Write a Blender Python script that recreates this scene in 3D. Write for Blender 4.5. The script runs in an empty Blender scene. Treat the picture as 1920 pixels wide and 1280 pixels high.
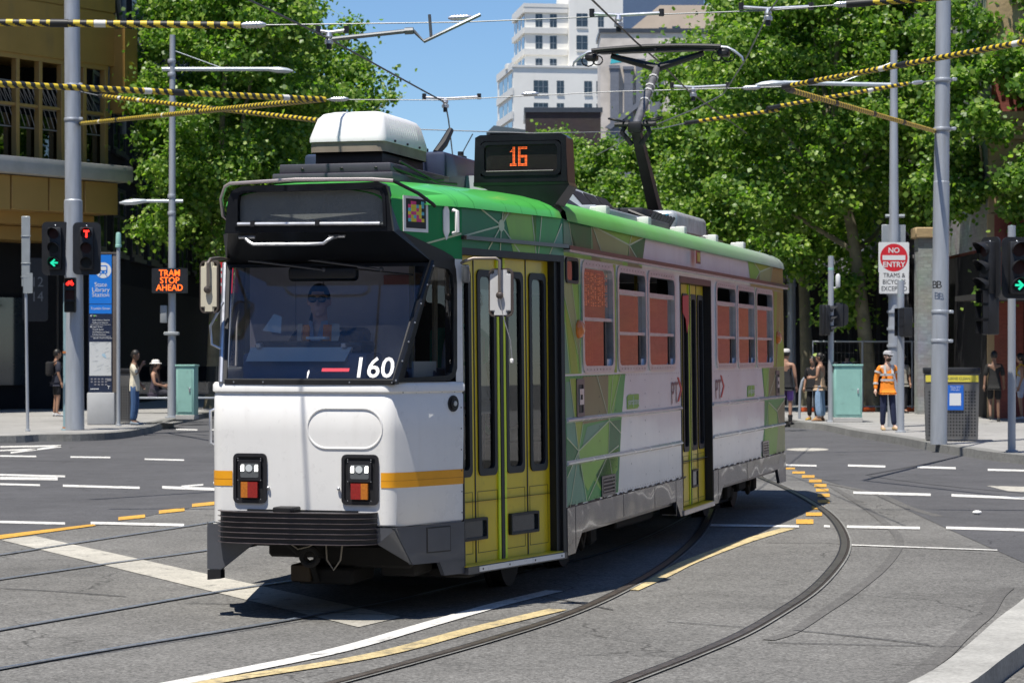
import bpy, bmesh, math, random
from mathutils import Vector, Matrix
import numpy as np
R=math.radians
sc=bpy.context.scene
col=sc.collection
# ---------------------------------------------------------------- camera
CH=1.85
cd=bpy.data.cameras.new('camera'); cam=bpy.data.objects.new('camera',cd); col.objects.link(cam)
cam.location=(0,0,CH); cam.rotation_euler=(R(90),0,0)
cd.sensor_width=36; cd.lens=84.375; cd.shift_y=0.0125
cd.clip_start=.2; cd.clip_end=3000
cd.dof.use_dof=True; cd.dof.focus_distance=17.6; cd.dof.aperture_fstop=8.0
sc.camera=cam
# ---------------------------------------------------------------- world and sun
SUN_EL=R(69); SUN_A=R(38.5)          # sun stands to the left of and a little behind the camera
w=bpy.data.worlds.new('World'); sc.world=w; w.use_nodes=True
nt=w.node_tree; nt.nodes.clear()
sky=nt.nodes.new('ShaderNodeTexSky'); sky.sky_type='NISHITA'; sky.sun_disc=False
sky.sun_elevation=SUN_EL; sky.sun_rotation=R(180)+SUN_A; sky.altitude=30; sky.air_density=1.0; sky.dust_density=.0; sky.ozone_density=10.0
bg=nt.nodes.new('ShaderNodeBackground'); bg.inputs['Strength'].default_value=.098
wo=nt.nodes.new('ShaderNodeOutputWorld')
nt.links.new(sky.outputs[0],bg.inputs[0]); nt.links.new(bg.outputs[0],wo.inputs[0])
ld=bpy.data.lights.new('sun','SUN'); ld.energy=5.0; ld.angle=R(.53); ld.color=(1,.945,.85)
lo=bpy.data.objects.new('sun',ld); col.objects.link(lo)
sd=Vector((-math.sin(SUN_A)*math.cos(SUN_EL),-math.cos(SUN_A)*math.cos(SUN_EL),math.sin(SUN_EL)))
lo.rotation_euler=sd.to_track_quat('Z','Y').to_euler(); lo.location=sd*60
sc.view_settings.view_transform='Standard'; sc.view_settings.look='None'
sc.view_settings.exposure=0.38; sc.view_settings.gamma=1
# ---------------------------------------------------------------- helpers
def S(r,g,b):
    def f(c):
        c/=255.
        return c/12.92 if c<=.04045 else ((c+.055)/1.055)**2.4
    return (f(r),f(g),f(b))
_m={}
def mat(name,rgb,rough=.55,metal=0.,var=.12,scale=3.,bump=0.,bscale=None,coat=0.,emit=0.,spec=.5,spots=0.,sscale=14.,streak=False,grime=0.,gcol=(.16,.13,.10),gscale=7.):
    if name in _m: return _m[name]
    m=bpy.data.materials.new(name); m.use_nodes=True; _m[name]=m
    t=m.node_tree; N=t.nodes; L=t.links; N.clear()
    o=N.new('ShaderNodeOutputMaterial'); p=N.new('ShaderNodeBsdfPrincipled'); L.new(p.outputs[0],o.inputs[0])
    p.inputs['Base Color'].default_value=(*rgb,1); p.inputs['Roughness'].default_value=rough; p.inputs['Metallic'].default_value=metal
    p.inputs['Coat Weight'].default_value=coat; p.inputs['Coat Roughness'].default_value=.06; p.inputs['Specular IOR Level'].default_value=spec
    tc=N.new('ShaderNodeTexCoord'); co=tc.outputs['Object']
    if streak:
        mp=N.new('ShaderNodeMapping'); mp.inputs['Scale'].default_value=(1,1,.12); L.new(co,mp.inputs[0]); co=mp.outputs[0]
    if var>0:
        n=N.new('ShaderNodeTexNoise'); n.inputs['Scale'].default_value=scale; n.inputs['Detail'].default_value=7; n.inputs['Roughness'].default_value=.65; L.new(co,n.inputs['Vector'])
        mr=N.new('ShaderNodeMapRange'); mr.inputs[1].default_value=.28; mr.inputs[2].default_value=.72; mr.inputs[3].default_value=1-var; mr.inputs[4].default_value=1+var; L.new(n.outputs['Fac'],mr.inputs[0])
        mx=N.new('ShaderNodeVectorMath'); mx.operation='SCALE'; mx.inputs[0].default_value=rgb; L.new(mr.outputs[0],mx.inputs['Scale'])
        out=mx.outputs[0]
        if spots>0:
            n2=N.new('ShaderNodeTexNoise'); n2.inputs['Scale'].default_value=sscale; n2.inputs['Detail'].default_value=4; L.new(tc.outputs['Object'],n2.inputs['Vector'])
            r2=N.new('ShaderNodeMapRange'); r2.inputs[1].default_value=.62; r2.inputs[2].default_value=.72; r2.inputs[3].default_value=0; r2.inputs[4].default_value=spots; L.new(n2.outputs['Fac'],r2.inputs[0])
            mm=N.new('ShaderNodeMix'); mm.data_type='RGBA'; L.new(r2.outputs[0],mm.inputs[0]); L.new(out,mm.inputs[6]); mm.inputs[7].default_value=(.07,.05,.04,1); out=mm.outputs[2]
        if grime>0:
            m3=N.new('ShaderNodeMapping'); m3.inputs['Scale'].default_value=(gscale,gscale,gscale*.07); L.new(tc.outputs['Object'],m3.inputs[0])
            n3=N.new('ShaderNodeTexNoise'); n3.inputs['Scale'].default_value=1; n3.inputs['Detail'].default_value=6; n3.inputs['Roughness'].default_value=.6; L.new(m3.outputs[0],n3.inputs['Vector'])
            n4=N.new('ShaderNodeTexNoise'); n4.inputs['Scale'].default_value=1.7; n4.inputs['Detail'].default_value=8; L.new(tc.outputs['Object'],n4.inputs['Vector'])
            r3=N.new('ShaderNodeMapRange'); r3.inputs[1].default_value=.5; r3.inputs[2].default_value=.78; r3.inputs[3].default_value=0; r3.inputs[4].default_value=grime; L.new(n3.outputs['Fac'],r3.inputs[0])
            r4=N.new('ShaderNodeMapRange'); r4.inputs[1].default_value=.38; r4.inputs[2].default_value=.7; r4.inputs[3].default_value=.15; r4.inputs[4].default_value=1; L.new(n4.outputs['Fac'],r4.inputs[0])
            q3=N.new('ShaderNodeMath'); q3.operation='MULTIPLY'; L.new(r3.outputs[0],q3.inputs[0]); L.new(r4.outputs[0],q3.inputs[1])
            m4=N.new('ShaderNodeMix'); m4.data_type='RGBA'; L.new(q3.outputs[0],m4.inputs[0]); L.new(out,m4.inputs[6]); m4.inputs[7].default_value=(*gcol,1); out=m4.outputs[2]
        L.new(out,p.inputs['Base Color'])
        rr=N.new('ShaderNodeMapRange'); rr.inputs[3].default_value=max(.02,rough-.08); rr.inputs[4].default_value=min(1,rough+.1); L.new(n.outputs['Fac'],rr.inputs[0]); L.new(rr.outputs[0],p.inputs['Roughness'])
    if bump>0:
        nb=N.new('ShaderNodeTexNoise'); nb.inputs['Scale'].default_value=bscale or scale*6; nb.inputs['Detail'].default_value=3 if (bscale or scale*6)>5 else .3; L.new(tc.outputs['Object'],nb.inputs['Vector'])
        b=N.new('ShaderNodeBump'); b.inputs['Strength'].default_value=1; b.inputs['Distance'].default_value=bump; L.new(nb.outputs['Fac'],b.inputs['Height']); L.new(b.outputs[0],p.inputs['Normal'])
        if coat>0: L.new(b.outputs[0],p.inputs['Coat Normal'])
    if emit>0:
        p.inputs['Emission Color'].default_value=(*rgb,1); p.inputs['Emission Strength'].default_value=emit
    return m
def glass(name,tint,base=.04,rough=.01,refl=(1,1,1),dust=0.):
    if name in _m: return _m[name]
    m=bpy.data.materials.new(name); m.use_nodes=True; _m[name]=m
    t=m.node_tree; N=t.nodes; L=t.links; N.clear()
    o=N.new('ShaderNodeOutputMaterial'); mx=N.new('ShaderNodeMixShader'); tr=N.new('ShaderNodeBsdfTransparent'); gl=N.new('ShaderNodeBsdfGlossy')
    tr.inputs[0].default_value=(*tint,1); gl.inputs['Roughness'].default_value=rough; gl.inputs[0].default_value=(*refl,1)
    fr=N.new('ShaderNodeFresnel'); fr.inputs[0].default_value=1.5
    mr=N.new('ShaderNodeMapRange'); mr.inputs[1].default_value=.04; mr.inputs[2].default_value=1; mr.inputs[3].default_value=base; mr.inputs[4].default_value=1
    L.new(fr.outputs[0],mr.inputs[0]); L.new(mr.outputs[0],mx.inputs[0]); L.new(tr.outputs[0],mx.inputs[1]); L.new(gl.outputs[0],mx.inputs[2])
    last=mx.outputs[0]
    if dust>0:
        df=N.new('ShaderNodeBsdfDiffuse'); df.inputs[0].default_value=(.5,.48,.45,1)
        tc=N.new('ShaderNodeTexCoord'); n=N.new('ShaderNodeTexNoise'); n.inputs['Scale'].default_value=55; n.inputs['Detail'].default_value=9; n.inputs['Roughness'].default_value=.8; L.new(tc.outputs['Object'],n.inputs['Vector'])
        n2=N.new('ShaderNodeTexNoise'); n2.inputs['Scale'].default_value=2.4; L.new(tc.outputs['Object'],n2.inputs['Vector'])
        mu=N.new('ShaderNodeMath'); mu.operation='MULTIPLY'; L.new(n.outputs['Fac'],mu.inputs[0]); L.new(n2.outputs['Fac'],mu.inputs[1])
        r=N.new('ShaderNodeMapRange'); r.inputs[1].default_value=.15; r.inputs[2].default_value=.5; r.inputs[3].default_value=0; r.inputs[4].default_value=dust; L.new(mu.outputs[0],r.inputs[0])
        m2=N.new('ShaderNodeMixShader'); L.new(r.outputs[0],m2.inputs[0]); L.new(last,m2.inputs[1]); L.new(df.outputs[0],m2.inputs[2]); last=m2.outputs[0]
    L.new(last,o.inputs[0]); return m
class MB:
    def __init__(s): s.v=[]; s.f=[]; s.m=[]; s.sm=[]
    def add(s,vs,fs,mi=0,smooth=False):
        o=len(s.v); s.v+= [tuple(x) for x in vs]
        for f in fs: s.f.append(tuple(i+o for i in f)); s.m.append(mi); s.sm.append(smooth)
    def poly(s,pts,mi=0): s.add(pts,[tuple(range(len(pts)))],mi)
    def hexa(s,p,mi=0): # 8 points: bottom 4 ccw, top 4
        s.add(p,[(3,2,1,0),(4,5,6,7),(0,1,5,4),(1,2,6,5),(2,3,7,6),(3,0,4,7)],mi)
    def box(s,x0,x1,y0,y1,z0,z1,mi=0):
        s.hexa([(x0,y0,z0),(x1,y0,z0),(x1,y1,z0),(x0,y1,z0),(x0,y0,z1),(x1,y0,z1),(x1,y1,z1),(x0,y1,z1)],mi)
    def bbox(s,x0,x1,y0,y1,z0,z1,bev=.02,mi=0,seg=2,fn=None):
        bm=bmesh.new(); bmesh.ops.create_cube(bm,size=1)
        for v in bm.verts: v.co=Vector((x0+(v.co.x+.5)*(x1-x0),y0+(v.co.y+.5)*(y1-y0),z0+(v.co.z+.5)*(z1-z0)))
        bmesh.ops.bevel(bm,geom=bm.edges[:],offset=bev,segments=seg,affect='EDGES',profile=.5)
        s.bm(bm,mi,fn,True)
    def bm(s,bm,mi=0,fn=None,smooth=False):
        bm.verts.index_update()
        s.add([fn(*v.co) if fn else tuple(v.co) for v in bm.verts],[tuple(v.index for v in f.verts) for f in bm.faces],mi,smooth); bm.free()
    def prism(s,pts,d,mi=0): # planar polygon pts extruded by vector d
        n=len(pts); q=[tuple(Vector(p)+Vector(d)) for p in pts]
        s.add(list(pts)+q,[tuple(range(n))[::-1],tuple(range(n,2*n))]+[(i,(i+1)%n,n+(i+1)%n,n+i) for i in range(n)],mi)
    def loft(s,rings,mi=0,closed=True,caps=True,smooth=True):
        n=len(rings[0]); vs=[p for r in rings for p in r]; fs=[]
        for k in range(len(rings)-1):
            for i in range(n if closed else n-1):
                j=(i+1)%n; fs.append((k*n+i,k*n+j,(k+1)*n+j,(k+1)*n+i))
        if caps: fs.append(tuple(range(n))[::-1]); fs.append(tuple((len(rings)-1)*n+i for i in range(n)))
        s.add(vs,fs,mi,smooth)
    def tube(s,pts,r,n=10,mi=0,caps=True,smooth=True):
        pts=[Vector(p) for p in pts]; rs=r if isinstance(r,(list,tuple)) else [r]*len(pts)
        t0=(pts[1]-pts[0]).normalized(); up=Vector((0,0,1)) if abs(t0.z)<.9 else Vector((1,0,0))
        a=t0.cross(up).normalized(); rings=[]
        for i,p in enumerate(pts):
            t=(pts[min(i+1,len(pts)-1)]-pts[max(i-1,0)]).normalized()
            a=(a-t*a.dot(t)).normalized(); b=t.cross(a)
            rings.append([tuple(p+(a*math.cos(2*math.pi*k/n)+b*math.sin(2*math.pi*k/n))*rs[i]) for k in range(n)])
        s.loft(rings,mi,True,caps,smooth)
    def lathe(s,prof,c=(0,0,0),n=20,mi=0):
        s.loft([[(c[0]+r*math.cos(2*math.pi*k/n),c[1]+r*math.sin(2*math.pi*k/n),c[2]+z) for k in range(n)] for r,z in prof],mi)
    def ell(s,c,r,mi=0,n=14,m=9,rot=None):
        rings=[]
        for i in range(m+1):
            ph=math.pi*(i/m)*.998+.003; ring=[]
            for k in range(n):
                t=2*math.pi*k/n; v=Vector((r[0]*math.sin(ph)*math.cos(t),r[1]*math.sin(ph)*math.sin(t),-r[2]*math.cos(ph)))
                if rot is not None: v=rot@v
                ring.append(tuple(Vector(c)+v))
            rings.append(ring)
        s.loft(rings,mi)
    def clear(s): s.v=[]; s.f=[]; s.m=[]; s.sm=[]
    def build(s,name,mats,parent=None,loc=None,fn=None):
        me=bpy.data.meshes.new(name)
        vs=[fn(*p) for p in s.v] if fn else s.v
        me.from_pydata(vs,[],s.f)
        ms=mats if isinstance(mats,(list,tuple)) else [mats]
        for m in ms: me.materials.append(m)
        me.polygons.foreach_set('material_index',s.m); me.polygons.foreach_set('use_smooth',s.sm)
        me.validate(); me.update()
        if any(s.sm):
            try: me.set_sharp_from_angle(angle=R(40))
            except Exception: pass
        o=bpy.data.objects.new(name,me); col.objects.link(o)
        if parent: o.parent=parent
        if loc: o.location=loc
        return o
def recalc(o):
    bm=bmesh.new(); bm.from_mesh(o.data); bmesh.ops.recalc_face_normals(bm,faces=bm.faces[:]); bm.to_mesh(o.data); bm.free(); return o
def tag(o,label=None,cat=None,group=None,kind=None):
    if label: o['label']=label
    if cat: o['category']=cat
    if group: o['group']=group
    if kind: o['kind']=kind
    return o
def thing(name,label,cat,loc=(0,0,0),rz=0,group=None):
    o=bpy.data.objects.new(name,None); col.objects.link(o); o.location=loc; o.rotation_euler=(0,0,rz); o.empty_display_size=.3
    return tag(o,label,cat,group)
def struct(o): o['kind']='structure'; return o
def copy_tree(o,parent=None):
    c=o.copy(); col.objects.link(c)
    if parent: c.parent=parent
    for ch in list(o.children): copy_tree(ch,c)
    return c
FP=4500.; HY=664.
def G(px,py,z=0.):                       # survey of the photograph: pixel -> point on a level plane
    Y=(CH-z)*FP/(py-HY); return Vector(((px-960)/FP*Y,Y,z))
def AT(px,py,Y): return Vector(((px-960)/FP*Y,Y,CH-(py-HY)/FP*Y))
_tx={}
def text2d(s,size=1.,bold=0.,align='CENTER'):
    k=(s,bold,align)
    if k not in _tx:
        c=bpy.data.curves.new('t','FONT'); c.body=s; c.size=1; c.align_x=align; c.align_y='CENTER'; c.offset=bold; c.resolution_u=3
        o=bpy.data.objects.new('t',c); col.objects.link(o)
        dg=bpy.context.evaluated_depsgraph_get(); me=o.evaluated_get(dg).to_mesh()
        _tx[k]=([(v.co.x,v.co.y) for v in me.vertices],[tuple(p.vertices) for p in me.polygons])
        o.evaluated_get(dg).to_mesh_clear(); bpy.data.objects.remove(o); bpy.data.curves.remove(c)
    v,f=_tx[k]; return [(x*size,y*size) for x,y in v],f
def put_text(mb,s,size,org,ux,uy,mi=0,bold=0.,align='CENTER',sx=1.):
    v,f=text2d(s,size,bold,align); org=Vector(org); ux=Vector(ux); uy=Vector(uy)
    mb.add([tuple(org+ux*(x*sx)+uy*y) for x,y in v],f,mi)
DOT={'A':"01110100011000111111100011000110001",'D':"11110100011000110001100011000111110",'E':"11111100001000011110100001000011111",'H':"10001100011000111111100011000110001",
'M':"10001110111010110101100011000110001",'O':"01110100011000110001100011000101110",'P':"11110100011000111110100001000010000",'R':"11110100011000111110101001001010001",'S':"01111100001000001110000010000111110",'T':"11111001000010000100001000010000100",
'1':"01110001100011000110001100011001111",'6':"11111110001100011111110011100111111",' ':"0"*35}
# ---------------------------------------------------------------- shared materials
WHITE=mat('tram_white_paint',(.83,.825,.81),.28,var=.03,scale=2.2,coat=.45,spots=.07,sscale=26,grime=.22,gcol=(.3,.26,.2),bump=.0025,bscale=1.8)
BLACK=mat('black_rubber',(.012,.012,.014),.5,var=.3,scale=8)
BLK_GLOSS=mat('black_gloss_paint',(.010,.011,.014),.3,var=.3,scale=5,coat=.15,spec=.35)
ALU=mat('brushed_aluminium',(.62,.63,.66),.33,.85,var=.12,scale=12)
STEEL=mat('galvanised_steel',(.40,.43,.47),.5,.35,var=.16,scale=6,bump=.002,bscale=40,streak=True,grime=.6,gcol=(.20,.18,.16),gscale=6)
DARKGREY=mat('dark_grey_paint',(.045,.047,.055),.35,var=.25,scale=4,coat=.4)
TEAL=mat('pale_green_paint',(.28,.52,.46),.5,var=.12,scale=3,spots=.25,sscale=6,grime=.55,gcol=(.14,.22,.18))
SIGBLACK=mat('signal_black',(.016,.017,.02),.45,var=.25,scale=5)
CONCRETE=mat('concrete',(.42,.41,.39),.85,var=.15,scale=1.5,bump=.003,bscale=60,spots=.12)
def emitter(name,rgb,e): return mat(name,rgb,.4,var=0,emit=e)
# ---------------------------------------------------------------- ground, roads, pavements
def ground_mat(name,rgb,grain=.35,gs=90.,var=.14,rough=.9,stretch=(1,1,1),cracks=.5,wear=0.):
    m=bpy.data.materials.new(name); m.use_nodes=True; t=m.node_tree; N=t.nodes; L=t.links; N.clear(); _m[name]=m
    o=N.new('ShaderNodeOutputMaterial'); p=N.new('ShaderNodeBsdfPrincipled'); L.new(p.outputs[0],o.inputs[0]); p.inputs['Roughness'].default_value=rough; p.inputs['Specular IOR Level'].default_value=.3
    tc=N.new('ShaderNodeTexCoord'); mp=N.new('ShaderNodeMapping'); mp.inputs['Scale'].default_value=stretch; L.new(tc.outputs['Object'],mp.inputs[0])
    def noise(s,d,v=None,r=.6):
        n=N.new('ShaderNodeTexNoise'); n.inputs['Scale'].default_value=s; n.inputs['Detail'].default_value=d; n.inputs['Roughness'].default_value=r; L.new(v or tc.outputs['Object'],n.inputs['Vector']); return n.outputs['Fac']
    def mr(x,a,b,c,d):
        q=N.new('ShaderNodeMapRange'); q.inputs[1].default_value=a; q.inputs[2].default_value=b; q.inputs[3].default_value=c; q.inputs[4].default_value=d; L.new(x,q.inputs[0]); return q.outputs[0]
    def mul(x,y):
        q=N.new('ShaderNodeMath'); q.operation='MULTIPLY'; L.new(x,q.inputs[0]); L.new(y,q.inputs[1]); return q.outputs[0]
    big=mr(noise(.35,6,mp.outputs[0]),.3,.7,1-var,1+var); mid=mr(noise(2.3,7,mp.outputs[0],.7),.3,.7,.86,1.14)
    v=N.new('ShaderNodeTexVoronoi'); v.inputs['Scale'].default_value=gs; L.new(tc.outputs['Object'],v.inputs['Vector'])
    sp=N.new('ShaderNodeSeparateColor'); L.new(v.outputs['Color'],sp.inputs[0]); gr=mr(sp.outputs[0],0,1,1-grain,1+grain)
    gr2=mr(noise(gs*.35,5),.3,.7,1-grain*.7,1+grain*.7)
    f=mul(mul(big,mid),mul(gr,gr2))
    st=mr(noise(1.1,8,mp.outputs[0],.75),.58,.74,1,.62); f=mul(f,st); f=mul(f,mr(noise(.16,4),.55,.75,1,.80)); f=mul(f,mr(noise(3.1,10,None,.8),.64,.74,1,1.28)); f=mul(f,mr(noise(6.0,6,None,.7),.68,.76,1,.55))
    vc=N.new('ShaderNodeTexVoronoi'); vc.feature='DISTANCE_TO_EDGE'; vc.inputs['Scale'].default_value=.33
    wv=N.new('ShaderNodeVectorMath'); wv.operation='MULTIPLY_ADD'; nn=N.new('ShaderNodeTexNoise'); nn.inputs['Scale'].default_value=1.6; nn.inputs['Detail'].default_value=5; L.new(tc.outputs['Object'],nn.inputs['Vector'])
    L.new(nn.outputs['Color'],wv.inputs[0]); wv.inputs[1].default_value=(.7,.7,.7); L.new(tc.outputs['Object'],wv.inputs[2]); L.new(wv.outputs[0],vc.inputs['Vector'])
    ck=mr(vc.outputs['Distance'],.0012,.005,1-cracks,1); msk=mr(noise(.5,3),.46,.56,0,1)
    cm=N.new('ShaderNodeMix'); L.new(msk,cm.inputs[0]); cm.inputs[2].default_value=1; L.new(ck,cm.inputs[3]); f=mul(f,cm.outputs[0])
    sc_=N.new('ShaderNodeVectorMath'); sc_.operation='SCALE'; sc_.inputs[0].default_value=rgb; L.new(f,sc_.inputs['Scale']); bc=sc_.outputs[0]
    if wear>0:
        wm=N.new('ShaderNodeMix'); wm.data_type='RGBA'; wf_=N.new('ShaderNodeMath'); wf_.operation='MAXIMUM'; L.new(mr(noise(5.5,9,None,.75),.60-.12*wear,.66,0,.85),wf_.inputs[0]); L.new(mr(noise(38,6,None,.8),.62-.12*wear,.68,0,.8),wf_.inputs[1]); L.new(wf_.outputs[0],wm.inputs[0]); L.new(bc,wm.inputs[6]); wm.inputs[7].default_value=(.10,.10,.098,1); bc=wm.outputs[2]
    L.new(bc,p.inputs['Base Color'])
    b=N.new('ShaderNodeBump'); b.inputs['Distance'].default_value=.004; b.inputs['Strength'].default_value=.8; L.new(gr,b.inputs['Height']); L.new(b.outputs[0],p.inputs['Normal'])
    return m
M_TRACK=ground_mat('track_asphalt',(.150,.147,.140),.38,70,.2)
M_ROAD=ground_mat('dark_asphalt',(.088,.088,.093),.22,95,.12)
M_FOOT=ground_mat('bluestone_paving',(.30,.295,.285),.12,60,.1)
M_KERB=ground_mat('kerb_stone',(.20,.20,.19),.15,60,.2)
M_KERBL=ground_mat('pale_kerb_concrete',(.34,.335,.315),.12,60,.14)
M_WLINE=ground_mat('worn_white_paint',(.66,.65,.62),.12,70,.12,.7,cracks=.2,wear=.5)
M_WFADE=ground_mat('faded_white_paint',(.43,.41,.36),.12,70,.16,.8,cracks=.3,wear=.45)
M_YLINE=ground_mat('yellow_road_paint',(.62,.34,.06),.14,70,.12,.7,wear=.4)
M_CREAM=ground_mat('faded_yellow_paint',(.56,.45,.24),.16,60,.2,.7,wear=.7)
M_TAR_SHADOW=ground_mat('tar_and_painted_shadow',(.028,.028,.03),.3,40,.2,.6)
M_SKID=ground_mat('tyre_mark_asphalt',(.122,.119,.114),.3,90,.12)
M_RAIL=mat('rail_steel',(.19,.165,.14),.36,.7,var=.35,scale=9)
M_GROOVE=mat('rail_groove_dirt',(.025,.02,.016),.9,var=.4,scale=20)
def flat(pts,z,mb=None,mi=0):
    mb=mb or MB(); mb.poly([(p[0],p[1],z) for p in pts],mi); return mb
g=MB(); g.poly([(-1200,-150,0),(1200,-150,0),(1200,2500,0),(-1200,2500,0)]); struct(g.build('ground',M_TRACK))
def up(o):
    bm=bmesh.new(); bm.from_mesh(o.data)
    for f in bm.faces:
        f.normal_update()
        if f.normal.z<0: f.normal_flip()
    bm.to_mesh(o.data); bm.free(); return o
def smooth_path(pts,k=6):
    pts=[Vector(p) for p in pts]; out=[]
    for i in range(len(pts)-1):
        p0=pts[max(i-1,0)];p1=pts[i];p2=pts[i+1];p3=pts[min(i+2,len(pts)-1)]
        for j in range(k):
            t=j/k; out.append(.5*((2*p1)+(p2-p0)*t+(2*p0-5*p1+4*p2-p3)*t*t+(3*p1-p0-3*p2+p3)*t**3))
    out.append(pts[-1]); return out
# dark cross street, left and right of the track reserve
gl=[G(*p) for p in ((-400,1048),(0,1007),(180,985),(265,970),(320,958),(410,943),(520,915))]
rd=MB(); pl=gl+[Vector((-4,60,0)),Vector((-5.5,200,0)),Vector((-9.5,200,0)),Vector((-9.5,70,0)),Vector((-9.3,52,0)),Vector((-80,46.5,0)),Vector((-80,26,0))]
flat(pl,.004,rd)
gr_=[G(*p) for p in ((2300,1200),(1920,1055),(1763,985),(1641,928),(1558,904),(1500,885),(1475,868))]
pr=gr_+[Vector((5.2,70,0)),Vector((4.5,200,0)),Vector((8.6,200,0)),Vector((8.6,60,0)),Vector((9.8,42.5,0)),Vector((90,42.5,0)),Vector((90,18,0))]
flat(pr,.004,rd); struct(up(rd.build('road',M_ROAD)))
# pavements with kerb
def pavement(outline,kerb_n,z=.15,kw=.32):
    a=MB(); flat(outline,z,a); o=up(a.build('pavement',M_FOOT)); struct(o)
    k=MB(); pts=[Vector((p[0],p[1],0)) for p in outline[:kerb_n]]; nrm=[]
    for i,p in enumerate(pts):
        t=(pts[min(i+1,len(pts)-1)]-pts[max(i-1,0)]).normalized(); nrm.append(Vector((-t.y,t.x,0)))
    for s in (-1,1):
        if True: pass
    c=sum((Vector((p[0],p[1],0)) for p in outline),Vector())/len(outline)
    if (c-pts[len(pts)//2]).dot(nrm[len(pts)//2])<0: nrm=[-q for q in nrm]
    for i in range(len(pts)-1):
        p,q=pts[i],pts[i+1]; pi=p+nrm[i]*kw; qi=q+nrm[i+1]*kw
        po=p-nrm[i]*.02; qo=q-nrm[i+1]*.02
        k.add([(po.x,po.y,-.02),(qo.x,qo.y,-.02),(p.x,p.y,z+.004),(q.x,q.y,z+.004),(pi.x,pi.y,z+.004),(qi.x,qi.y,z+.004)],[(0,1,3,2),(2,3,5,4)])
    struct(recalc(k.build('kerb',M_KERB)))
kl=smooth_path([Vector((-80,46.2,0)),Vector((-40,47.6,0)),Vector((-20,48.8,0)),Vector((-14,49.3,0)),G(0,831),G(72,828),G(150,827),G(223,823),G(275,814),G(303,805),Vector((-8.6,61,0)),Vector((-8.9,72,0)),Vector((-9,200,0))],5)
pavement([tuple(p) for p in kl]+[(-80,200,0)],len(kl))
kr=smooth_path([Vector((7.5,200,0)),Vector((7.05,75,0)),G(1474,799),G(1540,806),G(1600,819),G(1680,832),G(1760,848),G(1822,857),Vector((8.26,42.6,0)),Vector((8.42,41.3,0)),Vector((8.75,39.8,0)),Vector((9.35,38,0)),Vector((10.5,36.3,0)),Vector((13,35,0)),Vector((17,34,0)),Vector((30,33,0)),Vector((60,32,0)),Vector((90,31,0))],5)
pavement([tuple(p) for p in kr]+[(90,200,0)],len(kr))
# median kerb in the right foreground
z=.13
L1=[G(*p,z) for p in ((1640,1312),(1692,1284),(1749,1255),(1814,1208),(1871,1158),(1905,1133),(1925,1117),(1990,1070))]
R1=[G(*p,z) for p in ((1765,1312),(1800,1288),(1832,1271),(1886,1229),(1920,1205),(1960,1170),(1985,1150),(2060,1090))]
L1=smooth_path(L1,3); R1=smooth_path(R1,3); k=MB()
for i in range(len(L1)-1):
    a,b,c,d=L1[i],L1[i+1],R1[i+1],R1[i]
    k.add([tuple(a),tuple(b),tuple(c),tuple(d),(a.x,a.y,0),(b.x,b.y,0),(c.x,c.y,-.05),(d.x,d.y,-.05)],[(3,2,1,0),(0,1,5,4),(2,3,7,6)])
struct(recalc(k.build('traffic_island_kerb',M_KERBL)))
# ---------------------------------------------------------------- tram tracks
def strip(path,offs,z,mb,mi):
    n=len(path); A=[];B=[]
    for i,p in enumerate(path):
        t=(path[min(i+1,n-1)]-path[max(i-1,0)]); t.z=0; t.normalize(); q=Vector((-t.y,t.x,0))
        A.append(p+q*offs[0]); B.append(p+q*offs[1])
    for i in range(n-1): mb.poly([(A[i].x,A[i].y,z),(A[i+1].x,A[i+1].y,z),(B[i+1].x,B[i+1].y,z),(B[i].x,B[i].y,z)],mi)
RAILS={'A':[(1425,893),(1430,897),(1470,914),(1520,940),(1560,970),(1582,1005),(1582,1035),(1560,1070),(1520,1110),(1460,1150),(1390,1190),(1300,1229),(1215,1262),(1150,1286),(1000,1335)],
'B':[(1335,955),(1322,985),(1300,1015),(1260,1050),(1210,1083),(1130,1125),(1040,1162),(920,1200),(780,1240),(640,1278),(480,1320)],
'C':[(1150,965),(1060,985),(950,1008),(850,1030),(750,1053),(650,1073),(600,1082),(400,1112),(200,1147),(0,1182),(-200,1218)],
'D':[(1330,945),(1260,985),(1190,1017),(1087,1050),(900,1090),(750,1125),(610,1151),(460,1177),(220,1216),(0,1255),(-200,1292)],
'E':[(900,905),(700,931),(560,952),(410,978),(200,1010),(0,1041),(-200,1070)],
'F':[(1050,925),(850,956),(620,993),(410,1029),(200,1058),(0,1087),(-200,1117)]}
def track(names,label):
    t=thing('tram_track',label,'tram track',group='tram tracks set in the road')
    k=1. if 'A' in names else .62; hm=M_RAIL if 'A' in names else mat('rail_steel_blue_sheen',(.22,.26,.32),.45,.5,var=.3,scale=9)  # blue sheen on the left rail heads is put into the steel colour
    for nme in names:
        p=smooth_path([G(*q) for q in RAILS[nme]],6); r=MB()
        if k==1: strip(p,(-.052*k,-.036*k),.010,r,2)
        strip(p,(-.036*k,.020*k),.012,r,0); strip(p,(.020*k,.046*k),.009,r,1); strip(p,(.046*k,.062*k),.011,r,3 if k==1 else 0)
        up(r.build('rail',[hm,M_GROOVE,M_TAR_SHADOW,M_KERB],t))
track('AB','grooved steel tram track sweeping round the right foreground curve')
track('CD','tram track running under the tram to the left edge')
track('EF','tram track behind the tram front, farthest pair of rails on the left')
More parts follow.
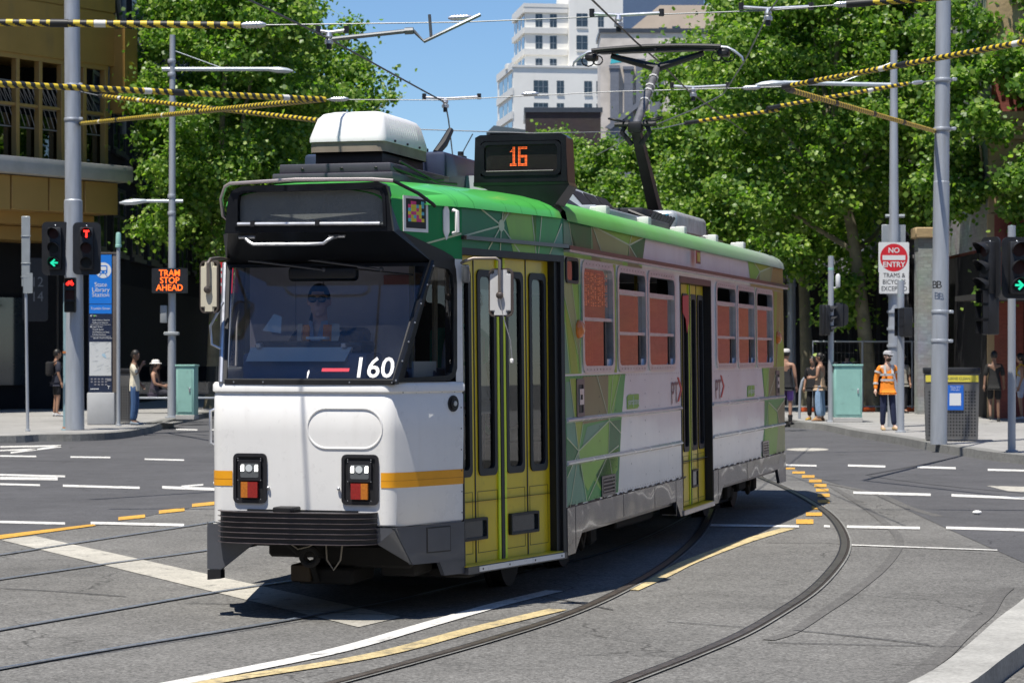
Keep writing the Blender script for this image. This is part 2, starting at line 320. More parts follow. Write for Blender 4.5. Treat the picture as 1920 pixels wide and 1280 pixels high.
# ---------------------------------------------------------------- painted markings
wl=MB()
def line(px0,py0,px1,py1,t,mb=wl,z=.008,mi=0):
    mb.poly([(p.x,p.y,z) for p in (G(px0,py0-t/2),G(px1,py1-t/2),G(px1,py1+t/2),G(px0,py0+t/2))],mi)
for a in ((0,855,68,856,2.6),(132,857,207,858,2.6),(271,861,345,863,2.6),(0,908,75,910,3.4),(118,911,262,915,4),(304,914,412,918,5),(0,979,122,982,4.5),(170,981,345,985,5),(400,983,420,984,4),
 (0,838,115,836,3),(20,849,115,837,3),(0,845,70,842,2.5),(0,890.5,122,893.5,3.5),(0,897,108,898,5.5),(340,912.5,381,909,3),(400,905.5,425,905,3),(200,797,270,790,2),(330,805,370,806,2),(392,806,430,806,2),
 (1470,872,1531,873.5,3),(1590,873,1660,875,3.6),(1720,876,1792,878,3.6),(1852,881,1930,883,3.6),(1600,924,1745,928,4.6),(1784,929,1930,935,4.6),(1330,985,1498,987.5,4),(1545,987,1556,987.5,4),(1588,988,1725,990.5,4.8),(1774,990,1930,994.5,4.8),(1592,1022,1870,1032,2),(1474,799,1560,800.5,2)): line(*a)
wf=MB(); wf.poly([(q.x,q.y,.008) for q in [G(1514+40*math.cos(t),843+2.8*math.sin(t)) for t in np.linspace(0,6.28,19)[:-1]]])
def curve_line(pts,w,mb,z,mi=0): strip(smooth_path([G(*p) for p in pts],6),(-w/2,w/2),z,mb,mi)
curve_line([(1040,1108),(938,1133),(801,1172),(629,1221),(400,1268),(200,1306)],.15,wl,.0075)
struct(up(wl.build('road_marking',M_WLINE)))
wf.poly([(p.x,p.y,.005) for p in (G(0,1012),G(66,1005),G(752,1157),G(672,1176))]); wf.poly([(p.x,p.y,.007) for p in (G(1850,911),G(1930,913),G(1930,923),G(1890,921))]); struct(up(wf.build('faded_road_marking',M_WFADE)))
yl=MB()
yl.poly([(p.x,p.y,.008) for p in (G(-200,1030),G(0,1003.5),G(175,983),G(180,986),G(0,1011),G(-200,1042))])
for a in ((222,973,272,968,6),(298,960.5,346,955.5,6),(360,948,406,943.5,6)): line(*a,yl)
for cx,cy,w_,t in ((110,163,62,8),(160,184,66,11),(210,205,66,14),(247,228,66,15),(273,252,64,16),(283,276,66,15),(290,303,64,17),(290,335,62,17),(262,368,68,16),(240,402,84,18),(192,441,90,24)):
    X=1440+cx/2.783; Y_=820+cy/2.783; line(X-w_/5.566,Y_,X+w_/5.566,Y_,t/2.783,yl)
struct(up(yl.build('yellow_road_marking',M_YLINE)))
yc=MB(); curve_line([(1046,1143),(887,1181),(698,1230),(400,1279),(250,1312)],.15,yc,.0075); curve_line([(1478,991),(1400,1014),(1300,1051),(1240,1080),(1180,1107)],.15,yc,.0075)
struct(up(yc.build('faded_yellow_marking',M_CREAM)))
tr=MB()
for pts,w_ in (([(0,1103),(120,1110),(237,1119)],.022),([(1488,1182),(1600,1193),(1742,1209)],.022),([(1440,1205),(1600,1209),(1760,1212),(1806,1213)],.018),([(345,1131),(520,1135)],.02),([(535,1143),(800,1157),(1000,1168)],.015),
  ([(1440,1018),(1600,1020),(1870,1031)],.02),([(1624,891),(1700,877),(1792,858)],.06),([(1630,893),(1760,910),(1920,925)],.03),([(0,862),(200,868),(412,873)],.02),([(250,816),(330,818),(412,821)],.04),([(1020,1118),(1150,1144)],.02),([(1250,1166),(1420,1178)],.015)):  # second strip on this line is a cast shadow painted tar black
    curve_line(pts,w_,tr,.0066)
pts=[(1888,1102),(1870,1118),(1850,1150),(1822,1175),(1795,1200),(1765,1230),(1730,1255),(1700,1276),(1660,1300)]
curve_line(pts,.12,tr,.0061,1)
curve_line([(1560,912),(1620,950),(1670,990),(1686,1018),(1660,1060),(1600,1110),(1540,1150),(1485,1185),(1440,1200)],.09,tr,.0056,1)
curve_line([(1545,905),(1640,925),(1700,950),(1760,968)],.12,tr,.0056,1)
struct(up(tr.build('tar_seal_and_painted_shadow',[M_TAR_SHADOW,M_SKID])))
lt=MB(); random.seed(5)
c=G(1832,965); lt.ell((c.x,c.y,.03),(.055,.04,.025)); struct_l=lt.build('litter',mat('paper_white',(.8,.8,.78),.8)); tag(struct_l,'crumpled white scrap of litter lying on the dark road','litter')
# ---------------------------------------------------------------- the tram: local frame a = rearward along the axis, b = to its left-hand (door) side, z up
TH=R(15.22)
tram=thing('tram','white and green tram numbered 160 on route 16, turning on curved track','tram',(-.872,18.983,0),R(90)-TH)
def T(a,b,z): return (a,-b,z)
HX=11.1; W=1.333
SEGS={'side':((0,W),(0,1)),'tap':((-1.592,.973),(-.2206,.9754)),'cab':((-2.28,.683),(-.387,.922)),'rtap':((HX,W),(.2206,.9754)),'rcab':((HX+1.592,.973),(.387,.922))}
def M(seg,a,z,off=0.,s=1):
    off=off+.0125*(1.4-z)
    if s<0 and a<0: off-=(.085+.06*max(0,(z-1.6)/1.3))*min(1,-a/1.592)
    if seg=='side': b=W; na,nb=0,1
    elif seg=='tap': b=W+a*(.36/1.592); na,nb=-.2206,.9754
    elif seg=='cab': b=.973+(a+1.592)*(.29/.688); na,nb=-.387,.922
    elif seg=='rtap': b=W-(a-HX)*(.36/1.592); na,nb=.2206,.9754
    else: b=.973-(a-HX-1.592)*(.29/.688); na,nb=.387,.922
    return T(a+off*na,s*(b+off*nb),z)
_O=Vector((-.872,18.983)); _U=Vector((math.sin(TH),math.cos(TH))); _N=Vector((math.cos(TH),-math.sin(TH)))
def side_at(px,py):                      # survey: pixel -> (a,z) on the straight side wall
    P=_O+_N*W; r=(px-960)/FP; t=(r*P.y-P.x)/(_U.x-r*_U.y); return (t,CH-(py-HY)/FP*(P.y+t*_U.y))
def sheet(mb,seg,a0,a1,z0,z1,off=0,mi=0,s=1): mb.poly([M(seg,a0,z0,off,s),M(seg,a1,z0,off,s),M(seg,a1,z1,off,s),M(seg,a0,z1,off,s)],mi)
def panel(mb,seg,a0,a1,z0,z1,holes=(),off=0,mi=0,s=1):
    A=sorted({a0,a1,*[h[0] for h in holes],*[h[1] for h in holes]}); Z=sorted({z0,z1,*[h[2] for h in holes],*[h[3] for h in holes]})
    A=[a for a in A if a0<=a<=a1]; Z=[z for z in Z if z0<=z<=z1]
    for i in range(len(A)-1):
        for j in range(len(Z)-1):
            ca,cz=(A[i]+A[i+1])/2,(Z[j]+Z[j+1])/2
            if any(h[0]<ca<h[1] and h[2]<cz<h[3] for h in holes): continue
            sheet(mb,seg,A[i],A[i+1],Z[j],Z[j+1],off,mi,s)
def slab(mb,seg,a0,a1,z0,z1,o0,o1,mi=0,s=1):
    p=[M(seg,a,z,o,s) for o in (o0,o1) for a,z in ((a0,z0),(a1,z0),(a1,z1),(a0,z1))]; mb.hexa(p,mi)
def spoly(mb,seg,pts,o0,o1,mi=0,s=1):
    n=len(pts); p=[M(seg,a,z,o0,s) for a,z in pts]+[M(seg,a,z,o1,s) for a,z in pts]
    mb.add(p,[tuple(range(n))[::-1],tuple(range(n,2*n))]+[(i,(i+1)%n,n+(i+1)%n,n+i) for i in range(n)],mi)
def rrect(a0,a1,z0,z1,r,k=4):
    out=[]
    for cx,cz,t0 in ((a1-r,z0+r,-90),(a1-r,z1-r,0),(a0+r,z1-r,90),(a0+r,z0+r,180)):
        for i in range(k+1):
            t=R(t0+90*i/k); out.append((cx+r*math.cos(t),cz+r*math.sin(t)))
    return out
def ring(mb,fn,outer,inner,o0,o1,mi=0):
    n=len(outer); vs=[fn(*p,o1) for p in outer]+[fn(*p,o1) for p in inner]+[fn(*p,o0) for p in outer]+[fn(*p,o0) for p in inner]; fs=[]
    for i in range(n):
        j=(i+1)%n; fs+=[(i,j,n+j,n+i),(i,2*n+i,2*n+j,j),(n+i,n+j,3*n+j,3*n+i)]
    mb.add(vs,fs,mi)
PANEL_W=mat('livery_white_vinyl',(.88,.86,.82),.22,var=.03,scale=1.2,bump=.012,bscale=1.6,coat=.12,spec=.35,spots=.1,sscale=24,grime=.18,gcol=(.3,.27,.23))
def liv(n,c): return mat('livery_'+n,c,.34,var=.14,scale=1.4,bump=.010,bscale=1.6,coat=.03,spec=.22,grime=.25)
LIV=[liv('dark_green',(.010,.19,.065)),liv('mid_green',(.07,.38,.09)),liv('leaf_green',(.27,.54,.075)),liv('lime',(.36,.45,.05)),liv('olive',(.38,.42,.17)),liv('brown',(.25,.22,.10)),liv('sea_green',(.13,.34,.22)),liv('pale_line',(.58,.66,.42)),liv('orange_olive',(.42,.28,.08))]
DG,MG,LG,LI,OL,BR,SG,PL,OO=range(1,10)
GLASS_SIDE=glass('tinted_side_glass',(.20,.19,.18),.38,.02,(1,.97,.95))
GLASS_DOOR=glass('door_glass',(.62,.68,.68),.06)
GLASS_WIND=glass('windscreen_glass',(.97,.975,.985),.055,.01,(.55,.78,1),dust=.05)
INT=mat('tram_interior_panel',(.75,.75,.77),.6,var=.1); INTD=mat('tram_interior_floor',(.16,.16,.17),.7)
YEL=mat('door_yellow_paint',(.74,.55,.010),.4,var=.08,scale=3,spots=.25,sscale=6,coat=.2,grime=.35,gcol=(.14,.10,.02)); LIMEEDGE=mat('door_edge_lime',(.72,.85,.03),.5,var=.05)
SKIRT=mat('skirt_grey_metallic',(.085,.085,.095),.22,.5,var=.1,scale=2,bump=.014,bscale=2.6,coat=.7)
ORANGE=mat('reflective_orange_stripe',(.86,.38,.015),.4,var=.06,scale=10)
# side walls -------------------------------------------------------------
WIN=[(.56,1.72),(1.84,3.04),(3.09,4.36),(6.49,7.72),(7.78,8.95),(9.02,10.25)]; WZ=(1.70,2.605)
DOOR=(4.62,6.25,.30,2.605)
I=.028
holes=[(a+I,b-I,WZ[0]+I,WZ[1]-I) for a,b in WIN]; sm=(.03+.02,.44-.02,2.425,2.59)
bd=MB()
panel(bd,'side',0,HX,.66,2.90,holes+[DOOR,sm])
def ov(pts,mi,off,seg='side'): bd.poly([M(seg,a,z,off) for a,z in pts],mi)
def ovp(pts,mi,off): ov([side_at(*p) for p in pts],mi,off)
def ln(p,q,w_=.012,off=.006,seg='side',mi=PL):
    d=Vector((q[0]-p[0],q[1]-p[1])).normalized(); n=Vector((-d.y,d.x))*w_/2
    ov([(p[0]-n.x,p[1]-n.y),(q[0]-n.x,q[1]-n.y),(q[0]+n.x,q[1]+n.y),(p[0]+n.x,p[1]+n.y)],mi,off,seg)
def lnp(p,q,w_=.012): ln(side_at(*p),side_at(*q),w_)
# letterboard above the gutter
zt,zb,zm=2.895,2.70,2.66
ov([(0,zb),(2.93,zb),(3.06,zt),(0,zt)],MG,.0012)
for pts,m in (([(0,zb),(.42,zb),(.12,zt),(0,zt)],SG),([(.28,zb),(.93,zb),(.93,zt),(.18,zt)],DG),([(.95,zt),(1.0,zb),(1.28,zb)],BR),([(.98,zt),(1.28,zb),(2.3,zb),(2.36,2.80)],OL),([(1.0,zt),(2.36,2.80),(2.42,zt)],LG),([(2.42,zt),(2.36,2.8),(2.98,zt)],LI),([(2.36,2.8),(2.33,zb),(2.66,zb)],BR),([(2.36,2.8),(2.66,zb),(2.93,zb),(3.06,zt),(2.98,zt)],DG)): ov(pts,m,.0025)
for p,q in (((.28,zb),(.16,zt)),((.94,zt),(.94,zb)),((.98,zt),(1.28,zb)),((.99,zt),(2.36,2.8)),((2.36,2.8),(2.34,zb)),((2.36,2.8),(2.66,zb)),((2.36,2.8),(2.98,zt)),((2.36,2.8),(2.47,zt))): ln(p,q,.014)
ov([(8.55,zt),(8.68,zb),(HX,zb),(HX,zt)],OO,.0012)
for pts,m in (([(8.55,zt),(8.68,zb),(9.1,zb),(9.35,2.8),(8.95,zt)],LG),([(8.95,zt),(9.35,2.8),(10.3,zt)],LI),([(9.35,2.8),(9.32,zb),(10.1,zb),(10.35,zt)],OL),([(9.1,zb),(9.35,2.8),(9.33,zb)],BR)): ov(pts,m,.0025)
for p,q in (((8.95,zt),(9.35,2.8)),((9.35,2.8),(10.3,zt)),((9.35,2.8),(9.34,zb)),((9.35,2.8),(9.05,zb)),((10.3,zt),(10.1,zb))): ln(p,q,.016)
# under the gutter and pillars
ov([(0,2.615),(2.9,2.615),(2.9,2.655),(0,2.655)],LG,.0012); ov([(.94,2.615),(1.28,2.615),(1.22,2.655),(.94,2.655)],BR,.0025); ov([(1.3,2.615),(2.1,2.615),(2.1,2.655),(1.28,2.655)],OL,.0025); ov([(2.3,2.615),(2.9,2.615),(2.7,2.655),(2.3,2.655)],BR,.0025)
ov([(8.7,2.615),(HX,2.615),(HX,2.655),(8.7,2.655)],OO,.0012)
ov([(0,1.695),(.55,1.695),(.55,2.41),(0,2.41)],LG,.0012)
for pts,m in (([(0,2.41),(.24,2.41),(.5,1.95),(.5,1.70),(.42,1.9),(0,2.3)],OL),([(0,2.25),(.30,2.0),(.44,1.70),(.20,1.70)],LI),([(0,2.1),(.14,1.70),(0,1.70)],SG),([(.46,2.41),(.55,2.41),(.55,2.0)],MG)): ov(pts,m,.0025)
for p,q in (((0,2.3),(.42,1.85)),((.24,2.41),(.52,1.80)),((0,2.1),(.15,1.70)),((.48,2.41),(.48,1.70))): ln(p,q,.010)
ov([(1.73,1.695),(1.83,1.695),(1.83,2.61),(1.73,2.61)],LI,.0012)
ov([(0,2.60),(.03,2.60),(.03,2.41),(0,2.41)],OL,.0012); ov([(.45,2.41),(.55,2.41),(.55,2.61),(.45,2.61)],OL,.0012)
ov([(8.955,1.70),(9.015,1.70),(9.015,2.61),(8.955,2.61)],LG,.0012)
ov([(10.26,1.695),(HX,1.695),(HX,2.61),(10.26,2.61)],OO,.0012); ov([(10.5,1.695),(HX,1.695),(HX,1.95),(10.75,2.2)],LI,.0025); ov([(10.3,1.7),(10.42,1.7),(10.6,2.6),(10.42,2.6)],LI,.003); ln((10.75,2.2),(10.5,1.7)); ln((10.75,2.2),(11.0,2.6))
# lower panels, front end
base=[(1060,705),(1173,701),(1165,785),(1157,922),(1061,950)]
ovp(base,MG,.0012)
for pts,m in (([(1061,716),(1070,715),(1083,840),(1061,820)],SG),([(1068,710),(1080,709),(1092,790),(1083,845)],LI),([(1093,706),(1141,703),(1139,786),(1092,795)],BR),([(1141,703),(1163,701),(1148,782),(1139,786)],LG),([(1163,701),(1173,700.5),(1164,784),(1148,782)],MG),
 ([(1061,822),(1083,845),(1061,895)],DG),([(1083,845),(1141,790),(1139,850),(1100,920),(1085,890)],LG),([(1100,800),(1139,788),(1090,838)],SG),([(1061,898),(1083,848),(1097,938),(1061,950)],SG),([(1141,790),(1163,786),(1156,920),(1130,928),(1115,890),(1139,850)],DG),([(1139,850),(1158,840),(1156,880),(1130,928),(1112,900)],LG)): ovp(pts,m,.0026)
for p,q in (((1083,845),(1141,788)),((1083,845),(1068,710)),((1083,845),(1092,792)),((1083,845),(1061,895)),((1083,845),(1097,938)),((1083,845),(1066,950)),((1083,845),(1061,820)),((1141,788),(1119,704)),((1141,788),(1163,702)),((1141,788),(1149,703)),((1141,788),(1139,850)),((1139,850),(1100,935)),((1139,850),(1158,835)),((1141,788),(1163,812)),((1139,850),(1150,920))): lnp(p,q)
zl=.67
ov([(9.42,1.69),(HX,1.69),(HX,zl),(9.3,zl),(9.55,1.0),(9.6,1.33)],MG,.0012)
for pts,m in (([(9.5,1.69),(9.95,1.69),(9.85,1.34),(9.62,1.34)],LG),([(9.95,1.69),(10.6,1.69),(10.5,1.34),(9.85,1.34)],BR),([(10.6,1.69),(HX,1.69),(HX,1.34),(10.5,1.34)],OL),([(9.85,1.28),(10.5,1.15),(10.5,1.01),(9.85,1.01)],LG),([(10.5,1.2),(HX,1.3),(HX,1.0),(10.6,1.01)],BR),([(9.5,zl),(9.6,1.0),(10.6,1.0),(10.4,zl)],LG),([(10.4,zl),(10.6,1.0),(HX,1.0),(HX,zl)],OL)): ov(pts,m,.0026)
for p,q in (((9.85,1.29),(10.5,1.17)),((10.5,1.17),(HX,1.3)),((10.5,1.17),(10.7,1.01)),((9.95,1.69),(9.62,1.34)),((10.6,1.69),(9.88,1.34)),((9.85,1.29),(9.7,1.01))): ln(p,q,.016)
for s in (1,-1):
    if s==-1: panel(bd,'side',0,HX,.66,2.90,[(.5,10.5,1.75,2.55)],s=-1)
    panel(bd,'rtap',HX,HX+1.592,.66,2.90,[(HX+.3,HX+1.4,1.75,2.5)],s=s); panel(bd,'rcab',HX+1.592,HX+2.28,.66,2.90,s=s)
panel(bd,'tap',-1.592,0,.66,2.90,[(-1.3,-.2,1.75,2.5)],s=-1)
# left cab side and letterboard over the front door
bd.poly([T(HX+2.28,-.683,.66),T(HX+2.28,.683,.66),T(HX+2.28,.683,1.7),T(HX+2.28,-.683,1.7)]); bd.poly([T(HX+2.28,-.683,2.5),T(HX+2.28,.683,2.5),T(HX+2.28,.683,2.9),T(HX+2.28,-.683,2.9)])
zt=2.905
panel(bd,'tap',-1.592,0,2.61,zt,mi=DG)
for pts,m in (([(-.82,2.61),(-.95,zt),(-.45,zt),(-.45,2.61)],LG),([(-.45,2.61),(-.45,zt),(-.03,zt),(-.22,2.61)],MG),([(-.52,zt),(-.36,zt),(-.42,2.61),(-.47,2.61)],SG),([(-.24,2.61),(-.03,2.86),(-.0,2.61)],SG),([(-1.05,2.79),(-.93,zt),(-.83,zt)],OL)): ov(pts,m,.002,'tap')
for p,q in (((-1.0,2.80),(-1.55,2.70)),((-1.0,2.80),(-1.3,zt)),((-1.0,2.80),(-.88,zt)),((-1.0,2.80),(-.97,zt)),((-1.0,2.80),(-.72,2.615)),((-1.0,2.80),(-1.02,2.615)),((-1.0,2.80),(-1.2,2.615)),((-.52,zt),(-.46,2.615)),((-.36,zt),(-.42,2.615)),((-.24,2.615),(-.03,2.86))): ln(p,q,.013,.004,'tap')
ov([(-1.0+.045*math.cos(t),2.80+.045*math.sin(t)) for t in np.linspace(0,6.28,15)[:-1]],PL,.005,'tap')
bd.build('body_side',[PANEL_W]+LIV,tram)
# ribs, rivets
rb=MB(); rv=MB()
def rib(seg,a0,a1,z,h=.022,o=.022,s=1):
    p=[M(seg,a,zz,oo,s) for a in (a0,a1) for zz,oo in ((z+h,.001),(z+.004,o),(z-.006,o),(z-h,.001))]
    rb.add(p,[(0,1,5,4),(1,2,6,5),(2,3,7,6),(3,2,1,0),(4,5,6,7)])
for z in (1.335,1.0):
    for q0,q1 in ((.02,4.6),(6.27,HX-.02)): rib('side',q0,q1,z); rb.build('panel_rib',[mat('livery_white_rib',(.66,.66,.66),.25,var=.05,coat=.6)],tram); rb=MB()
def rivet(seg,a,z,r=.007,off=.004,s=1):
    rv.poly([M(seg,a+r*math.cos(t),z+r*math.sin(t),off,s) for t in (0,1.05,2.1,3.14,4.19,5.24)])
random.seed(2)
for a in np.arange(.08,HX-.05,.105):
    if 4.55<a<6.3: continue
    for z in (1.672,.69): rivet('side',a,z,.0065)
for a in (1.15,1.75,2.35,2.95,3.55,4.15,6.7,7.2,7.8,8.4,9.0,9.6,10.2,10.75):
    for z in np.arange(.78,1.62,.12):
        if random.random()<.85: rivet('side',a,z,.008)
for a in np.arange(-2.2,-1.62,.13): rivet('cab',a,1.585,.006)
for z in np.arange(.72,1.6,.15): rivet('cab',-1.615,z,.006)
for a in np.arange(.02,HX,.3): 
    if not 4.55<a<6.3:
        for k in range(3): rv.poly([M('side',a+random.uniform(0,.28)+dx*random.uniform(.01,.05),.664+dz*random.uniform(.006,.016),.004) for dx,dz in ((-1,-1),(1,-1),(.6,1),(-.5,.8))])
rv.build('rivets',[BLACK],tram)
# roof ------------------------------------------------------------------
def roof_ring(a,wd,zb=2.885,h=.265,n=16,e1=.62,e2=.8):
    out=[]
    for k in range(n+1):
        t=math.pi*k/n; c,s_=math.cos(t),math.sin(t)
        k_=1 if (c>0 or a>=0) else 1-.15*min(1,-a/1.592); out.append(T(a,k_*wd*math.copysign(abs(c)**e1,c),zb+h*abs(s_)**e2))
    return out
def roof_mat():
    m=mat('roof_green_weathered',(.12,.42,.08),.5,var=.1,scale=1.5,bump=.004,bscale=3,coat=.05,spec=.3); t=m.node_tree; N=t.nodes; L=t.links
    p=[x for x in N if x.type=='BSDF_PRINCIPLED'][0]; src=p.inputs['Base Color'].links[0].from_socket
    tc=N.new('ShaderNodeTexCoord'); se=N.new('ShaderNodeSeparateXYZ'); L.new(tc.outputs['Object'],se.inputs[0])
    mr=N.new('ShaderNodeMapRange'); mr.inputs[1].default_value=2.0; mr.inputs[2].default_value=12.5; L.new(se.outputs[0],mr.inputs[0])
    n=N.new('ShaderNodeTexNoise'); n.inputs['Scale'].default_value=1.3; n.inputs['Detail'].default_value=6; L.new(tc.outputs['Object'],n.inputs['Vector'])
    ad=N.new('ShaderNodeMath'); ad.operation='MULTIPLY_ADD'; L.new(n.outputs['Fac'],ad.inputs[0]); ad.inputs[1].default_value=.5; L.new(mr.outputs[0],ad.inputs[2])
    sb=N.new('ShaderNodeMath'); sb.operation='SUBTRACT'; sb.use_clamp=True; L.new(ad.outputs[0],sb.inputs[0]); sb.inputs[1].default_value=.2
    mx=N.new('ShaderNodeMix'); mx.data_type='RGBA'; L.new(sb.outputs[0],mx.inputs[0]); L.new(src,mx.inputs[6]); mx.inputs[7].default_value=(.33,.36,.33,1); L.new(mx.outputs[2],p.inputs['Base Color']); return m
rf=MB(); rf.loft([roof_ring(a,wd) for a,wd in ((.02,1.345),(1,1.345),(3,1.345),(6,1.345),(9,1.345),(HX-.3,1.345),(HX,1.335))]+[roof_ring(HX+.25,1.27,h=.25),roof_ring(HX+1.592,.98,h=.22),roof_ring(HX+2.2,.74,h=.17),roof_ring(HX+2.3,.68,h=.02)],0,False,False)
recalc(rf.build('roof',[roof_mat()],tram))
ROOFG=mat('roof_bright_green',(.085,.50,.085),.3,var=.06,scale=1.5,bump=.003,bscale=4,coat=.3)
fr_=MB(); fr_.loft([roof_ring(a,wd,zb=2.90,h=h,e1=.72,e2=.92) for a,wd,h in ((-2.30,.60,.10),(-2.27,.66,.125),(-2.1,.755,.15),(-1.9,.845,.175),(-1.592,.99,.21),(-1.2,1.08,.225),(-.6,1.215,.235),(-.2,1.30,.24),(-.08,1.325,.235),(-.03,1.315,.2),(-.01,1.26,.14))],0,False,False)
recalc(fr_.build('cab_roof',[ROOFG],tram))
cv=MB()
for i in range(7):
    a=-1.7+i*.24
    wd=.973+(a+1.592)*.226+.018
    cv.loft([[(x,y,z+.001) for x,y,z in roof_ring(aa,wd+(aa-a)*.226,2.90,.215+.025*(a+1.6)/1.5,e1=.72,e2=.92)[0:7]] for aa in (a,a+.006)],0,False,False)
cv.build('roof_seam',[mat('seam_dark_green',(.02,.20,.03),.5)],tram)
gt=MB(); slab(gt,'side',.0,HX+.09,2.662,2.695,0,.055,0); slab(gt,'side',.0,HX+.09,2.645,2.662,0,.05,1); slab(gt,'tap',-1.60,0,2.672,2.70,0,.05,0)
gt.build('gutter_rail',[mat('gutter_dark_bronze',(.035,.025,.025),.35,coat=.3),ALU],tram)
# windows ---------------------------------------------------------------
def fnS(seg,s=1): return lambda a,z,o: M(seg,a,z,o,s)
for i,(a0,a1) in enumerate(WIN):
    f=MB(); z0,z1=WZ; o=rrect(a0,a1,z0,z1,.10); inn=rrect(a0+.06,a1-.06,z0+.055,z1-.055,.07)
    ring(f,fnS('side'),o,inn,-.05,.014,0)
    bars=[2.03] if i else [2.135]
    if i: slab(f,'side',a0+.05,a1-.05,2.365,2.405,-.03,.006,0)
    for zb_ in bars: slab(f,'side',a0+.05,a1-.05,zb_-.013,zb_+.013,-.03,.004,0)
    for q in np.arange(a0+.14,a1-.1,.115):
        f.poly([M('side',q+.008*math.cos(t),z1-.026+.008*math.sin(t),.016) for t in (0,1.05,2.1,3.14,4.19,5.24)],1); f.poly([M('side',q+.008*math.cos(t),z0+.026+.008*math.sin(t),.016) for t in (0,1.05,2.1,3.14,4.19,5.24)],1)
    fo=f.build('window',[ALU,BLACK],tram)
    p=MB(); top=2.38 if i else z1-.05
    sheet(p,'side',a0+.05,a1-.05,bars[0],top,-.022); 
    low_end=a1-.05-(.17 if i else .20)
    sheet(p,'side',a0+.05,low_end,z0+.045,bars[0],-.022); p.build('pane',[GLASS_SIDE],fo)
    q=MB(); slab(q,'side',low_end,low_end+.05,z0+.045,bars[0]-.01,-.06,-.015,1); slab(q,'side',low_end+.05,a1-.055,z0+.045,z0+.11,-.05,-.012,0); q.build('sash',[ALU,BLACK],fo)
f=MB(); ring(f,fnS('side'),rrect(.03,.44,2.405,2.61,.05),rrect(.055,.415,2.43,2.585,.035),-.03,.016,0); fo=f.build('window',[BLACK],tram); p=MB(); sheet(p,'side',.04,.43,2.41,2.60,-.01); p.build('pane',[GLASS_SIDE],fo)
# left-hand glass so that light crosses the saloon
p=MB(); sheet(p,'side',.5,10.5,1.75,2.55,-.01,0,-1); sheet(p,'tap',-1.3,-.2,1.75,2.5,-.01,0,-1); p.build('far_side_glass',[glass('far_glass',(.12,.12,.13),.1)],tram)
# red LED destination dots behind the first window
ld_=MB(); random.seed(11)
for r_ in range(22):
    for c_ in range(11):
        if random.random()<.62: 
            a=.70+c_*.083+(.0 if c_%3 else .02); z=2.245+r_*.0125
            ld_.poly([M('side',a+dx,z+dz,-.015) for dx,dz in ((0,0),(.035,0),(.035,.005),(0,.005))])
ld_.build('led_panel',[emitter('led_dim_red',(.55,.14,.05),.30)],tram)
# doors -----------------------------------------------------------------
def leaf(seg,a0,a1,z0,z1,zw0,zw1,off,edge=None,name='door_leaf'):
    d=MB(); o=off
    holes=[(a0+.055,a1-.055,zw0,zw1)]
    panel(d,seg,a0,a1,z0,z1,holes,o,0)
    d2=MB()
    wdt=min(.055,(a1-a0)*.2)
    ring(d,fnS(seg),rrect(a0+.045,a1-.045,zw0-.03,zw1+.03,.05),rrect(a0+.085,a1-.085,zw0+.02,zw1-.02,.04),o-.02,o+.012,1)
    for zz in (.845,.40):
        slab(d,seg,a0+.035,a1-.035,zz,zz+.005,o,o+.002,3)
    for aa in (a0+.035,a1-.04): slab(d,seg,aa,aa+.005,.40,.85,o,o+.002,3)
    slab(d,seg,a0-.006,a0+.008,z0,z1,o-.01,o+.004,1)
    if edge=='R': slab(d,seg,a1-.035,a1-.004,z0,z1,o-.01,o+.012,2)
    if edge=='L': slab(d,seg,a0+.004,a0+.035,z0,z1,o-.01,o+.012,2)
    do=d.build(name,[YEL,BLACK,LIMEEDGE,mat('door_panel_line',(.20,.16,.02),.6)],tram)
    p=MB(); sheet(p,seg,a0+.05,a1-.05,zw0,zw1,o-.008); p.build('pane',[GLASS_DOOR],do)
    return do
o=-.075
L4=[(-1.575,-1.30,None),(-1.295,-.925,'R'),(-.87,-.50,'L'),(-.495,-.13,None)]
for a0,a1,e in L4: leaf('tap',a0,a1,.335,2.57,.99,2.44,o,e)
j=MB()
slab(j,'tap',-1.592,.0,2.565,2.615,-.10,.006); slab(j,'tap',-.92,-.875,.33,2.57,-.10,-.06); slab(j,'tap',-.125,-.06,.30,2.60,-.12,-.02); slab(j,'tap',-.06,-.002,.30,2.61,-.10,.003)
j.hexa([M('tap',-1.592,.33,-.14),M('tap',-1.577,.33,-.14),M('tap',-1.577,.33,-.0),M('tap',-1.592,.33,-.0),M('tap',-1.592,2.6,-.14),M('tap',-1.577,2.6,-.14),M('tap',-1.577,2.6,-.0),M('tap',-1.592,2.6,-.0)])
for a0,a1 in ((-1.56,-1.16),(-.80,-.36)):
    ring(j,fnS('tap'),rrect(a0,a1,.50,.66,.012,2),rrect(a0+.02,a1-.02,.52,.64,.01,2),o,o+.03,0); slab(j,'tap',a0+.02,a1-.02,.52,.64,o,o+.012,1)
j.build('front_door_frame',[BLACK,mat('dark_door_glass',(.01,.02,.025),.08,var=0,coat=1)],tram)
st=MB(); slab(st,'tap',-1.592,-.06,.275,.325,-.16,.035,0); slab(st,'tap',-1.59,-.10,.326,.334,-.12,.02,1); slab(st,'tap',-1.44,-.12,.285,.322,.035,.043,2)
for q in (-1.4,-1.0,-.6,-.17): st.poly([M('tap',q+.009*math.cos(t),.303+.009*math.sin(t),.045) for t in (0,1.05,2.1,3.14,4.19,5.24)],3)
st.build('front_step',[DARKGREY,YEL,WHITE,BLACK],tram)
o=-.075
for a0,a1,e in ((4.65,5.02,None),(5.03,5.40,'R'),(5.44,5.81,'L'),(5.82,6.20,None)): leaf('side',a0,a1,.36,2.54,.92,2.42,o,e)
j=MB(); slab(j,'side',4.60,6.25,2.545,2.605,-.1,.004,2); slab(j,'side',5.40,5.44,.36,2.55,-.1,-.06)
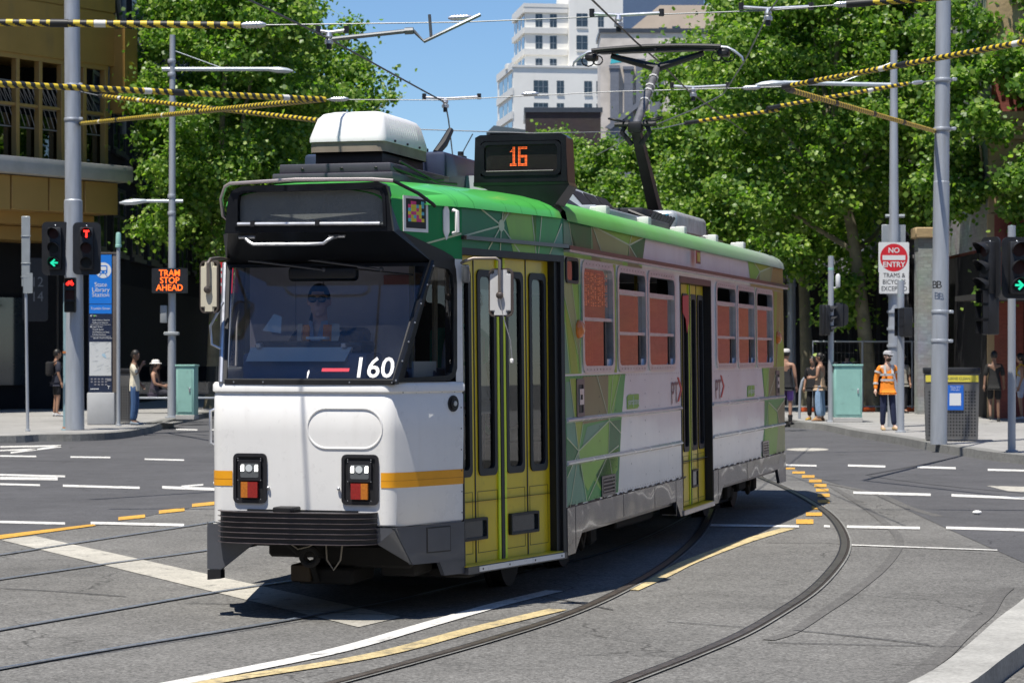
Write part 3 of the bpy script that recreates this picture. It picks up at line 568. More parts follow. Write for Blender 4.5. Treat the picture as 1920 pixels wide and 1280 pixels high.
for a in (4.61,6.225): slab(j,'side',a,a+.03,.31,2.60,-.22,.004)
for a0,a1 in ((4.68,4.98),(5.45,5.76)): ring(j,fnS('side'),rrect(a0,a1,.52,.70,.012,2),rrect(a0+.02,a1-.02,.54,.68,.01,2),o,o+.02,0); slab(j,'side',a0+.02,a1-.02,.54,.68,o,o+.01,1)
spoly(j,'side',[(5.05,2.42),(5.36,2.44),(5.36,2.16),(5.26,2.06),(5.2,2.2),(5.05,2.26)],o+.014,o+.018,3)
j.build('centre_door_frame',[BLACK,mat('dark_door_glass',(.01,.02,.025),.08),mat('maroon_trim',(.10,.03,.03),.4),mat('sticker_red',(.62,.03,.04),.5)],tram)
st=MB(); slab(st,'side',4.62,6.24,.30,.345,-.2,.02,0); slab(st,'side',4.70,6.2,.346,.352,-.15,.012,1); st.build('centre_step',[ALU,YEL],tram)
# skirts ----------------------------------------------------------------
sk=MB()
for pts in ([(0,.655),(4.60,.655),(4.60,.30),(4.86-.0,.30)][:0] or [(0,.655),(4.61,.655),(4.61,.30),(4.50,.30),(4.28,.455),(.50,.455),(.24,.29),(0,.29)],[(6.26,.655),(HX,.655),(HX,.30),(10.62,.30),(10.46,.475),(6.80,.475),(6.52,.31),(6.26,.31)]):
    # split concave outline into convex pieces
    if pts[0][0]==0: parts=[[(0,.655),(.50,.655),(.50,.455),(.24,.29),(0,.29)],[(.50,.655),(4.28,.655),(4.28,.455),(.50,.455)],[(4.28,.655),(4.61,.655),(4.61,.30),(4.50,.30),(4.28,.455)]]
    else: parts=[[(6.26,.655),(6.80,.655),(6.80,.475),(6.52,.31),(6.26,.31)],[(6.80,.655),(10.46,.655),(10.46,.475),(6.80,.475)],[(10.46,.655),(HX,.655),(HX,.30),(10.62,.30),(10.46,.475)]]
    for q in parts: spoly(sk,'side',q,-.03,.008,0)
    lo,hi=(0,4.62) if pts[0][0]==0 else (6.2,HX)
    for a in (.26,2.0,3.3,4.28,6.52,8.3):
        if lo<=a<=hi: slab(sk,'side',a,a+.012,.46 if a not in (.26,4.28,6.52) else .32,.65,.008,.010,1)
    q0,q1,zb_=(.5,4.28,.455) if lo==0 else (6.8,10.46,.475); slab(sk,'side',q0,q1,zb_-.035,zb_,-.10,-.03,1)
    sk.build('side_skirt',[SKIRT,DARKGREY],tram); sk=MB()
    for q in parts: spoly(sk,'side',q,-.03,.008,0,-1)
    sk.build('side_skirt',[SKIRT],tram); sk=MB()
# small fittings on the side ---------------------------------------------
for a0,a1,z0,z1 in ((1.18,1.68,.675,.845),(9.36,9.82,.675,.845)):
    v=MB(); ring(v,fnS('side'),rrect(a0,a1,z0,z1,.01,1),rrect(a0+.04,a1-.04,z0+.025,z1-.02,.008,1),0,.012,0); slab(v,'side',a0+.03,a1-.03,z0+.02,z1-.015,.001,.003,1)
    for k in range(4): zz=z0+.035+k*.03; spoly(v,'side',[(a0+.04,zz),(a1-.04,zz),(a1-.04,zz+.014),(a0+.04,zz+.014)],.003,.014,0)
    v.build('louvre_vent',[DARKGREY,BLACK],tram)
for a0,a1 in ((.35,.60),(10.42,10.68)):
    v=MB(); ring(v,fnS('side'),rrect(a0,a1,1.355,1.655,.012,1),rrect(a0+.04,a1-.04,1.385,1.61,.01,1),0,.012,0); slab(v,'side',a0+.03,a1-.03,1.38,1.62,.002,.004,1); slab(v,'side',a0+.06,a1-.055,1.45,1.575,.004,.02,2); slab(v,'side',a0+.09,a0+.14,1.49,1.53,.02,.024,1)
    v.build('equipment_hatch',[mat('hatch_frame',(.16,.12,.12),.4,.3),BLACK,ALU],tram)
for a,s in ((.44,1),(10.58,1)):
    v=MB(); c=Vector(M('side',a,2.05,.01)); v.ell(c,(.075,.05,.075)); v.build('side_indicator',[mat('amber_lens',(.80,.20,.02),.25,var=0,coat=.8)],tram)
LGM=[mat('logo_plum',(.16,.06,.08),.4,var=0),mat('logo_red',(.62,.03,.03),.4,var=0),mat('logo_green',(.22,.45,.04),.4,var=0),mat('logo_white',(.8,.82,.78),.4,var=0),mat('plate_maroon',(.18,.03,.02),.4,var=0),mat('plate_gold',(.6,.42,.06),.4,var=0)]
for x in (2.20,8.40):
    lg=MB(); spoly(lg,'side',[(x,1.375),(x+.42,1.375),(x+.48,1.395),(x+.48,1.50),(x+.06,1.50),(x,1.48)],.002,.006,2); put_text(lg,'yarra',.082,M('side',x+.13,1.437,.008),(1.25,0,0),(0,.0125,1),3); put_text(lg,'trams',.082,M('side',x+.36,1.437,.008),(1.25,0,0),(0,.0125,1),3); slab(lg,'side',x+.245,x+.252,1.385,1.49,.006,.008,3); lg.build('operator_tag',LGM,tram)
for a0 in (4.10,6.40):
    lg=MB()
    put_text(lg,'P',.29,M('side',a0+.10,1.475,.006),(1.05,0,0),(0,.0125,1),0,.004); put_text(lg,'T',.29,M('side',a0+.27,1.475,.006),(1.05,0,0),(0,.0125,1),0,.004)
    for s_ in (1,-1): spoly(lg,'side',[(a0+.33,1.515+s_*.115),(a0+.40,1.515+s_*.115),(a0+.56,1.515),(a0+.49,1.515)],.002,.006,1)
    lg.build('network_logo',LGM,tram)
lg=MB(); slab(lg,'side',5.2,5.42,2.745,2.875,.05,.056,4); slab(lg,'side',5.24,5.38,2.765,2.855,.056,.060,5); lg.build('crest_plate',LGM,tram)
# ---------------------------------------------------------------- tram front
def arc(cx,cb,r,t0,t1,k=7): return [(cx+r*math.cos(R(t0+(t1-t0)*i/k)),cb+r*math.sin(R(t0+(t1-t0)*i/k))) for i in range(k+1)]
def fplan(o=0.):                          # plan of the lower front from the left cab side round to the right, grown by o
    r=.10
    L=[(-1.592,-.888-o)]; Rr=[(-1.592,.973+o)]
    return L+[(-2.17,-.70-o)]+arc(-2.285+r,-.69+r+.005,r+o,245,180)+[(-2.285-o,-.3),(-2.285-o,0),(-2.285-o,.3)]+arc(-2.285+r,.70-r-.005,r+o,180,115)+[(-2.17,.735+o)]+Rr
lf=MB(); P0=fplan()
rings=[[T(a,b,z) for a,b in fplan(o)] for z,o in ((.655,-.012),(.668,0),(1.0,.0),(1.3,.004),(1.565,0.),(1.572,-.006),(1.58,-.006),(1.59,.012),(1.635,.012),(1.655,-.004))]
lf.loft(rings,0,False,False)
lf.poly([M('cab',-1.665,1.655,.004),M('cab',-1.592,1.655,.004),M('cab',-1.592,2.61,.004),M('cab',-1.665,2.61,.004)]); lf.poly([M('cab',-1.592,1.655,.004),M('cab',-1.592,2.61,.004),M('cab',-1.592,2.61,-.10),M('cab',-1.592,1.655,-.10)])
lf.build('front_panel',[WHITE],tram)
stp=MB()
pl_=[p for p in fplan(.003)]
def fpath(lo,hi): return [p for p in fplan(.0035) if lo<=p[1]<=hi]
right=[(-2.2885,.585),(-2.2885,.60)]+[p for p in fplan(.0035) if p[1]>.605]; left=[p for p in fplan(.0035) if p[1]<-.60]+[(-2.2885,-.60),(-2.2885,-.515)]
for q in (right,left): stp=MB(); stp.loft([[T(a,b,z) for a,b in q] for z in (.925,1.03)],0,False,False); stp.loft([[T(a-.001,b+(.001 if b>0 else -.001),z) for a,b in q] for z in (.972,.9745)],1,False,False); recalc(stp.build('front_stripe',[ORANGE,mat('stripe_seam',(.45,.18,.01),.5)],tram))
F0=-2.285
def fr(b,z,o): return T(F0-o,b,z)
# capsule ridge on the panel
cp=MB(); oc=[( .32+x*1.0,z) for x,z in rrect(-.275,.275,1.195,1.475,.138,8)]; 
def scalecap(k): return [(.32+(x-.32)*(1-k/.275),1.335+(z-1.335)*(1-k/.14)) for x,z in oc]
n=len(oc); rr=[[fr(b,z,h) for b,z in scalecap(k)] for k,h in ((-.008,.001),(-.003,.009),(.004,.009),(.012,.0),(.013,.0015))]
cp.loft(rr,0,True,False); cp.build('blanking_plate_ridge',[WHITE],tram)
# headlight boxes
HOUS=mat('lamp_housing',(.02,.02,.024),.35,var=.3); LENS=mat('lamp_lens',(.75,.8,.82),.08,.2,var=0,coat=1); CLEAR=mat('lamp_glass_dark',(.10,.11,.12),.1,var=0,coat=1)
LEDW=emitter('led_white',(1,.98,.9),4.0); REDL=mat('tail_lens_red',(.30,.012,.010),.2,var=.25,scale=60,coat=.8); AMB=mat('turn_lens_amber',(.52,.16,.012),.2,var=.25,scale=60,coat=.8)
for sgn,(b0,b1) in ((-1,(-.505,-.255)),(1,(.300,.570))):
    h=MB(); ring(h,fr,rrect(b0,b1,.805,1.155,.035),rrect(b0+.022,b1-.022,.83,1.132,.02),-.07,.016,0)
    h.poly([fr(b,z,-.0-.001+.003) for b,z in rrect(b0+.01,b1-.01,.82,1.14,.02)],1)
    c=(b0+b1)/2+.0*sgn; 
    h.hexa([fr(c-.085,.965,.002),fr(c+.085,.965,.002),fr(c+.085,.965,.022),fr(c-.085,.965,.022),fr(c-.085,1.11,.002),fr(c+.085,1.11,.002),fr(c+.085,1.11,.022),fr(c-.085,1.11,.022)],0)
    h.poly([fr(b,z,.024) for b,z in rrect(c-.068,c+.068,.985,1.085,.012)],2)
    ho=h.build('headlight',[HOUS,BLACK,CLEAR],tram)
    l=MB(); l.poly([fr(c-.002+.026*math.cos(t),1.052+.026*math.sin(t),.028) for t in np.linspace(0,6.28,19)[:-1]],0)
    for dx in (-.052,.052): l.poly([fr(c+dx+x,z,.028) for x,z in ((-.012,1.03),(.012,1.03),(.012,1.075),(-.004,1.075),(-.012,1.065))],1)
    l.build('lamp',[LENS,LEDW],ho)
    t=MB(); x0,x1=c-.062,c+.062
    sp=.05
    am=(x0,x0+sp) if sgn<0 else (x1-sp,x1); rd_=(x0+sp,x1) if sgn<0 else (x0,x1-sp)
    for (q0,q1),mi in ((rd_,0),(am,1)):
        t.hexa([fr(q0,.845,.003),fr(q1,.845,.003),fr(q1,.845,.03),fr(q0,.845,.03),fr(q0,.955,.003),fr(q1,.955,.003),fr(q1,.955,.03),fr(q0,.955,.03)],mi)
    t.build('tail_light',[REDL,AMB],ho)
    bl=MB(); 
    for x in (-.085,.085):
        for z in (.968,1.105,.835,1.12): bl.poly([fr(c+x+.004*math.cos(t_),z+.004*math.sin(t_),.026) for t_ in (0,1.05,2.1,3.14,4.19,5.24)])
    bl.build('lamp_screws',[ALU],ho)
    cl=MB(); x=b1+.012 if sgn<0 else b0-.022; cl.ell(fr(x,.915,.012),(.012,.012,.012)); cl.build('latch',[ALU],tram)
# bumper
def bplan(o): return [(-2.28,-.60-o*.2),(-2.33-o*.4,-.588-o),(-2.40-o,-.54-o*.6),(-2.45-o,-.42),(-2.47-o,-.2),(-2.475-o,-.02),(-2.47-o,.16),(-2.45-o,.38),(-2.40-o,.50+o*.6),(-2.33-o*.4,.548+o),(-2.28,.56+o*.2)]
bm_=MB(); bm_.loft([[T(a,b,z) for a,b in bplan(0)] for z in (.535,.752)],0,False,False); bm_.poly([T(a,b,.752) for a,b in bplan(0)],0); bm_.poly([T(a,b,.535) for a,b in bplan(0)],0)
for k in range(7):
    z=.536+k*.036; bm_.loft([[T(a,b,zz) for a,b in bplan(oo)] for zz,oo in ((z,0),(z,.018),(z+.005,.018),(z+.005,0))],1,False,False)
recalc(bm_.build('bumper',[mat('bumper_dark',(.022,.022,.026),.45,var=.4,scale=6),mat('bumper_rib',(.13,.11,.115),.4,.4,var=.4,scale=8)],tram))
cb=MB(); cb.bbox(-2.44,-2.29,-.16,.0,.752,.79,.012,0,2,lambda x,y,z:T(x,y,z)); cb.box(*[0]*6) if 0 else None
cb.hexa([T(-2.446,-.135,.758),T(-2.446,-.025,.758),T(-2.43,-.025,.758),T(-2.43,-.135,.758),T(-2.446,-.135,.782),T(-2.446,-.025,.782),T(-2.43,-.025,.782),T(-2.43,-.135,.782)],0)
cb.hexa([T(-2.30,-.40,.752),T(-2.30,.42,.752),T(-2.283,.42,.752),T(-2.283,-.40,.752),T(-2.30,-.40,.764),T(-2.30,.42,.764),T(-2.283,.42,.764),T(-2.283,-.40,.764)],0)
cb.build('coupler_cover',[BLACK],tram)
# front skirts
FSM=[mat('front_skirt_grey',(.075,.08,.095),.3,var=.15,scale=3,bump=.003,bscale=4,coat=.5),BLACK,BLACK]
for s in (1,-1):
    fs=MB()
    for q in ([(-2.30,.650),(-1.595,.655),(-1.595,.38),(-2.12,.385)],[(-1.85,.385),(-1.595,.385),(-1.595,.285),(-1.80,.285)]): spoly(fs,'cab',q,-.03,.004,0,s)
    if s==1:
        fc=[T(-2.292,.70,.650),T(-2.12,.752,.385),T(-2.29,.56,.535),T(-2.30,.54,.650)]; fs.poly(fc,0); fs.poly([fc[0],M('cab',-2.29,.65,.004),M('cab',-2.12,.385,.004),fc[1]],0)
        spoly(fs,'cab',[(-1.98,.455),(-1.74,.455),(-1.74,.635),(-1.98,.635)],.004,.009,1); spoly(fs,'cab',[(-1.972,.463),(-1.748,.463),(-1.748,.627),(-1.972,.627)],.009,.011,0)
    else:
        fs.prism([T(-2.29,b,z) for b,z in [(-.695,.655),(-.695,.335),(-.60,.335),(-.36,.52),(-.36,.655)]],(.03,0,0),0)
        fs.prism([T(-2.29,-.695,.655),T(-2.29,-.695,.335),T(-2.15,-.755,.335),T(-2.15,-.755,.655)],(0,.01,0),0)
        fs.prism([T(-2.30,-.70,.33),T(-2.30,-.70,.26),T(-2.30,-.60,.27),T(-2.30,-.60,.33)],(.08,0,0),2)
    recalc(fs.build('front_skirt',FSM,tram))
# windscreen
BL,BR_,TL,TR=(F0,-.585,1.655),(F0,.690,1.655),(-1.93,-.705,2.50),(-1.93,.845,2.50)
SL,SR=(-2.30,-.545,2.70),(-2.30,.68,2.70)
def wq(s,t,o=0.):                        # s 0..1 left to right, t 0..1 up the raked screen
    lo=Vector(BL).lerp(Vector(BR_),s); hi=Vector(TL).lerp(Vector(TR),s); p=lo.lerp(hi,t); return T(p.x-o*.92,p.y,p.z-o*.38+o*.0)
ws=MB(); ws.poly([wq(0,0),wq(1,0),wq(1,1),wq(0,1)]); wso=ws.build('windscreen',[GLASS_WIND],tram)
fmr=MB()
def bar(p,q,r,mi=0): fmr.tube([p,q],r,8,mi)
o_=[(0,0),(1,0),(1,1),(0,1)]; i_=[(.022,.03),(.978,.03),(.975,.97),(.02,.97)]
ring(fmr,lambda s,t,o:wq(s,t,o),o_,i_,-.004,.012,0)
# rubber from the pillar to the cab-side window, and its surround
cabout=[(-2.285,1.655),(-1.74,1.668),(-1.69,1.69),(-1.663,1.75),(-1.655,2.36),(-1.665,2.46),(-1.70,2.535),(-1.78,2.57),(-2.24,2.705),(-1.93,2.50)]
glassp=[(-2.20,1.685),(-1.77,1.70),(-1.72,1.72),(-1.70,1.78),(-1.69,2.32),(-1.70,2.41),(-1.74,2.455),(-1.885,2.47)]
def cabring(s):
    m=MB()
    # surround as quads between the outline and the glass outline
    O2=[(-2.285,1.655),(-1.74,1.662),(-1.685,1.69),(-1.662,1.75),(-1.655,2.36),(-1.665,2.46),(-1.72,2.52),(-1.935,2.50)]
    ring(m,lambda a,z,o:M('cab',a,z,o,s),O2,glassp,-.02,.014,0)
    m.poly([M('cab',a,z,.012,s) for a,z in ((-1.935,2.50),(-1.72,2.52),(-1.665,2.46),(-1.69,2.545),(-1.78,2.58),(-2.24,2.715),(-2.30,2.72),(-2.30,2.70))],0)
    mo=m.build('cab_side_window',[BLK_GLOSS],tram); p=MB(); p.poly([M('cab',a,z,.0,s) for a,z in glassp]); p.build('pane',[glass('cab_side_glass',(.82,.84,.86),.06)],mo); return mo
cabring(1); cabring(-1)
pb=MB(); pb.tube([T(-2.292,-.60,1.65),T(-1.935,-.715,2.505)],.02,8,0); pb.build('windscreen_pillar',[ALU],tram)
pb=MB(); pb.tube([T(-2.295,.692,1.65),T(-1.935,.85,2.505)],.024,8,0)
for k in range(7):
    p=Vector(T(-2.305,.70,1.67)).lerp(Vector(T(-1.945,.86,2.47)),k/6.); pb.ell(p+Vector((-.018,-.006,0)),(.007,.007,.007),1,6,4)
pb.build('windscreen_pillar',[BLK_GLOSS,ALU],tram)
fmr.add([T(*TL),T(*TR),T(*SR),T(*SL)],[(0,1,2,3)],1); fmr.add([T(*SL),T(*TL),T(-2.2,-.62,2.70)],[(0,1,2)],1); fmr.add([T(*SR),T(*TR),T(-2.24,.70,2.715)],[(0,1,2)],1)
fmr.add([T(-2.30,-.545,2.71),T(-2.30,-.545,1.66),T(-1.9,-.72,2.6)],[(0,1,2)],1) if 0 else None
fmr.build('windscreen_surround',[BLACK,BLK_GLOSS],tram)
sl=MB(); sl.loft([[T(a,b,z) for a,b in [(-2.30,-.57),(-2.302,0),(-2.30,.69)]] for z in (1.638,1.672)],0,False,False)
for b in (-.28,.36,.67,-.5): sl.ell(T(-2.303,b,1.655),(.006,.006,.006),1,6,4)
sl.build('windscreen_sill',[BLACK,ALU],tram)
# wipers, horizontal handle, top sign box
for (s0,t0),(s1,t1),(s2,t2),(s3,t3) in (((.38,1.06),(.77,.955),(.62,.96),(.93,.90)),((.12,1.05),(.49,.955),(.36,.965),(.62,.925))):
    wp=MB(); wp.tube([wq(s0,t0,.05),wq(s1,t1,.035)],[.011,.007],6,0); wp.tube([wq(s2,t2,.02),wq(s3,t3,.02)],.007,6,1); wp.ell(wq(s1,t1,.03),(.018,.018,.018),0,8,5); wp.build('wiper',[mat('wiper_grey',(.10,.10,.11),.4,.3),BLACK],tram)
hb=MB(); pts=[T(-2.30,-.40,2.665),T(-2.345,-.39,2.655),T(-2.36,-.36,2.635),T(-2.36,-.33,2.618),T(-2.36,.06,2.615),T(-2.36,.19,2.618),T(-2.36,.22,2.64),T(-2.345,.245,2.655),T(-2.29,.26,2.665)]
hb.tube(pts,.012,8,0); hb.tube([T(-2.30,-.46,2.672),T(-2.30,-.34,2.672)],.012,6,0); hb.tube([T(-2.28,.20,2.672),T(-2.28,.32,2.672)],.012,6,0); hb.build('front_grab_rail',[ALU],tram)
sb=MB()
ft=[(-.555,2.70),(.685,2.70),(.655,2.95),(.635,3.015),(.58,3.04),(-.42,3.03),(-.50,3.00),(-.53,2.94)]
inn=[(-.455,2.755),(.62,2.745),(.612,2.93),(.595,2.975),(.55,2.99),(-.40,2.985),(-.445,2.965),(-.455,2.92)]
ring(sb,lambda b,z,o:T(-2.315-o,b,z),ft,inn,-.06,.02,0)
ring(sb,lambda b,z,o:T(-2.33-o,b,z),[(b+(b-.08)*.045,z+(z-2.87)*.09) for b,z in inn],inn,-.03,.016,0)
sb.add([T(-2.295,b,z) for b,z in ft]+[T(-1.95,(b-.07)*1.12+.07,z-.02) for b,z in ft],[(i,(i+1)%8,8+(i+1)%8,8+i) for i in range(8)],0)
sbo=sb.build('sign_box',[BLK_GLOSS],tram)
sd_=MB(); sd_.poly([T(-2.29,b,z) for b,z in inn],0); 
sdo=sd_.build('destination_display',[mat('perforated_display',(.15,.16,.155),.25,var=.12,scale=3,bump=.0015,bscale=160,coat=.5)],sbo)
bb=MB(); bb.tube([T(-2.352,-.45,2.762),T(-2.352,.60,2.752)],.013,8,0); bb.box(*[0]*6) if 0 else None
for b in (-.35,.13): bb.hexa([T(-2.37,b,2.742),T(-2.37,b+.03,2.742),T(-2.34,b+.03,2.742),T(-2.34,b,2.742),T(-2.37,b,2.782),T(-2.37,b+.03,2.782),T(-2.34,b+.03,2.782),T(-2.34,b,2.782)],1)
bb.build('display_trim',[ALU,BLACK],sbo)
tb=MB(); tb.tube([T(-2.15,-.60,2.80),T(-2.2,-.62,2.83),T(-2.24,-.62,2.95),T(-2.29,-.57,3.03),T(-2.37,-.5,3.045),T(-2.40,0,3.062),T(-2.38,.55,3.055),T(-2.34,.69,3.045)],.013,8,0); tb.tube([T(-2.34,.69,3.045),T(-2.1,.80,2.97),T(-1.96,.86,2.905),T(-1.93,.865,2.89)],.013,8,1)
tb.build('roof_trim_rail',[mat('trim_pink_grey',(.50,.44,.43),.35,.5),BLACK],tram)
gp=MB(); gp.poly([M('cab',a,z,.006) for a,z in ((-2.30,2.715),(-2.24,2.712),(-1.78,2.575),(-1.69,2.54),(-1.66,2.53),(-1.592,2.53),(-1.592,2.915),(-2.30,2.93))],0)
gp.poly([M('cab',-2.30,2.915,.006),M('cab',-1.592,2.905,.006),M('cab',-1.592,2.98,-.03),M('cab',-2.30,3.03,-.03)],1)
ln2=MB(); gp.poly([M('cab',a,z,.009) for a,z in ((-1.98,2.63),(-1.6,2.72),(-1.6,2.705),(-1.96,2.622))],2)
gp.build('cab_green_panel',[mat('livery_deep_green',(.008,.24,.07),.35,var=.08,coat=.03,spec=.22,bump=.003,bscale=3),ROOFG,LIV[7]],tram); gp=MB(); gp.poly([M('cab',a,z,.006,-1) for a,z in ((-2.30,2.70),(-1.592,2.50),(-1.592,2.915),(-2.30,2.93))],0); gp.poly([M('cab',-2.30,2.915,.006,-1),M('cab',-1.592,2.905,.006,-1),M('cab',-1.592,2.98,-.03,-1),M('cab',-2.30,3.03,-.03,-1)],1); gp.poly([M('cab',-1.592,2.5,.004,-1),M('cab',-1.592,1.655,.004,-1),M('tap',-1.592,1.655,.004,-1),M('tap',-1.592,2.5,.004,-1)],0)
gp.poly([M('tap',-1.592,2.5,0,-1),M('tap',-1.4,2.5,0,-1),M('tap',-1.4,2.9,0,-1),M('tap',-1.592,2.9,0,-1)],0)
gp.build('cab_green_panel',[mat('livery_deep_green',(.01,.22,.075),.22,var=.08,coat=.8,bump=.003,bscale=3),ROOFG,LIV[7]],tram)
cc=MB(); spoly(cc,'cab',[(-2.19,2.705),(-1.945,2.705),(-1.945,2.955),(-2.19,2.955)],.008,.014,0); spoly(cc,'cab',[(-2.165,2.73),(-1.97,2.73),(-1.97,2.935),(-2.165,2.935)],.014,.017,1)
rows=["BMMB.C","MYYCYC","CYYMYB","YMMYYC","MYCMYB","CYYMMY"]; pal={'M':2,'Y':3,'C':4}
random.seed(9)
for r_,row in enumerate(rows):
    for c_,ch in enumerate(row):
        if ch in pal: a0=-2.145+c_*.026; z0=2.895-r_*.024; spoly(cc,'cab',[(a0,z0),(a0+.0255,z0),(a0+.0255,z0+.0235),(a0,z0+.0235)],.017,.0185,pal[ch])
cc.build('code_plate',[WHITE,BLACK,mat('code_magenta',(.72,.05,.22),.5,var=0),mat('code_yellow',(.78,.62,.04),.5,var=0),mat('code_cyan',(.12,.5,.62),.5,var=0)],tram)
hd=MB(); spoly(hd,'cab',[(-1.79,2.72),(-1.76,2.66),(-1.73,2.72),(-1.73,2.87),(-1.76,2.93),(-1.79,2.87)],.008,.016,0); hd.tube([M('cab',-1.70,2.71,.02),M('cab',-1.70,2.72,.06),M('cab',-1.70,2.865,.06),M('cab',-1.70,2.875,.02)],.016,8,0); hd.build('side_marker_handle',[WHITE],tram)
hn=MB(); c=Vector(M('cab',-1.72,1.52,.006)); 
for rr_,oo,mi in ((.058,.012,0),(.04,.022,0),(.018,.03,1)):
    hn.add([M('cab',-1.70+rr_*.9*math.cos(t),1.50+rr_*math.sin(t),oo) for t in np.linspace(0,6.28,21)[:-1]]+[M('cab',-1.70+rr_*.9*math.cos(t),1.50+rr_*math.sin(t),.003) for t in np.linspace(0,6.28,21)[:-1]],[tuple(range(20))]+[(i,(i+1)%20,20+(i+1)%20,20+i) for i in range(20)],mi)
hn.build('horn_boss',[BLACK,ALU],tram)
# number and stickers on the screen
def wtext(mb,txt,size,s,t,mi=0,bold=0.,sx=1.):
    p=Vector(wq(s,t,.004)); ux=(Vector(wq(s+.01,t,.004))-p).normalized(); uy=(Vector(wq(s,t+.01,.004))-p).normalized(); uy=(uy-ux*uy.dot(ux)).normalized(); put_text(mb,txt,size,p,ux*sx,uy,mi,bold)
nb=MB(); wtext(nb,'160',.215,.855,.115,0,.012,.95)
nb.poly([wq(*q,.004) for q in ((.565,.09),(.72,.09),(.72,.118),(.565,.118))],1)
nb.poly([wq(*q,.004) for q in ((.487,.035),(.491,.035),(.497,.085),(.492,.105),(.484,.085))],0)
nb.build('fleet_number',[mat('decal_white',(.85,.85,.85),.4,var=0),mat('decal_red',(.6,.03,.06),.4,var=0)],tram)
# mirrors
WM=mat('mirror_shell_white',(.60,.60,.60),.4,var=.1); BG_=mat('mirror_shell_cream',(.62,.58,.46),.45,var=.08)
def mirror(ca,cb_,cz,w_,h_,yaw,shell,armpts):
    m=MB(); bm=bmesh.new(); bmesh.ops.create_cube(bm,size=1)
    for v in bm.verts: v.co=Vector((v.co.x*.035,v.co.y*w_,v.co.z*h_))
    ed=[e for e in bm.edges if abs(e.verts[0].co.x-e.verts[1].co.x)>.01]; bmesh.ops.bevel(bm,geom=ed,offset=.035,segments=4,affect='EDGES')
    bmesh.ops.bevel(bm,geom=[e for e in bm.edges if all(abs(abs(v.co.x)-.0175)<1e-4 for v in e.verts)],offset=.006,segments=2,affect='EDGES')
    rot=Matrix.Rotation(yaw,3,'Z'); c=Vector(T(ca,cb_,cz))
    m.bm(bm,0,lambda x,y,z:tuple(c+rot@Vector((x,y,z))),True)
    q=rrect(-w_/2-.006,w_/2+.006,-h_/2-.006,h_/2+.006,.04); q2=rrect(-w_/2+.006,w_/2-.006,-h_/2+.006,h_/2-.006,.03)
    ring(m,lambda y,z,o:tuple(c+rot@Vector((-o,y,z))),q,q2,-.022,.012,1)
    m.poly([tuple(c+rot@Vector((.019,y,z))) for y,z in rrect(-w_/2+.01,w_/2-.01,-h_/2+.01,h_/2-.01,.03)],2)
    m.ell(c+rot@Vector((-.035,.0,-.02)),(.02,.028,.028),1,10,6); 
    o=m.build('mirror',[shell,mat('mirror_rim',(.12,.10,.09),.4,.4),mat('mirror_glass',(.8,.8,.82),.03,1,var=0)],tram)
    a=MB(); a.tube(armpts,.011,8,0); a.build('mirror_arm',[mat('arm_steel',(.30,.26,.23),.4,.7)],o); return o
mo=mirror(-1.52,1.235,2.292,.165,.335,R(0),WM,[T(-1.63,.97,2.50),T(-1.64,1.0,2.515),T(-1.60,1.05,2.535),T(-1.565,1.21,2.535),T(-1.56,1.235,2.52),T(-1.56,1.235,2.28)])
x=MB(); x.tube([T(-1.56,1.235,2.25),T(-1.53,1.26,2.1),T(-1.5,1.30,1.95),T(-1.5,1.31,1.82)],.004,6,0); x.bbox(-1.512,-1.488,1.298,1.322,1.785,1.82,.006,1,1,T); x.build('hanging_cord',[ALU,WHITE],mo)
x=MB(); x.lathe([(.025,-.10),(.03,-.09),(.03,.02),(.02,.03),(.0,.03)],T(-1.62,1.0,2.46),12,0); x.build('marker_lamp',[CLEAR],mo)
mirror(-2.33,-.668,2.325,.14,.36,R(-8),BG_,[T(-2.0,-.66,2.53),T(-2.15,-.67,2.535),T(-2.33,-.665,2.52),T(-2.375,-.665,2.49),T(-2.375,-.665,2.31)])
lg_=MB(); lg_.tube([T(-2.2,-.62,1.88),T(-2.22,-.70,1.92),T(-2.22,-.71,2.05),T(-2.15,-.64,2.22)],.01,6,0); lg_.build('side_grab_rail',[ALU],tram); lg_=MB(); lg_.tube([T(-2.2,-.66,1.2),T(-2.22,-.71,1.22),T(-2.22,-.71,1.45),T(-2.2,-.66,1.47)],.012,6,0); lg_.build('side_grab_rail',[ALU],tram)
# ---------------------------------------------------------------- roof equipment
ac=MB()
def acring(z,k,da=0): 
    return [T(a,b,z) for a,b in [(x,y) for x,y in rrect(-1.52+da+k,-.44-k*.6,-.225+k*.55,.355-k*.55,.06,3)]]
ac.loft([acring(3.325,0.0),acring(3.40,-.0),acring(3.405,.0)],1,True,False)
ac.loft([acring(3.40,-.012),acring(3.43,-.012),acring(3.50,.02),acring(3.575,.055),acring(3.615,.105),acring(3.635,.19)],0,True,True)
ac.loft([acring(3.325,.02),acring(3.325,.06)],1,True,True)
for k in range(13):
    a=-1.32+k*.052; 
    ac.tube([T(a,.347,3.445),T(a,.338,3.51),T(a,.318,3.578)],.009,6,0)
for a in (-1.3,-1.0,-.7): ac.ell(T(a,.368,3.415),(.01,.01,.01),2,6,4)
ac.build('roof_air_conditioner',[mat('ac_white_plastic',(.80,.80,.80),.4,var=.05,spots=.2,sscale=12),mat('ac_tan_base',(.26,.22,.17),.6,var=.25),BLACK],tram)
bx=MB(); TT=lambda x,y,z:T(x,y,z)
bx.bbox(-1.76,-.25,-.42,.50,3.09,3.155,.01,0,2,TT); bx.bbox(-1.72,-.25,-.38,.47,3.155,3.225,.01,0,2,TT); bx.bbox(-1.45,-.45,-.20,.32,3.225,3.325,.01,1,2,TT)
for b in (-.2,.1,.36): bx.ell(T(-1.725,b,3.19),(.004,.015,.008),1,8,4)
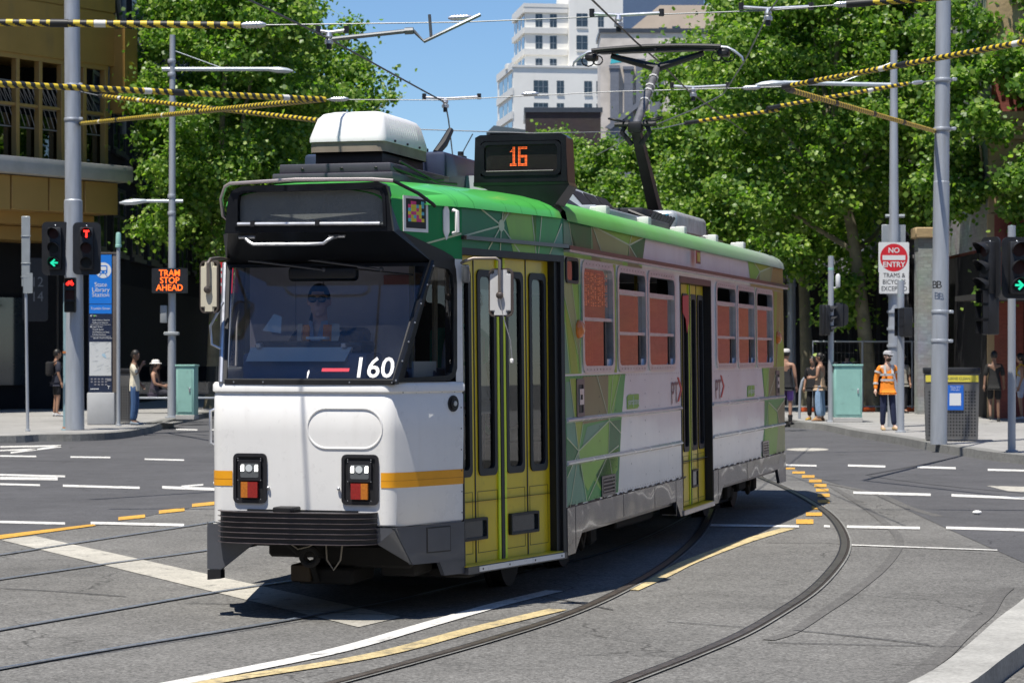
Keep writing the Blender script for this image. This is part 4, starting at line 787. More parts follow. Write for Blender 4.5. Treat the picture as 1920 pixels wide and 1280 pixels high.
bx.tube([T(-1.70,.45,3.20),T(-1.2,.56,3.14),T(-.6,.52,3.18)],.014,6,1); bx.tube([T(-1.6,.5,3.24),T(-1.0,.60,3.13),T(-.5,.6,3.15)],.010,6,1)
bx.build('roof_duct',[mat('roof_box_purple_grey',(.075,.07,.09),.4,var=.2,scale=4),BLACK,ALU],tram)
nv=MB(); nv.bbox(-.2,1.9,-.75,.42,3.1,3.43,.03,0,2,TT); nv.bbox(1.9,3.2,-.7,.45,3.1,3.40,.05,1,2,TT)
for a,b,z in ((-.1,.2,3.43),(.8,.25,3.44),(1.3,.3,3.43)): nv.lathe([(.05,0),(.05,.03),(.025,.04),(.025,.07),(0,.07)],T(a,b,z),10,1)
nv.tube([T(-.15,.33,3.42),T(-.05,.36,3.50),T(.08,.38,3.62)],[.03,.035,.025],8,1); nv.build('roof_resistor_box',[mat('roof_box_navy',(.035,.045,.085),.35,var=.2,coat=.3),BLACK],tram)
for a0,a1,b0,b1,z1 in ((.35,2.35,.1,.92,3.28),(2.6,4.35,.1,.86,3.36)):
    hd_=MB(); hd_.hexa([T(a0,b0,3.08),T(a0,b1+.05,3.08),T(a1,b1+.05,3.08),T(a1,b0,3.08),T(a0+.04,b0,z1),T(a0+.04,b1-.20,z1),T(a1-.15,b1-.20,z1-.03),T(a1-.15,b0,z1-.03)],0)
    nn=(Vector(T(0,1,.9)).normalized())*.012
    for k in range(3):
        q0=a0+.08+k*(a1-a0-.25)/3; q1=q0+(a1-a0-.25)/3-.05
        pts=[Vector(T(q0,b1+.01,3.115)),Vector(T(q1,b1+.01,3.115)),Vector(T(q1-.02,b1-.16,z1-.05)),Vector(T(q0+.01,b1-.16,z1-.045))]; hd_.prism([tuple(p+nn*.2) for p in pts],nn,1)
    if a0>2: hd_.bbox(2.55,4.8,.1,.98,3.08,3.17,.02,0,2,TT)
    hd_.build('roof_hood',[mat('hood_blue_grey',(.34,.37,.42),.5,var=.12),BLACK],tram)
for a in (.95,2.5,4.28,6.05,7.83,9.6): iv=MB(); iv.bbox(a-.07,a+.07,1.0,1.10,3.06,3.155,.012,0,2,TT); iv.bbox(a-.04,a+.08,.94,1.01,3.1,3.15,.01,0,1,TT); iv.build('roof_insulator',[mat('insulator_white',(.72,.72,.70),.4,var=.08)],tram)
gear=MB()
gear.bbox(4.95,6.2,.2,.9,3.1,3.2,.02,0,2,TT); gear.bbox(5.6,6.6,.3,.75,3.2,3.33,.02,1,2,TT)
for k in range(7): gear.tube([T(5.4+k*.16,.85,3.16),T(5.45+k*.16,.9,3.26),T(5.55+k*.16,.8,3.22),T(5.6+k*.16,.6,3.3)],.018,6,1)
for k in range(5): gear.lathe([(.06,0),(.08,.02),(.05,.04),(.08,.06),(.05,.08),(.08,.1),(.03,.12)],T(5.2+k*.35,.35,3.2),10,1)
gear.build('roof_switchgear',[mat('gear_grey',(.13,.14,.15),.5,.3),BLACK],tram)
cu=MB(); cu.bbox(6.75,8.5,.15,.86,3.12,3.37,.06,0,3,TT); 
for k in range(5): cu.box(0,0,0,0,0,0) if 0 else cu.hexa([T(6.72,.3,3.16+k*.036),T(6.72,.78,3.16+k*.036),T(6.752,.78,3.16+k*.036),T(6.752,.3,3.16+k*.036),T(6.72,.3,3.182+k*.036),T(6.72,.78,3.182+k*.036),T(6.752,.78,3.182+k*.036),T(6.752,.3,3.182+k*.036)],1)
cu.bbox(6.5,8.9,.05,.98,3.06,3.14,.02,2,2,TT)
cu.build('wrapped_roof_unit',[mat('foil_wrap',(.50,.53,.55),.35,.3,var=.3,scale=8,bump=.01,bscale=14),mat('blue_coil',(.05,.28,.42),.4,var=.1),DARKGREY],tram)
# route number sign
rs=MB(); B0,B1,Z0,Z1=.625,1.375,3.185,3.555; A0=-.11
def rfn(b,z,o): return T(A0-o,b,z)
orr=[(B0,Z0),(B1+.005,Z0-.005),(B1-.012,Z1-.03),(B1-.05,Z1),(B0+.05,Z1),(B0+.015,Z1-.03)]
n6=len(orr); rs.add([T(A0,b,z) for b,z in orr]+[T(A0+.24,b,z) for b,z in orr],[tuple(range(n6,2*n6))]+[(i,(i+1)%n6,n6+(i+1)%n6,n6+i) for i in range(n6)],0)
sa=rrect(B0+.055,B1-.05,Z0+.05,Z1-.055,.045); sb_=rrect(B0+.085,B1-.08,Z0+.075,Z1-.08,.035)
ring(rs,rfn,[(B0,Z0),(B1,Z0),(B1-.01,Z1-.02),(B1-.05,Z1),(B0+.05,Z1),(B0+.01,Z1-.02)],[(B0+.055,Z0+.05),(B1-.05,Z0+.05),(B1-.05,Z1-.07),(B1-.07,Z1-.05),(B0+.08,Z1-.05),(B0+.055,Z1-.07)],-.03,.0,0)
ring(rs,rfn,sa,sb_,-.03,.008,0)
rs.poly([rfn(b,z,-.02) for b,z in sa],1)
rs.tube([rfn(B0+.10,Z0+.085,.002),rfn(B1-.11,Z0+.085,.002)],.005,6,2)
rs.hexa([T(A0-.006,B0+.0,3.155),T(A0-.006,B1+.02,3.15),T(A0+.25,B1+.02,3.15),T(A0+.25,B0,3.155),T(A0-.012,B0,3.185),T(A0-.012,B1+.01,3.18),T(A0+.24,B1+.01,3.18),T(A0+.24,B0,3.185)],0)
rs.add([T(A0-.02,.80,3.10),T(A0-.02,B1+.02,3.155),T(A0-.02,B0+.05,3.155),T(A0,1.22,2.93),T(A0+.22,1.25,2.93),T(A0+.25,B1+.02,3.155),T(A0+.25,B0+.05,3.155)],[(0,3,1,2),(3,4,5,1),(4,6,5)],0)
rso=recalc(rs.build('route_sign',[BLK_GLOSS,mat('led_panel_black',(.018,.016,.014),.2,var=.2,scale=30,coat=.6),mat('sign_grey_edge',(.05,.05,.055),.5)],tram))
def dots(mb,txt,fn,x0,z0,px,r,mi=0,rows=7,colw=6,glyph=None):
    for i,ch in enumerate(txt):
        g=(glyph or DOT)[ch]
        for k,c in enumerate(g):
            if c=='1':
                cx=x0+(i*colw+k%5)*px; cz=z0-(k//5)*px
                mb.poly([fn(cx+r*math.cos(t),cz+r*math.sin(t),0) for t in np.linspace(0,6.28,9)[:-1]],mi)
def bigdots(mb,txt,fn,x0,z0,px,r):
    BIG={'1':["00110","00110","01110","11110","00110","00110","00110","00110","00110","00110","00110","00110","11111","11111"],
         '6':["1111111","1111111","1100000","1100000","1100000","1100000","1111111","1111111","1100011","1100011","1100011","1100011","1111111","1111111"]}
    x=x0
    for ch in txt:
        for r_,row in enumerate(BIG[ch]):
            for c_,v in enumerate(row):
                if v=='1': mb.poly([fn(x+c_*px+r*math.cos(t),z0-r_*px+r*math.sin(t),0) for t in np.linspace(0,6.28,8)[:-1]])
        x+=(len(BIG[ch][0])+1.0)*px
dd=MB(); bigdots(dd,'16',lambda b,z,o:rfn(b,z,-.016),.917,3.455,.0108,.0038); dd.build('route_number',[emitter('led_orange_red',(1,.15,.03),1.25)],rso)
# ---------------------------------------------------------------- pantograph
pg=MB(); pa=9.9
pg.bbox(8.6,10.9,-.5,.5,3.13,3.2,.02,0,2,TT)
for b in (-.4,.4):
    for a in (8.8,10.6): pg.lathe([(.05,0),(.08,.03),(.05,.05),(.08,.08),(.05,.1),(.06,.14)],T(a,b,3.18),10,0)
pg.bbox(8.75,10.75,-.45,.45,3.3,3.36,.015,0,2,TT); pg.tube([T(9.95,-.4,3.42),T(9.95,.4,3.42)],.07,10,0); pg.tube([T(9.0,.25,3.40),T(10.6,.25,3.40)],.06,10,0)
el=T(8.68,0,4.44)
la=[Vector(T(9.95,0,3.42)),Vector(el)]
def beam(mb,p,q,w0,h0,w1,h1,mi):
    p,q=Vector(p),Vector(q); t=(q-p).normalized(); sx=Vector((0,1,0)); up_=t.cross(sx).normalized()
    mb.loft([[tuple(c+sx*x*w_+up_*y*h_) for x,y in ((-1,-1),(1,-1),(1,1),(-1,1))] for c,w_,h_ in ((p,w0,h0),(q,w1,h1))],mi,True,True,False)
beam(pg,la[0],la[1],.07,.075,.05,.05,0)
pg.build('pantograph_base',[mat('pantograph_black',(.022,.022,.024),.45,.3,var=.3,scale=6)],tram)
PB=_m['pantograph_black']; ua=MB(); head=Vector(T(9.9,0,5.25))
ua.tube([el,head],[.052,.044],10,1)
ua.bbox(8.63,8.75,-.085,.085,4.37,4.50,.03,0,2,TT); ua.tube([T(8.68,-.24,4.47),T(8.68,.24,4.47)],.03,8,0)
for s in (-1,1):
    ua.tube([T(8.68+.10*math.cos(t),s*.22+.09*math.sin(t)*s,4.52+.02*math.sin(t)) for t in np.linspace(0,6.2,12)],.012,6,0)
    ua.tube([T(8.74,s*.10,4.52),T(8.70,s*.16,4.38),T(8.74,s*.05,4.24)],.03,6,0)
    ua.tube([head,Vector(T(9.9,s*.56,5.41))],[.05,.032],8,0)
    ua.tube([T(9.9+.03,s*.85+.08*math.cos(t),5.37+.07*math.sin(t)) for t in np.linspace(0,6.2,14)],.008,6,0); ua.tube([T(9.87,s*.72+.06*math.cos(t),5.36+.055*math.sin(t)) for t in np.linspace(0,6.2,14)],.008,6,0)
    ua.bbox(9.82,9.98,s*.80-.07,s*.80+.07,5.36,5.44,.02,0,1,TT)
for i in range(9): 
    if i in (2,4,5,7): p=Vector(el).lerp(head,.25+i*.08); ua.tube([p,p+Vector((.02,0,.018))],.060,8,2)
ua.build('pantograph_arm',[PB,mat('arm_worn_grey',(.15,.15,.16),.45,.3,var=.4,scale=12),mat('arm_chips_pale',(.45,.45,.45),.6)],tram)
hd2=MB()
for da in (-.09,.09):
    hd2.tube([T(pa+da,b,5.47+.03*(1-(b/.8)**2)) for b in np.linspace(-.78,.78,13)],.026,8,0)
for b in np.linspace(-.76,.76,3): hd2.tube([T(pa-.12,b,5.46),T(pa+.12,b,5.46)],.016,6,0)
hd2.loft([[T(pa-.08,b,5.44),T(pa+.08,b,5.44),T(pa+.08,b,5.475),T(pa-.08,b,5.475)] for b in (-.7,-.3,.3,.7)],0,True,True,False)
for s in (-1,1): hd2.tube([T(pa,s*.74,5.475),T(pa,s*.84,5.465),T(pa,s*.93,5.42),T(pa,s*1.02,5.345),T(pa,s*1.03,5.30)],[.022,.02,.017,.014,.012],8,1)
hd2.build('pantograph_head',[PB,ALU],tram)
# ---------------------------------------------------------------- interior
it=MB()
it.poly([T(-2.2,-.6,.80),T(-2.2,.6,.80),T(-1.5,.9,.80),T(-1.5,-.9,.80)],1); it.poly([T(-1.5,-.9,.80),T(-1.5,.9,.80),T(0,1.2,.80),T(0,-1.2,.80)],1); it.poly([T(0,-1.3,.80),T(0,1.3,.80),T(HX,1.3,.80),T(HX,-1.3,.80)],1)
it.poly([T(-1.9,-.7,2.72),T(-1.9,.7,2.72),T(0,1.25,2.72),T(0,-1.25,2.72)],0); it.poly([T(0,-1.3,2.74),T(0,1.3,2.74),T(HX,1.3,2.74),T(HX,-1.3,2.74)],0)
it.poly([T(HX+.2,-1.2,.8),T(HX+.2,1.2,.8),T(HX+.2,1.2,2.74),T(HX+.2,-1.2,2.74)],1)
it.build('saloon_lining',[INT,INTD],tram)
bk=MB(); BP=mat('cab_bulkhead',(.76,.74,.84),.5,var=.08)
bk.box(0,0,0,0,0,0) if 0 else None
for b0,b1,z0,z1 in ((-1.0,-.62,.8,2.7),(-.62,-.40,.8,2.7),(-.40,.33,.8,1.62),(-.40,.33,2.46,2.7)): bk.hexa([T(-.72,b0,z0),T(-.72,b1-.006,z0),T(-.68,b1-.006,z0),T(-.68,b0,z0),T(-.72,b0,z1),T(-.72,b1-.006,z1),T(-.68,b1-.006,z1),T(-.68,b0,z1)],0)
bk.hexa([T(-.705,-.40,1.62),T(-.705,.33,1.62),T(-.695,.33,1.62),T(-.695,-.40,1.62),T(-.705,-.40,2.46),T(-.705,.33,2.46),T(-.695,.33,2.46),T(-.695,-.40,2.46)],0)
bk.tube([T(-1.0,.40,.8),T(-1.0,.40,2.7)],.022,8,1); bk.tube([T(-.9,.55,.8),T(-.9,.55,2.7)],.022,8,1); bk.hexa([T(-.76,.10,2.38),T(-.76,.32,2.38),T(-.74,.32,2.38),T(-.74,.10,2.38),T(-.76,.10,2.45),T(-.76,.32,2.45),T(-.74,.32,2.45),T(-.74,.10,2.45)],2)
bk.build('cab_partition',[BP,mat('pole_tan',(.42,.36,.26),.4),mat('notice_pink',(.5,.2,.2),.6)],tram)
ds=MB(); ds.bbox(-2.10,-1.72,-.52,.42,1.60,1.86,.03,0,2,TT); ds.bbox(-2.02,-1.72,-.46,.36,1.86,1.945,.03,1,2,TT); ds.hexa([T(-2.15,-.47,1.80),T(-2.15,.27,1.80),T(-2.10,.27,1.80),T(-2.10,-.47,1.80),T(-2.05,-.47,1.90),T(-2.05,.29,1.90),T(-2.0,.29,1.90),T(-2.0,-.47,1.90)],2)
for b in (-.42,.22): ds.bbox(-2.09,-2.03,b,b+.04,1.895,1.93,.006,3,1,TT)
ds.bbox(-2.06,-1.98,-.05,.10,1.955,1.975,.004,2,1,TT)
ds.add([T(-1.95,-.42,2.02),T(-1.95,-.28,2.0),T(-1.88,-.30,2.12),T(-1.88,-.36,2.14)],[(0,1,2,3)],2)
for a0,a1,b0,b1,z0,z1 in ((-1.72,-1.0,.28,.8,.8,1.75),(-2.14,-1.74,.44,.62,1.6,1.74)): ds.bbox(a0,a1,b0,b1,z0,z1,.03,0,2,TT)
ds.hexa([T(-1.9,.70,1.69),T(-1.68,.80,1.69),T(-1.66,.78,1.69),T(-1.88,.68,1.69),T(-1.9,.70,1.80),T(-1.68,.80,1.80),T(-1.66,.78,1.80),T(-1.88,.68,1.80)],2)
ds.build('driver_console',[mat('console_navy',(.10,.12,.19),.5),BLACK,mat('console_pale_sheet',(.62,.66,.66),.5,var=.06),ALU],tram)
se=MB(); se.bbox(-1.30,-1.20,-.42,.16,1.35,2.05,.05,0,3,TT); se.bbox(-1.5,-1.1,-.40,.14,1.25,1.38,.05,0,3,TT); se.box(*[0]*6) if 0 else None; se.tube([T(-1.3,-.13,.8),T(-1.3,-.13,1.3)],.06,10,0); se.build('driver_seat',[mat('seat_navy',(.03,.035,.06),.8)],tram)
sn=MB(); sn.bbox(-1.98,-1.90,-.22,.30,2.37,2.475,.03,0,3,TT); sn.build('sun_visor',[BLACK],tram)
for a in (.6,1.9,3.2,6.6,7.9,9.2):
    for b0,b1 in ((.25,1.15),(-1.15,-.25)): vs=MB(); vs.bbox(a+.35,a+.47,b0,b1,1.2,1.78,.04,0,2,TT); vs.bbox(a,a+.45,b0,b1,1.15,1.27,.04,0,2,TT); vs.bbox(a+.1,a+.4,b0+.2,b1-.2,.8,1.15,.02,1,1,TT); vs.build('passenger_seat',[mat('seat_green',(.03,.09,.05),.8),BLACK],tram)
for a in (.2,2.0,4.4,6.4,8.6): po=MB(); po.tube([T(a,.5,.8),T(a,.5,2.74)],.018,8,0); po.build('grab_pole',[mat('grab_yellow',(.55,.42,.03),.4)],tram)
po=MB()
po.tube([T(-.3,.8,1.25),T(-1.2,.75,1.7)],.02,8,1); po.build('hand_rail',[mat('grab_yellow',(.55,.42,.03),.4),mat('grab_green',(.03,.35,.15),.4)],tram)
# ---------------------------------------------------------------- underframe and wheels
uf=MB(); UD=mat('underframe_grime',(.013,.012,.011),.85,var=.4,scale=6)
uf.poly([T(-2.25,-.62,.78),T(-2.25,.62,.78),T(-1.6,.93,.78),T(0,1.28,.78),T(HX,1.28,.78),T(HX+2,.8,.78),T(HX+2,-.8,.78),T(HX,-1.28,.78),T(0,-1.28,.78),T(-1.6,-.93,.78)],0)
for a0,a1,b0,b1,z0,z1 in ((2.9,6.3,-.95,1.0,.36,.76),(6.4,8.0,-1.1,.6,.32,.76),(2.6,4.2,.55,1.15,.30,.52),(6.9,7.6,.7,1.2,.28,.50),(-2.2,-1.2,-.50,.30,.50,.76),(-2.15,-1.7,-.30,.05,.42,.55),(-1.95,-1.2,.05,.70,.34,.5),(-2.0,-1.5,-.14,.28,.22,.34),(-1.5,-.2,.55,1.0,.24,.32),(-1.9,-1.5,.45,.72,.28,.44)): uf.bbox(a0,a1,b0,b1,z0,z1,.02,0,1,TT)
uf.bbox(-2.05,-1.5,-.17,-.02,.24,.36,.01,1,1,TT); uf.bbox(-2.22,-1.8,-.42,-.22,.50,.58,.03,0,2,TT)
uf.tube([T(-2.25,-.14,.55),T(-2.15,-.06,.44),T(-2.05,.0,.34),T(-2.02,.02,.24)],.022,8,0)
uf.tube([T(-2.28+.0*math.cos(t),.06+.06*math.cos(t),.44+.06*math.sin(t)) for t in np.linspace(0,6.28,14)],.022,8,0)
uf.tube([T(-2.28,.18,.53),T(-2.29,.19,.42),T(-2.29,.24,.35),T(-2.29,.29,.42),T(-2.28,.30,.53)],.006,6,2); uf.tube([T(-2.3,-.08,.53),T(-2.3,-.02,.49),T(-2.3,.06,.51),T(-2.3,.10,.53)],.005,6,2)
uf.build('underframe',[UD,mat('buffer_timber',(.07,.05,.03),.8,var=.3),mat('cable_tan',(.28,.25,.2),.6)],tram)
WS=mat('wheel_steel',(.03,.027,.024),.7,.2,var=.3)
for c in (1.3,9.8):
    bg_=MB(); 
    for s in (-1,1):
        bg_.bbox(c-1.35,c+1.35,s*.95-.06,s*.95+.06,.42,.58,.02,0,1,TT); bg_.bbox(c-.25,c+.25,s*.95-.09,s*.95+.09,.25,.62,.03,0,1,TT)
        for da in (-.9,.9):
            bg_.bbox(c+da-.13,c+da+.13,s*.95-.09,s*.95+.09,.20,.46,.03,0,1,TT); bg_.tube([T(c+da*.75,s*1.0,.62),T(c+da*.75,s*1.0,.30),T(c+da*.66,s*1.0,.20),T(c+da*.58,s*1.0,.30)],.03,8,1)
        bg_.bbox(c-.5,c+.5,s*.80-.04,s*.80+.04,.11,.19,.02,0,1,TT)
    bo=bg_.build('bogie',[UD,mat('bogie_rust',(.05,.04,.03),.8,var=.4)],tram)
    for da in (-.9,.9):
        for s in (-1,1):
            wh=MB(); prof=[(.0,-.06),(.1,-.07),(.24,-.05),(.30,-.06),(.33,-.06),(.33,.04),(.36,.05),(.36,.075),(.27,.075),(.24,.05),(0,.05)]
            wh.loft([[(c+da+r*math.cos(2*math.pi*k/28),-(s*.717)+(-1)*s*(-y),.335+r*math.sin(2*math.pi*k/28)) for k in range(28)] for r,y in prof]); wh.build('wheel',[WS],bo)
# ---------------------------------------------------------------- people
def skin(J,E,Rd,root,sub=1):
    names=list(J); idx={k:i for i,k in enumerate(names)}
    me=bpy.data.meshes.new('s'); me.from_pydata([J[k] for k in names],[(idx[a],idx[b]) for a,b in E],[])
    o=bpy.data.objects.new('s',me); col.objects.link(o); md=o.modifiers.new('skin','SKIN'); md.branch_smoothing=.6
    for k in names:
        r=Rd[k]; v=me.skin_vertices[0].data[idx[k]]; v.radius=(r,r) if not isinstance(r,tuple) else r; v.use_root=(k==root)
    ss=o.modifiers.new('sub','SUBSURF'); ss.levels=sub; ss.render_levels=sub
    dg=bpy.context.evaluated_depsgraph_get(); em=o.evaluated_get(dg).to_mesh()
    out=([tuple(v.co) for v in em.vertices],[tuple(p.vertices) for p in em.polygons]); o.evaluated_get(dg).to_mesh_clear(); bpy.data.objects.remove(o); bpy.data.meshes.remove(me); return out
def remesh(mb,vox):
    me=bpy.data.meshes.new('r'); me.from_pydata(mb.v,[],mb.f); o=bpy.data.objects.new('r',me); col.objects.link(o)
    md=o.modifiers.new('r','REMESH'); md.mode='VOXEL'; md.voxel_size=vox; md.use_smooth_shade=True
    sm_=o.modifiers.new('s','SMOOTH'); sm_.iterations=2; sm_.factor=.4
    dg=bpy.context.evaluated_depsgraph_get(); em=o.evaluated_get(dg).to_mesh()
    r=MB(); r.add([tuple(v.co) for v in em.vertices],[tuple(p.vertices) for p in em.polygons],0,True); o.evaluated_get(dg).to_mesh_clear(); bpy.data.objects.remove(o); bpy.data.meshes.remove(me); return r
SKINS={'fair':mat('skin_fair',(.66,.43,.33),.5,var=.06),'tan':mat('skin_tan',(.36,.20,.13),.5,var=.06),'brown':mat('skin_brown',(.20,.11,.07),.5,var=.06)}
def cloth(n,c,var=.1): return mat('cloth_'+n,c,.85,var=var,scale=6,bump=.006,bscale=16)
HAIR=mat('hair_black',(.012,.010,.009),.5,var=.3,scale=20); SHADE=mat('sunglass_lens',(.01,.01,.012),.08,var=0,coat=1)
BASEJ=dict(pelvis=(0,0,.96),spine=(0,.01,1.13),chest=(0,.005,1.32),nb=(0,-.01,1.46),neck=(0,.005,1.535),
 shL=(-.175,-.01,1.42),elL=(-.225,-.03,1.13),wrL=(-.235,.05,.89),shR=(.175,-.01,1.42),elR=(.225,-.03,1.13),wrR=(.235,.05,.89),
 hipL=(-.09,0,.90),knL=(-.10,.015,.50),anL=(-.105,-.03,.09),toL=(-.115,.10,.035),hipR=(.09,0,.90),knR=(.10,.015,.50),anR=(.105,-.03,.09),toR=(.115,.10,.035))
BASER=dict(pelvis=(.15,.11),spine=(.125,.09),chest=(.15,.105),nb=(.075,.065),neck=.05,shL=.062,elL=.043,wrL=.028,shR=.062,elR=.043,wrR=.028,hipL=.085,knL=.056,anL=.038,toL=.034,hipR=.085,knR=.056,anR=.038,toR=.034)
BE=[('pelvis','spine'),('spine','chest'),('chest','nb'),('nb','neck'),('chest','shL'),('shL','elL'),('elL','wrL'),('chest','shR'),('shR','elR'),('elR','wrR'),('pelvis','hipL'),('hipL','knL'),('knL','anL'),('anL','toL'),('pelvis','hipR'),('hipR','knR'),('knR','anR'),('anR','toR')]
def lerp3(a,b,t): return tuple(a[i]+(b[i]-a[i])*t for i in range(3))
def person(label,loc,rz,scale=1.,pose={},skn='tan',top=None,sleeve=1.,bottom=None,bl=1.,wide=0.,shoes=None,hair='short',cap=None,shades=False,yaw=0.,pitch=0.,bands=False,vest=False,bag=None,socks=None,vox=.011,beard=False,hem=0.,collar=None,group=None):
    t=thing('person',label,'person',loc,rz,group); t.scale=(scale,)*3
    J=dict(BASEJ); J.update(pose); mb=MB(); mb.add(*skin(J,BE,BASER,'pelvis'))
    hc=Vector(J['neck'])+Vector((0,.022,.115)); rot=Matrix.Rotation(yaw,3,'Z')@Matrix.Rotation(pitch,3,'X')
    def hp(x,y,z): return tuple(hc+rot@Vector((x,y,z)))
    # head: cranium, jaw, nose, ears, lips, brow
    mb.ell(hc+rot@Vector((0,-.008,.02)),(.076,.096,.105),0,18,12,rot); mb.ell(hc+rot@Vector((0,.026,-.05)),(.058,.066,.066),0,16,10,rot); mb.ell(hc+rot@Vector((0,.058,-.092)),(.028,.026,.022),0,10,8,rot)
    mb.loft([[hp(-.011,.083,.022),hp(.011,.083,.022),hp(0,.098,.024)],[hp(-.018,.086,-.028),hp(.018,.086,-.028),hp(0,.122,-.026)],[hp(-.012,.08,-.036),hp(.012,.08,-.036),hp(0,.105,-.036)]],0)
    mb.ell(hp(0,.085,-.058),(.024,.012,.010),0,10,6,rot); mb.ell(hp(0,.084,.04),(.052,.016,.012),0,12,6,rot)
    for s in (-1,1): mb.ell(hp(s*.079,-.005,.0),(.012,.022,.034),0,8,6,rot)
    mb.tube([tuple(Vector(J['nb'])),J['neck'],hp(0,-.01,-.03)],[.062,.054,.054],10)
    for s in ('L','R'):
        w_=Vector(J['wr'+s]); d=(w_-Vector(J['el'+s])).normalized(); sg=-1 if s=='L' else 1
        inw=Vector((-sg,.2,0)); inw=(inw-d*inw.dot(d)).normalized(); kn=d.cross(inw).normalized()*sg
        if kn.dot(Vector((0,1,0)))<0: kn=-kn
        pc=w_+d*.052; mb.tube([w_-d*.01,w_+d*.035,w_+d*.085],[.027,.036,.034],8)
        for q,(off,L) in enumerate(((.027,.070),(.009,.080),(-.009,.075),(-.026,.058))):
            b=w_+d*.085+kn*off; mb.tube([b,b+d*L*.5+inw*.008,b+d*L*.82+inw*.028],[.0105,.0095,.008],6)
        b=w_+d*.035+kn*.03; mb.tube([b,b+kn*.028+d*.025+inw*.01,b+kn*.032+d*.06+inw*.022],[.013,.012,.009],6)
    remesh(mb,vox).build('body',[SKINS[skn]],t)
    ey=MB()
    for s in (-1,1): ey.ell(hp(s*.031,.082,.014),(.012,.008,.007),0,8,6,rot); ey.ell(hp(s*.031,.089,.014),(.005,.003,.005),1,6,4,rot)
    if shades:
        g_=MB()
        for s in (-1,1): g_.ell(hp(s*.034,.098,.014),(.034,.010,.025),0,12,8,rot); g_.tube([hp(s*.064,.09,.02),hp(s*.081,.0,.018)],.004,6,1)
        g_.tube([hp(-.03,.105,.024),hp(.03,.105,.024)],.004,6,1); g_.build('sunglasses',[SHADE,mat('glasses_frame',(.12,.08,.05),.4)],t)
    else: ey.build('eyes',[mat('eye_white',(.7,.68,.65),.3,var=0),HAIR],t)
    if beard:
        b_=MB(); b_.ell(hp(0,.038,-.068),(.060,.064,.056),0,12,8,rot); b_.build('beard',[mat('beard_brown',(.06,.035,.02),.8)],t)
    h=MB()
    def cap_(rx,ry,rz_,zc,yc,zmin,ymax):
        o=len(h.v); h.ell(hp(0,yc,zc),(rx,ry,rz_),0,20,14,rot)
        inv=rot.inverted(); keep=[]
        for f in h.f:
            c=sum((Vector(h.v[i]) for i in f),Vector())/len(f); l=inv@(c-hc)
            if l.z>zmin+max(0,l.y-(-.02))*ymax: keep.append(f)
        h.f=keep; h.m=[0]*len(keep); h.sm=[True]*len(keep)
    if hair=='bald': pass
    elif hair=='long': cap_(.090,.108,.118,.022,-.016,-.16,2.1); h.tube([hp(0,-.09,-.02),hp(0,-.115,-.10),hp(0,-.11,-.22),hp(0,-.10,-.30)],[.05,.055,.045,.02],10)
    elif hair=='bun': cap_(.086,.104,.114,.022,-.014,-.06,1.2); h.ell(hp(0,-.115,.05),(.045,.04,.045),0,12,8,rot)
    elif hair=='pony': cap_(.084,.103,.113,.022,-.012,-.03,1.05); h.tube([hp(0,-.10,.02),hp(.02,-.14,-.02),hp(.06,-.13,-.14),hp(.07,-.10,-.24)],[.03,.038,.035,.012],10)
    else: cap_(.088,.106,.117,.024,-.012,-.05,1.25)
    if h.f: h.build('hair',[HAIR],t)
    if cap:
        c_=MB(); zc=.045
        rings=[[hp(.092*k*math.cos(q),-.008+.110*k*math.sin(q),zc+z) for q in np.linspace(0,6.2832,21)[:-1]] for z,k in ((0,1.0),(.03,.99),(.06,.88),(.08,.62),(.088,.2))]
        c_.loft(rings,0); 
        if cap[1]=='brim': c_.loft([[hp(k*math.cos(q),-.008+k*1.1*math.sin(q),zc+z) for q in np.linspace(0,6.2832,21)[:-1]] for k,z in ((.09,.005),(.15,-.015),(.15,-.02),(.09,-.004))],0,True,False)
        else: c_.hexa([hp(-.07,.085,zc-.004),hp(.07,.085,zc-.004),hp(.05,.18,zc-.016),hp(-.05,.18,zc-.016),hp(-.07,.085,zc+.006),hp(.07,.085,zc+.006),hp(.05,.18,zc-.008),hp(-.05,.18,zc-.008)],0)
        c_.build('cap',[cloth(*cap[0])],t)
    if top:
        K=dict(J); Rr={k:(tuple(x+.017 for x in v) if isinstance(v,tuple) else v+.016) for k,v in BASER.items()}
        keys=['pelvis','spine','chest','nb']; E_=[('pelvis','spine'),('spine','chest'),('chest','nb')]
        K['pelvis']=lerp3(J['pelvis'],J['hipL'],0); K['nb']=lerp3(J['nb'],J['neck'],.1); Rr['nb']=(.085,.075)
        K['hem']=(J['pelvis'][0],J['pelvis'][1],J['pelvis'][2]-.06-hem); Rr['hem']=(.185,.145); Rr['pelvis']=(.180,.138); keys.append('hem'); E_.append(('pelvis','hem'))
        for s in ('L','R'):
            if sleeve<=0: K['sh'+s]=lerp3(J['chest'],J['sh'+s],.72); Rr['sh'+s]=.05; keys.append('sh'+s); E_.append(('chest','sh'+s)); continue
            keys.append('sh'+s); E_.append(('chest','sh'+s)); Rr['sh'+s]=.078
            if sleeve<1: K['el'+s]=lerp3(J['sh'+s],J['el'+s],sleeve*1.7 if sleeve*1.7<1 else 1); Rr['el'+s]=.07; keys.append('el'+s); E_.append(('sh'+s,'el'+s))
            else: Rr['el'+s]=.058; Rr['wr'+s]=.042; keys+=['el'+s,'wr'+s]; E_+=[('sh'+s,'el'+s),('el'+s,'wr'+s)]
        m_=MB(); v,f=skin({k:K[k] for k in keys},E_,{k:Rr[k] for k in keys},'pelvis'); m_.add(v,f,0,True)
        to=m_.build('shirt',[cloth(*top)],t)
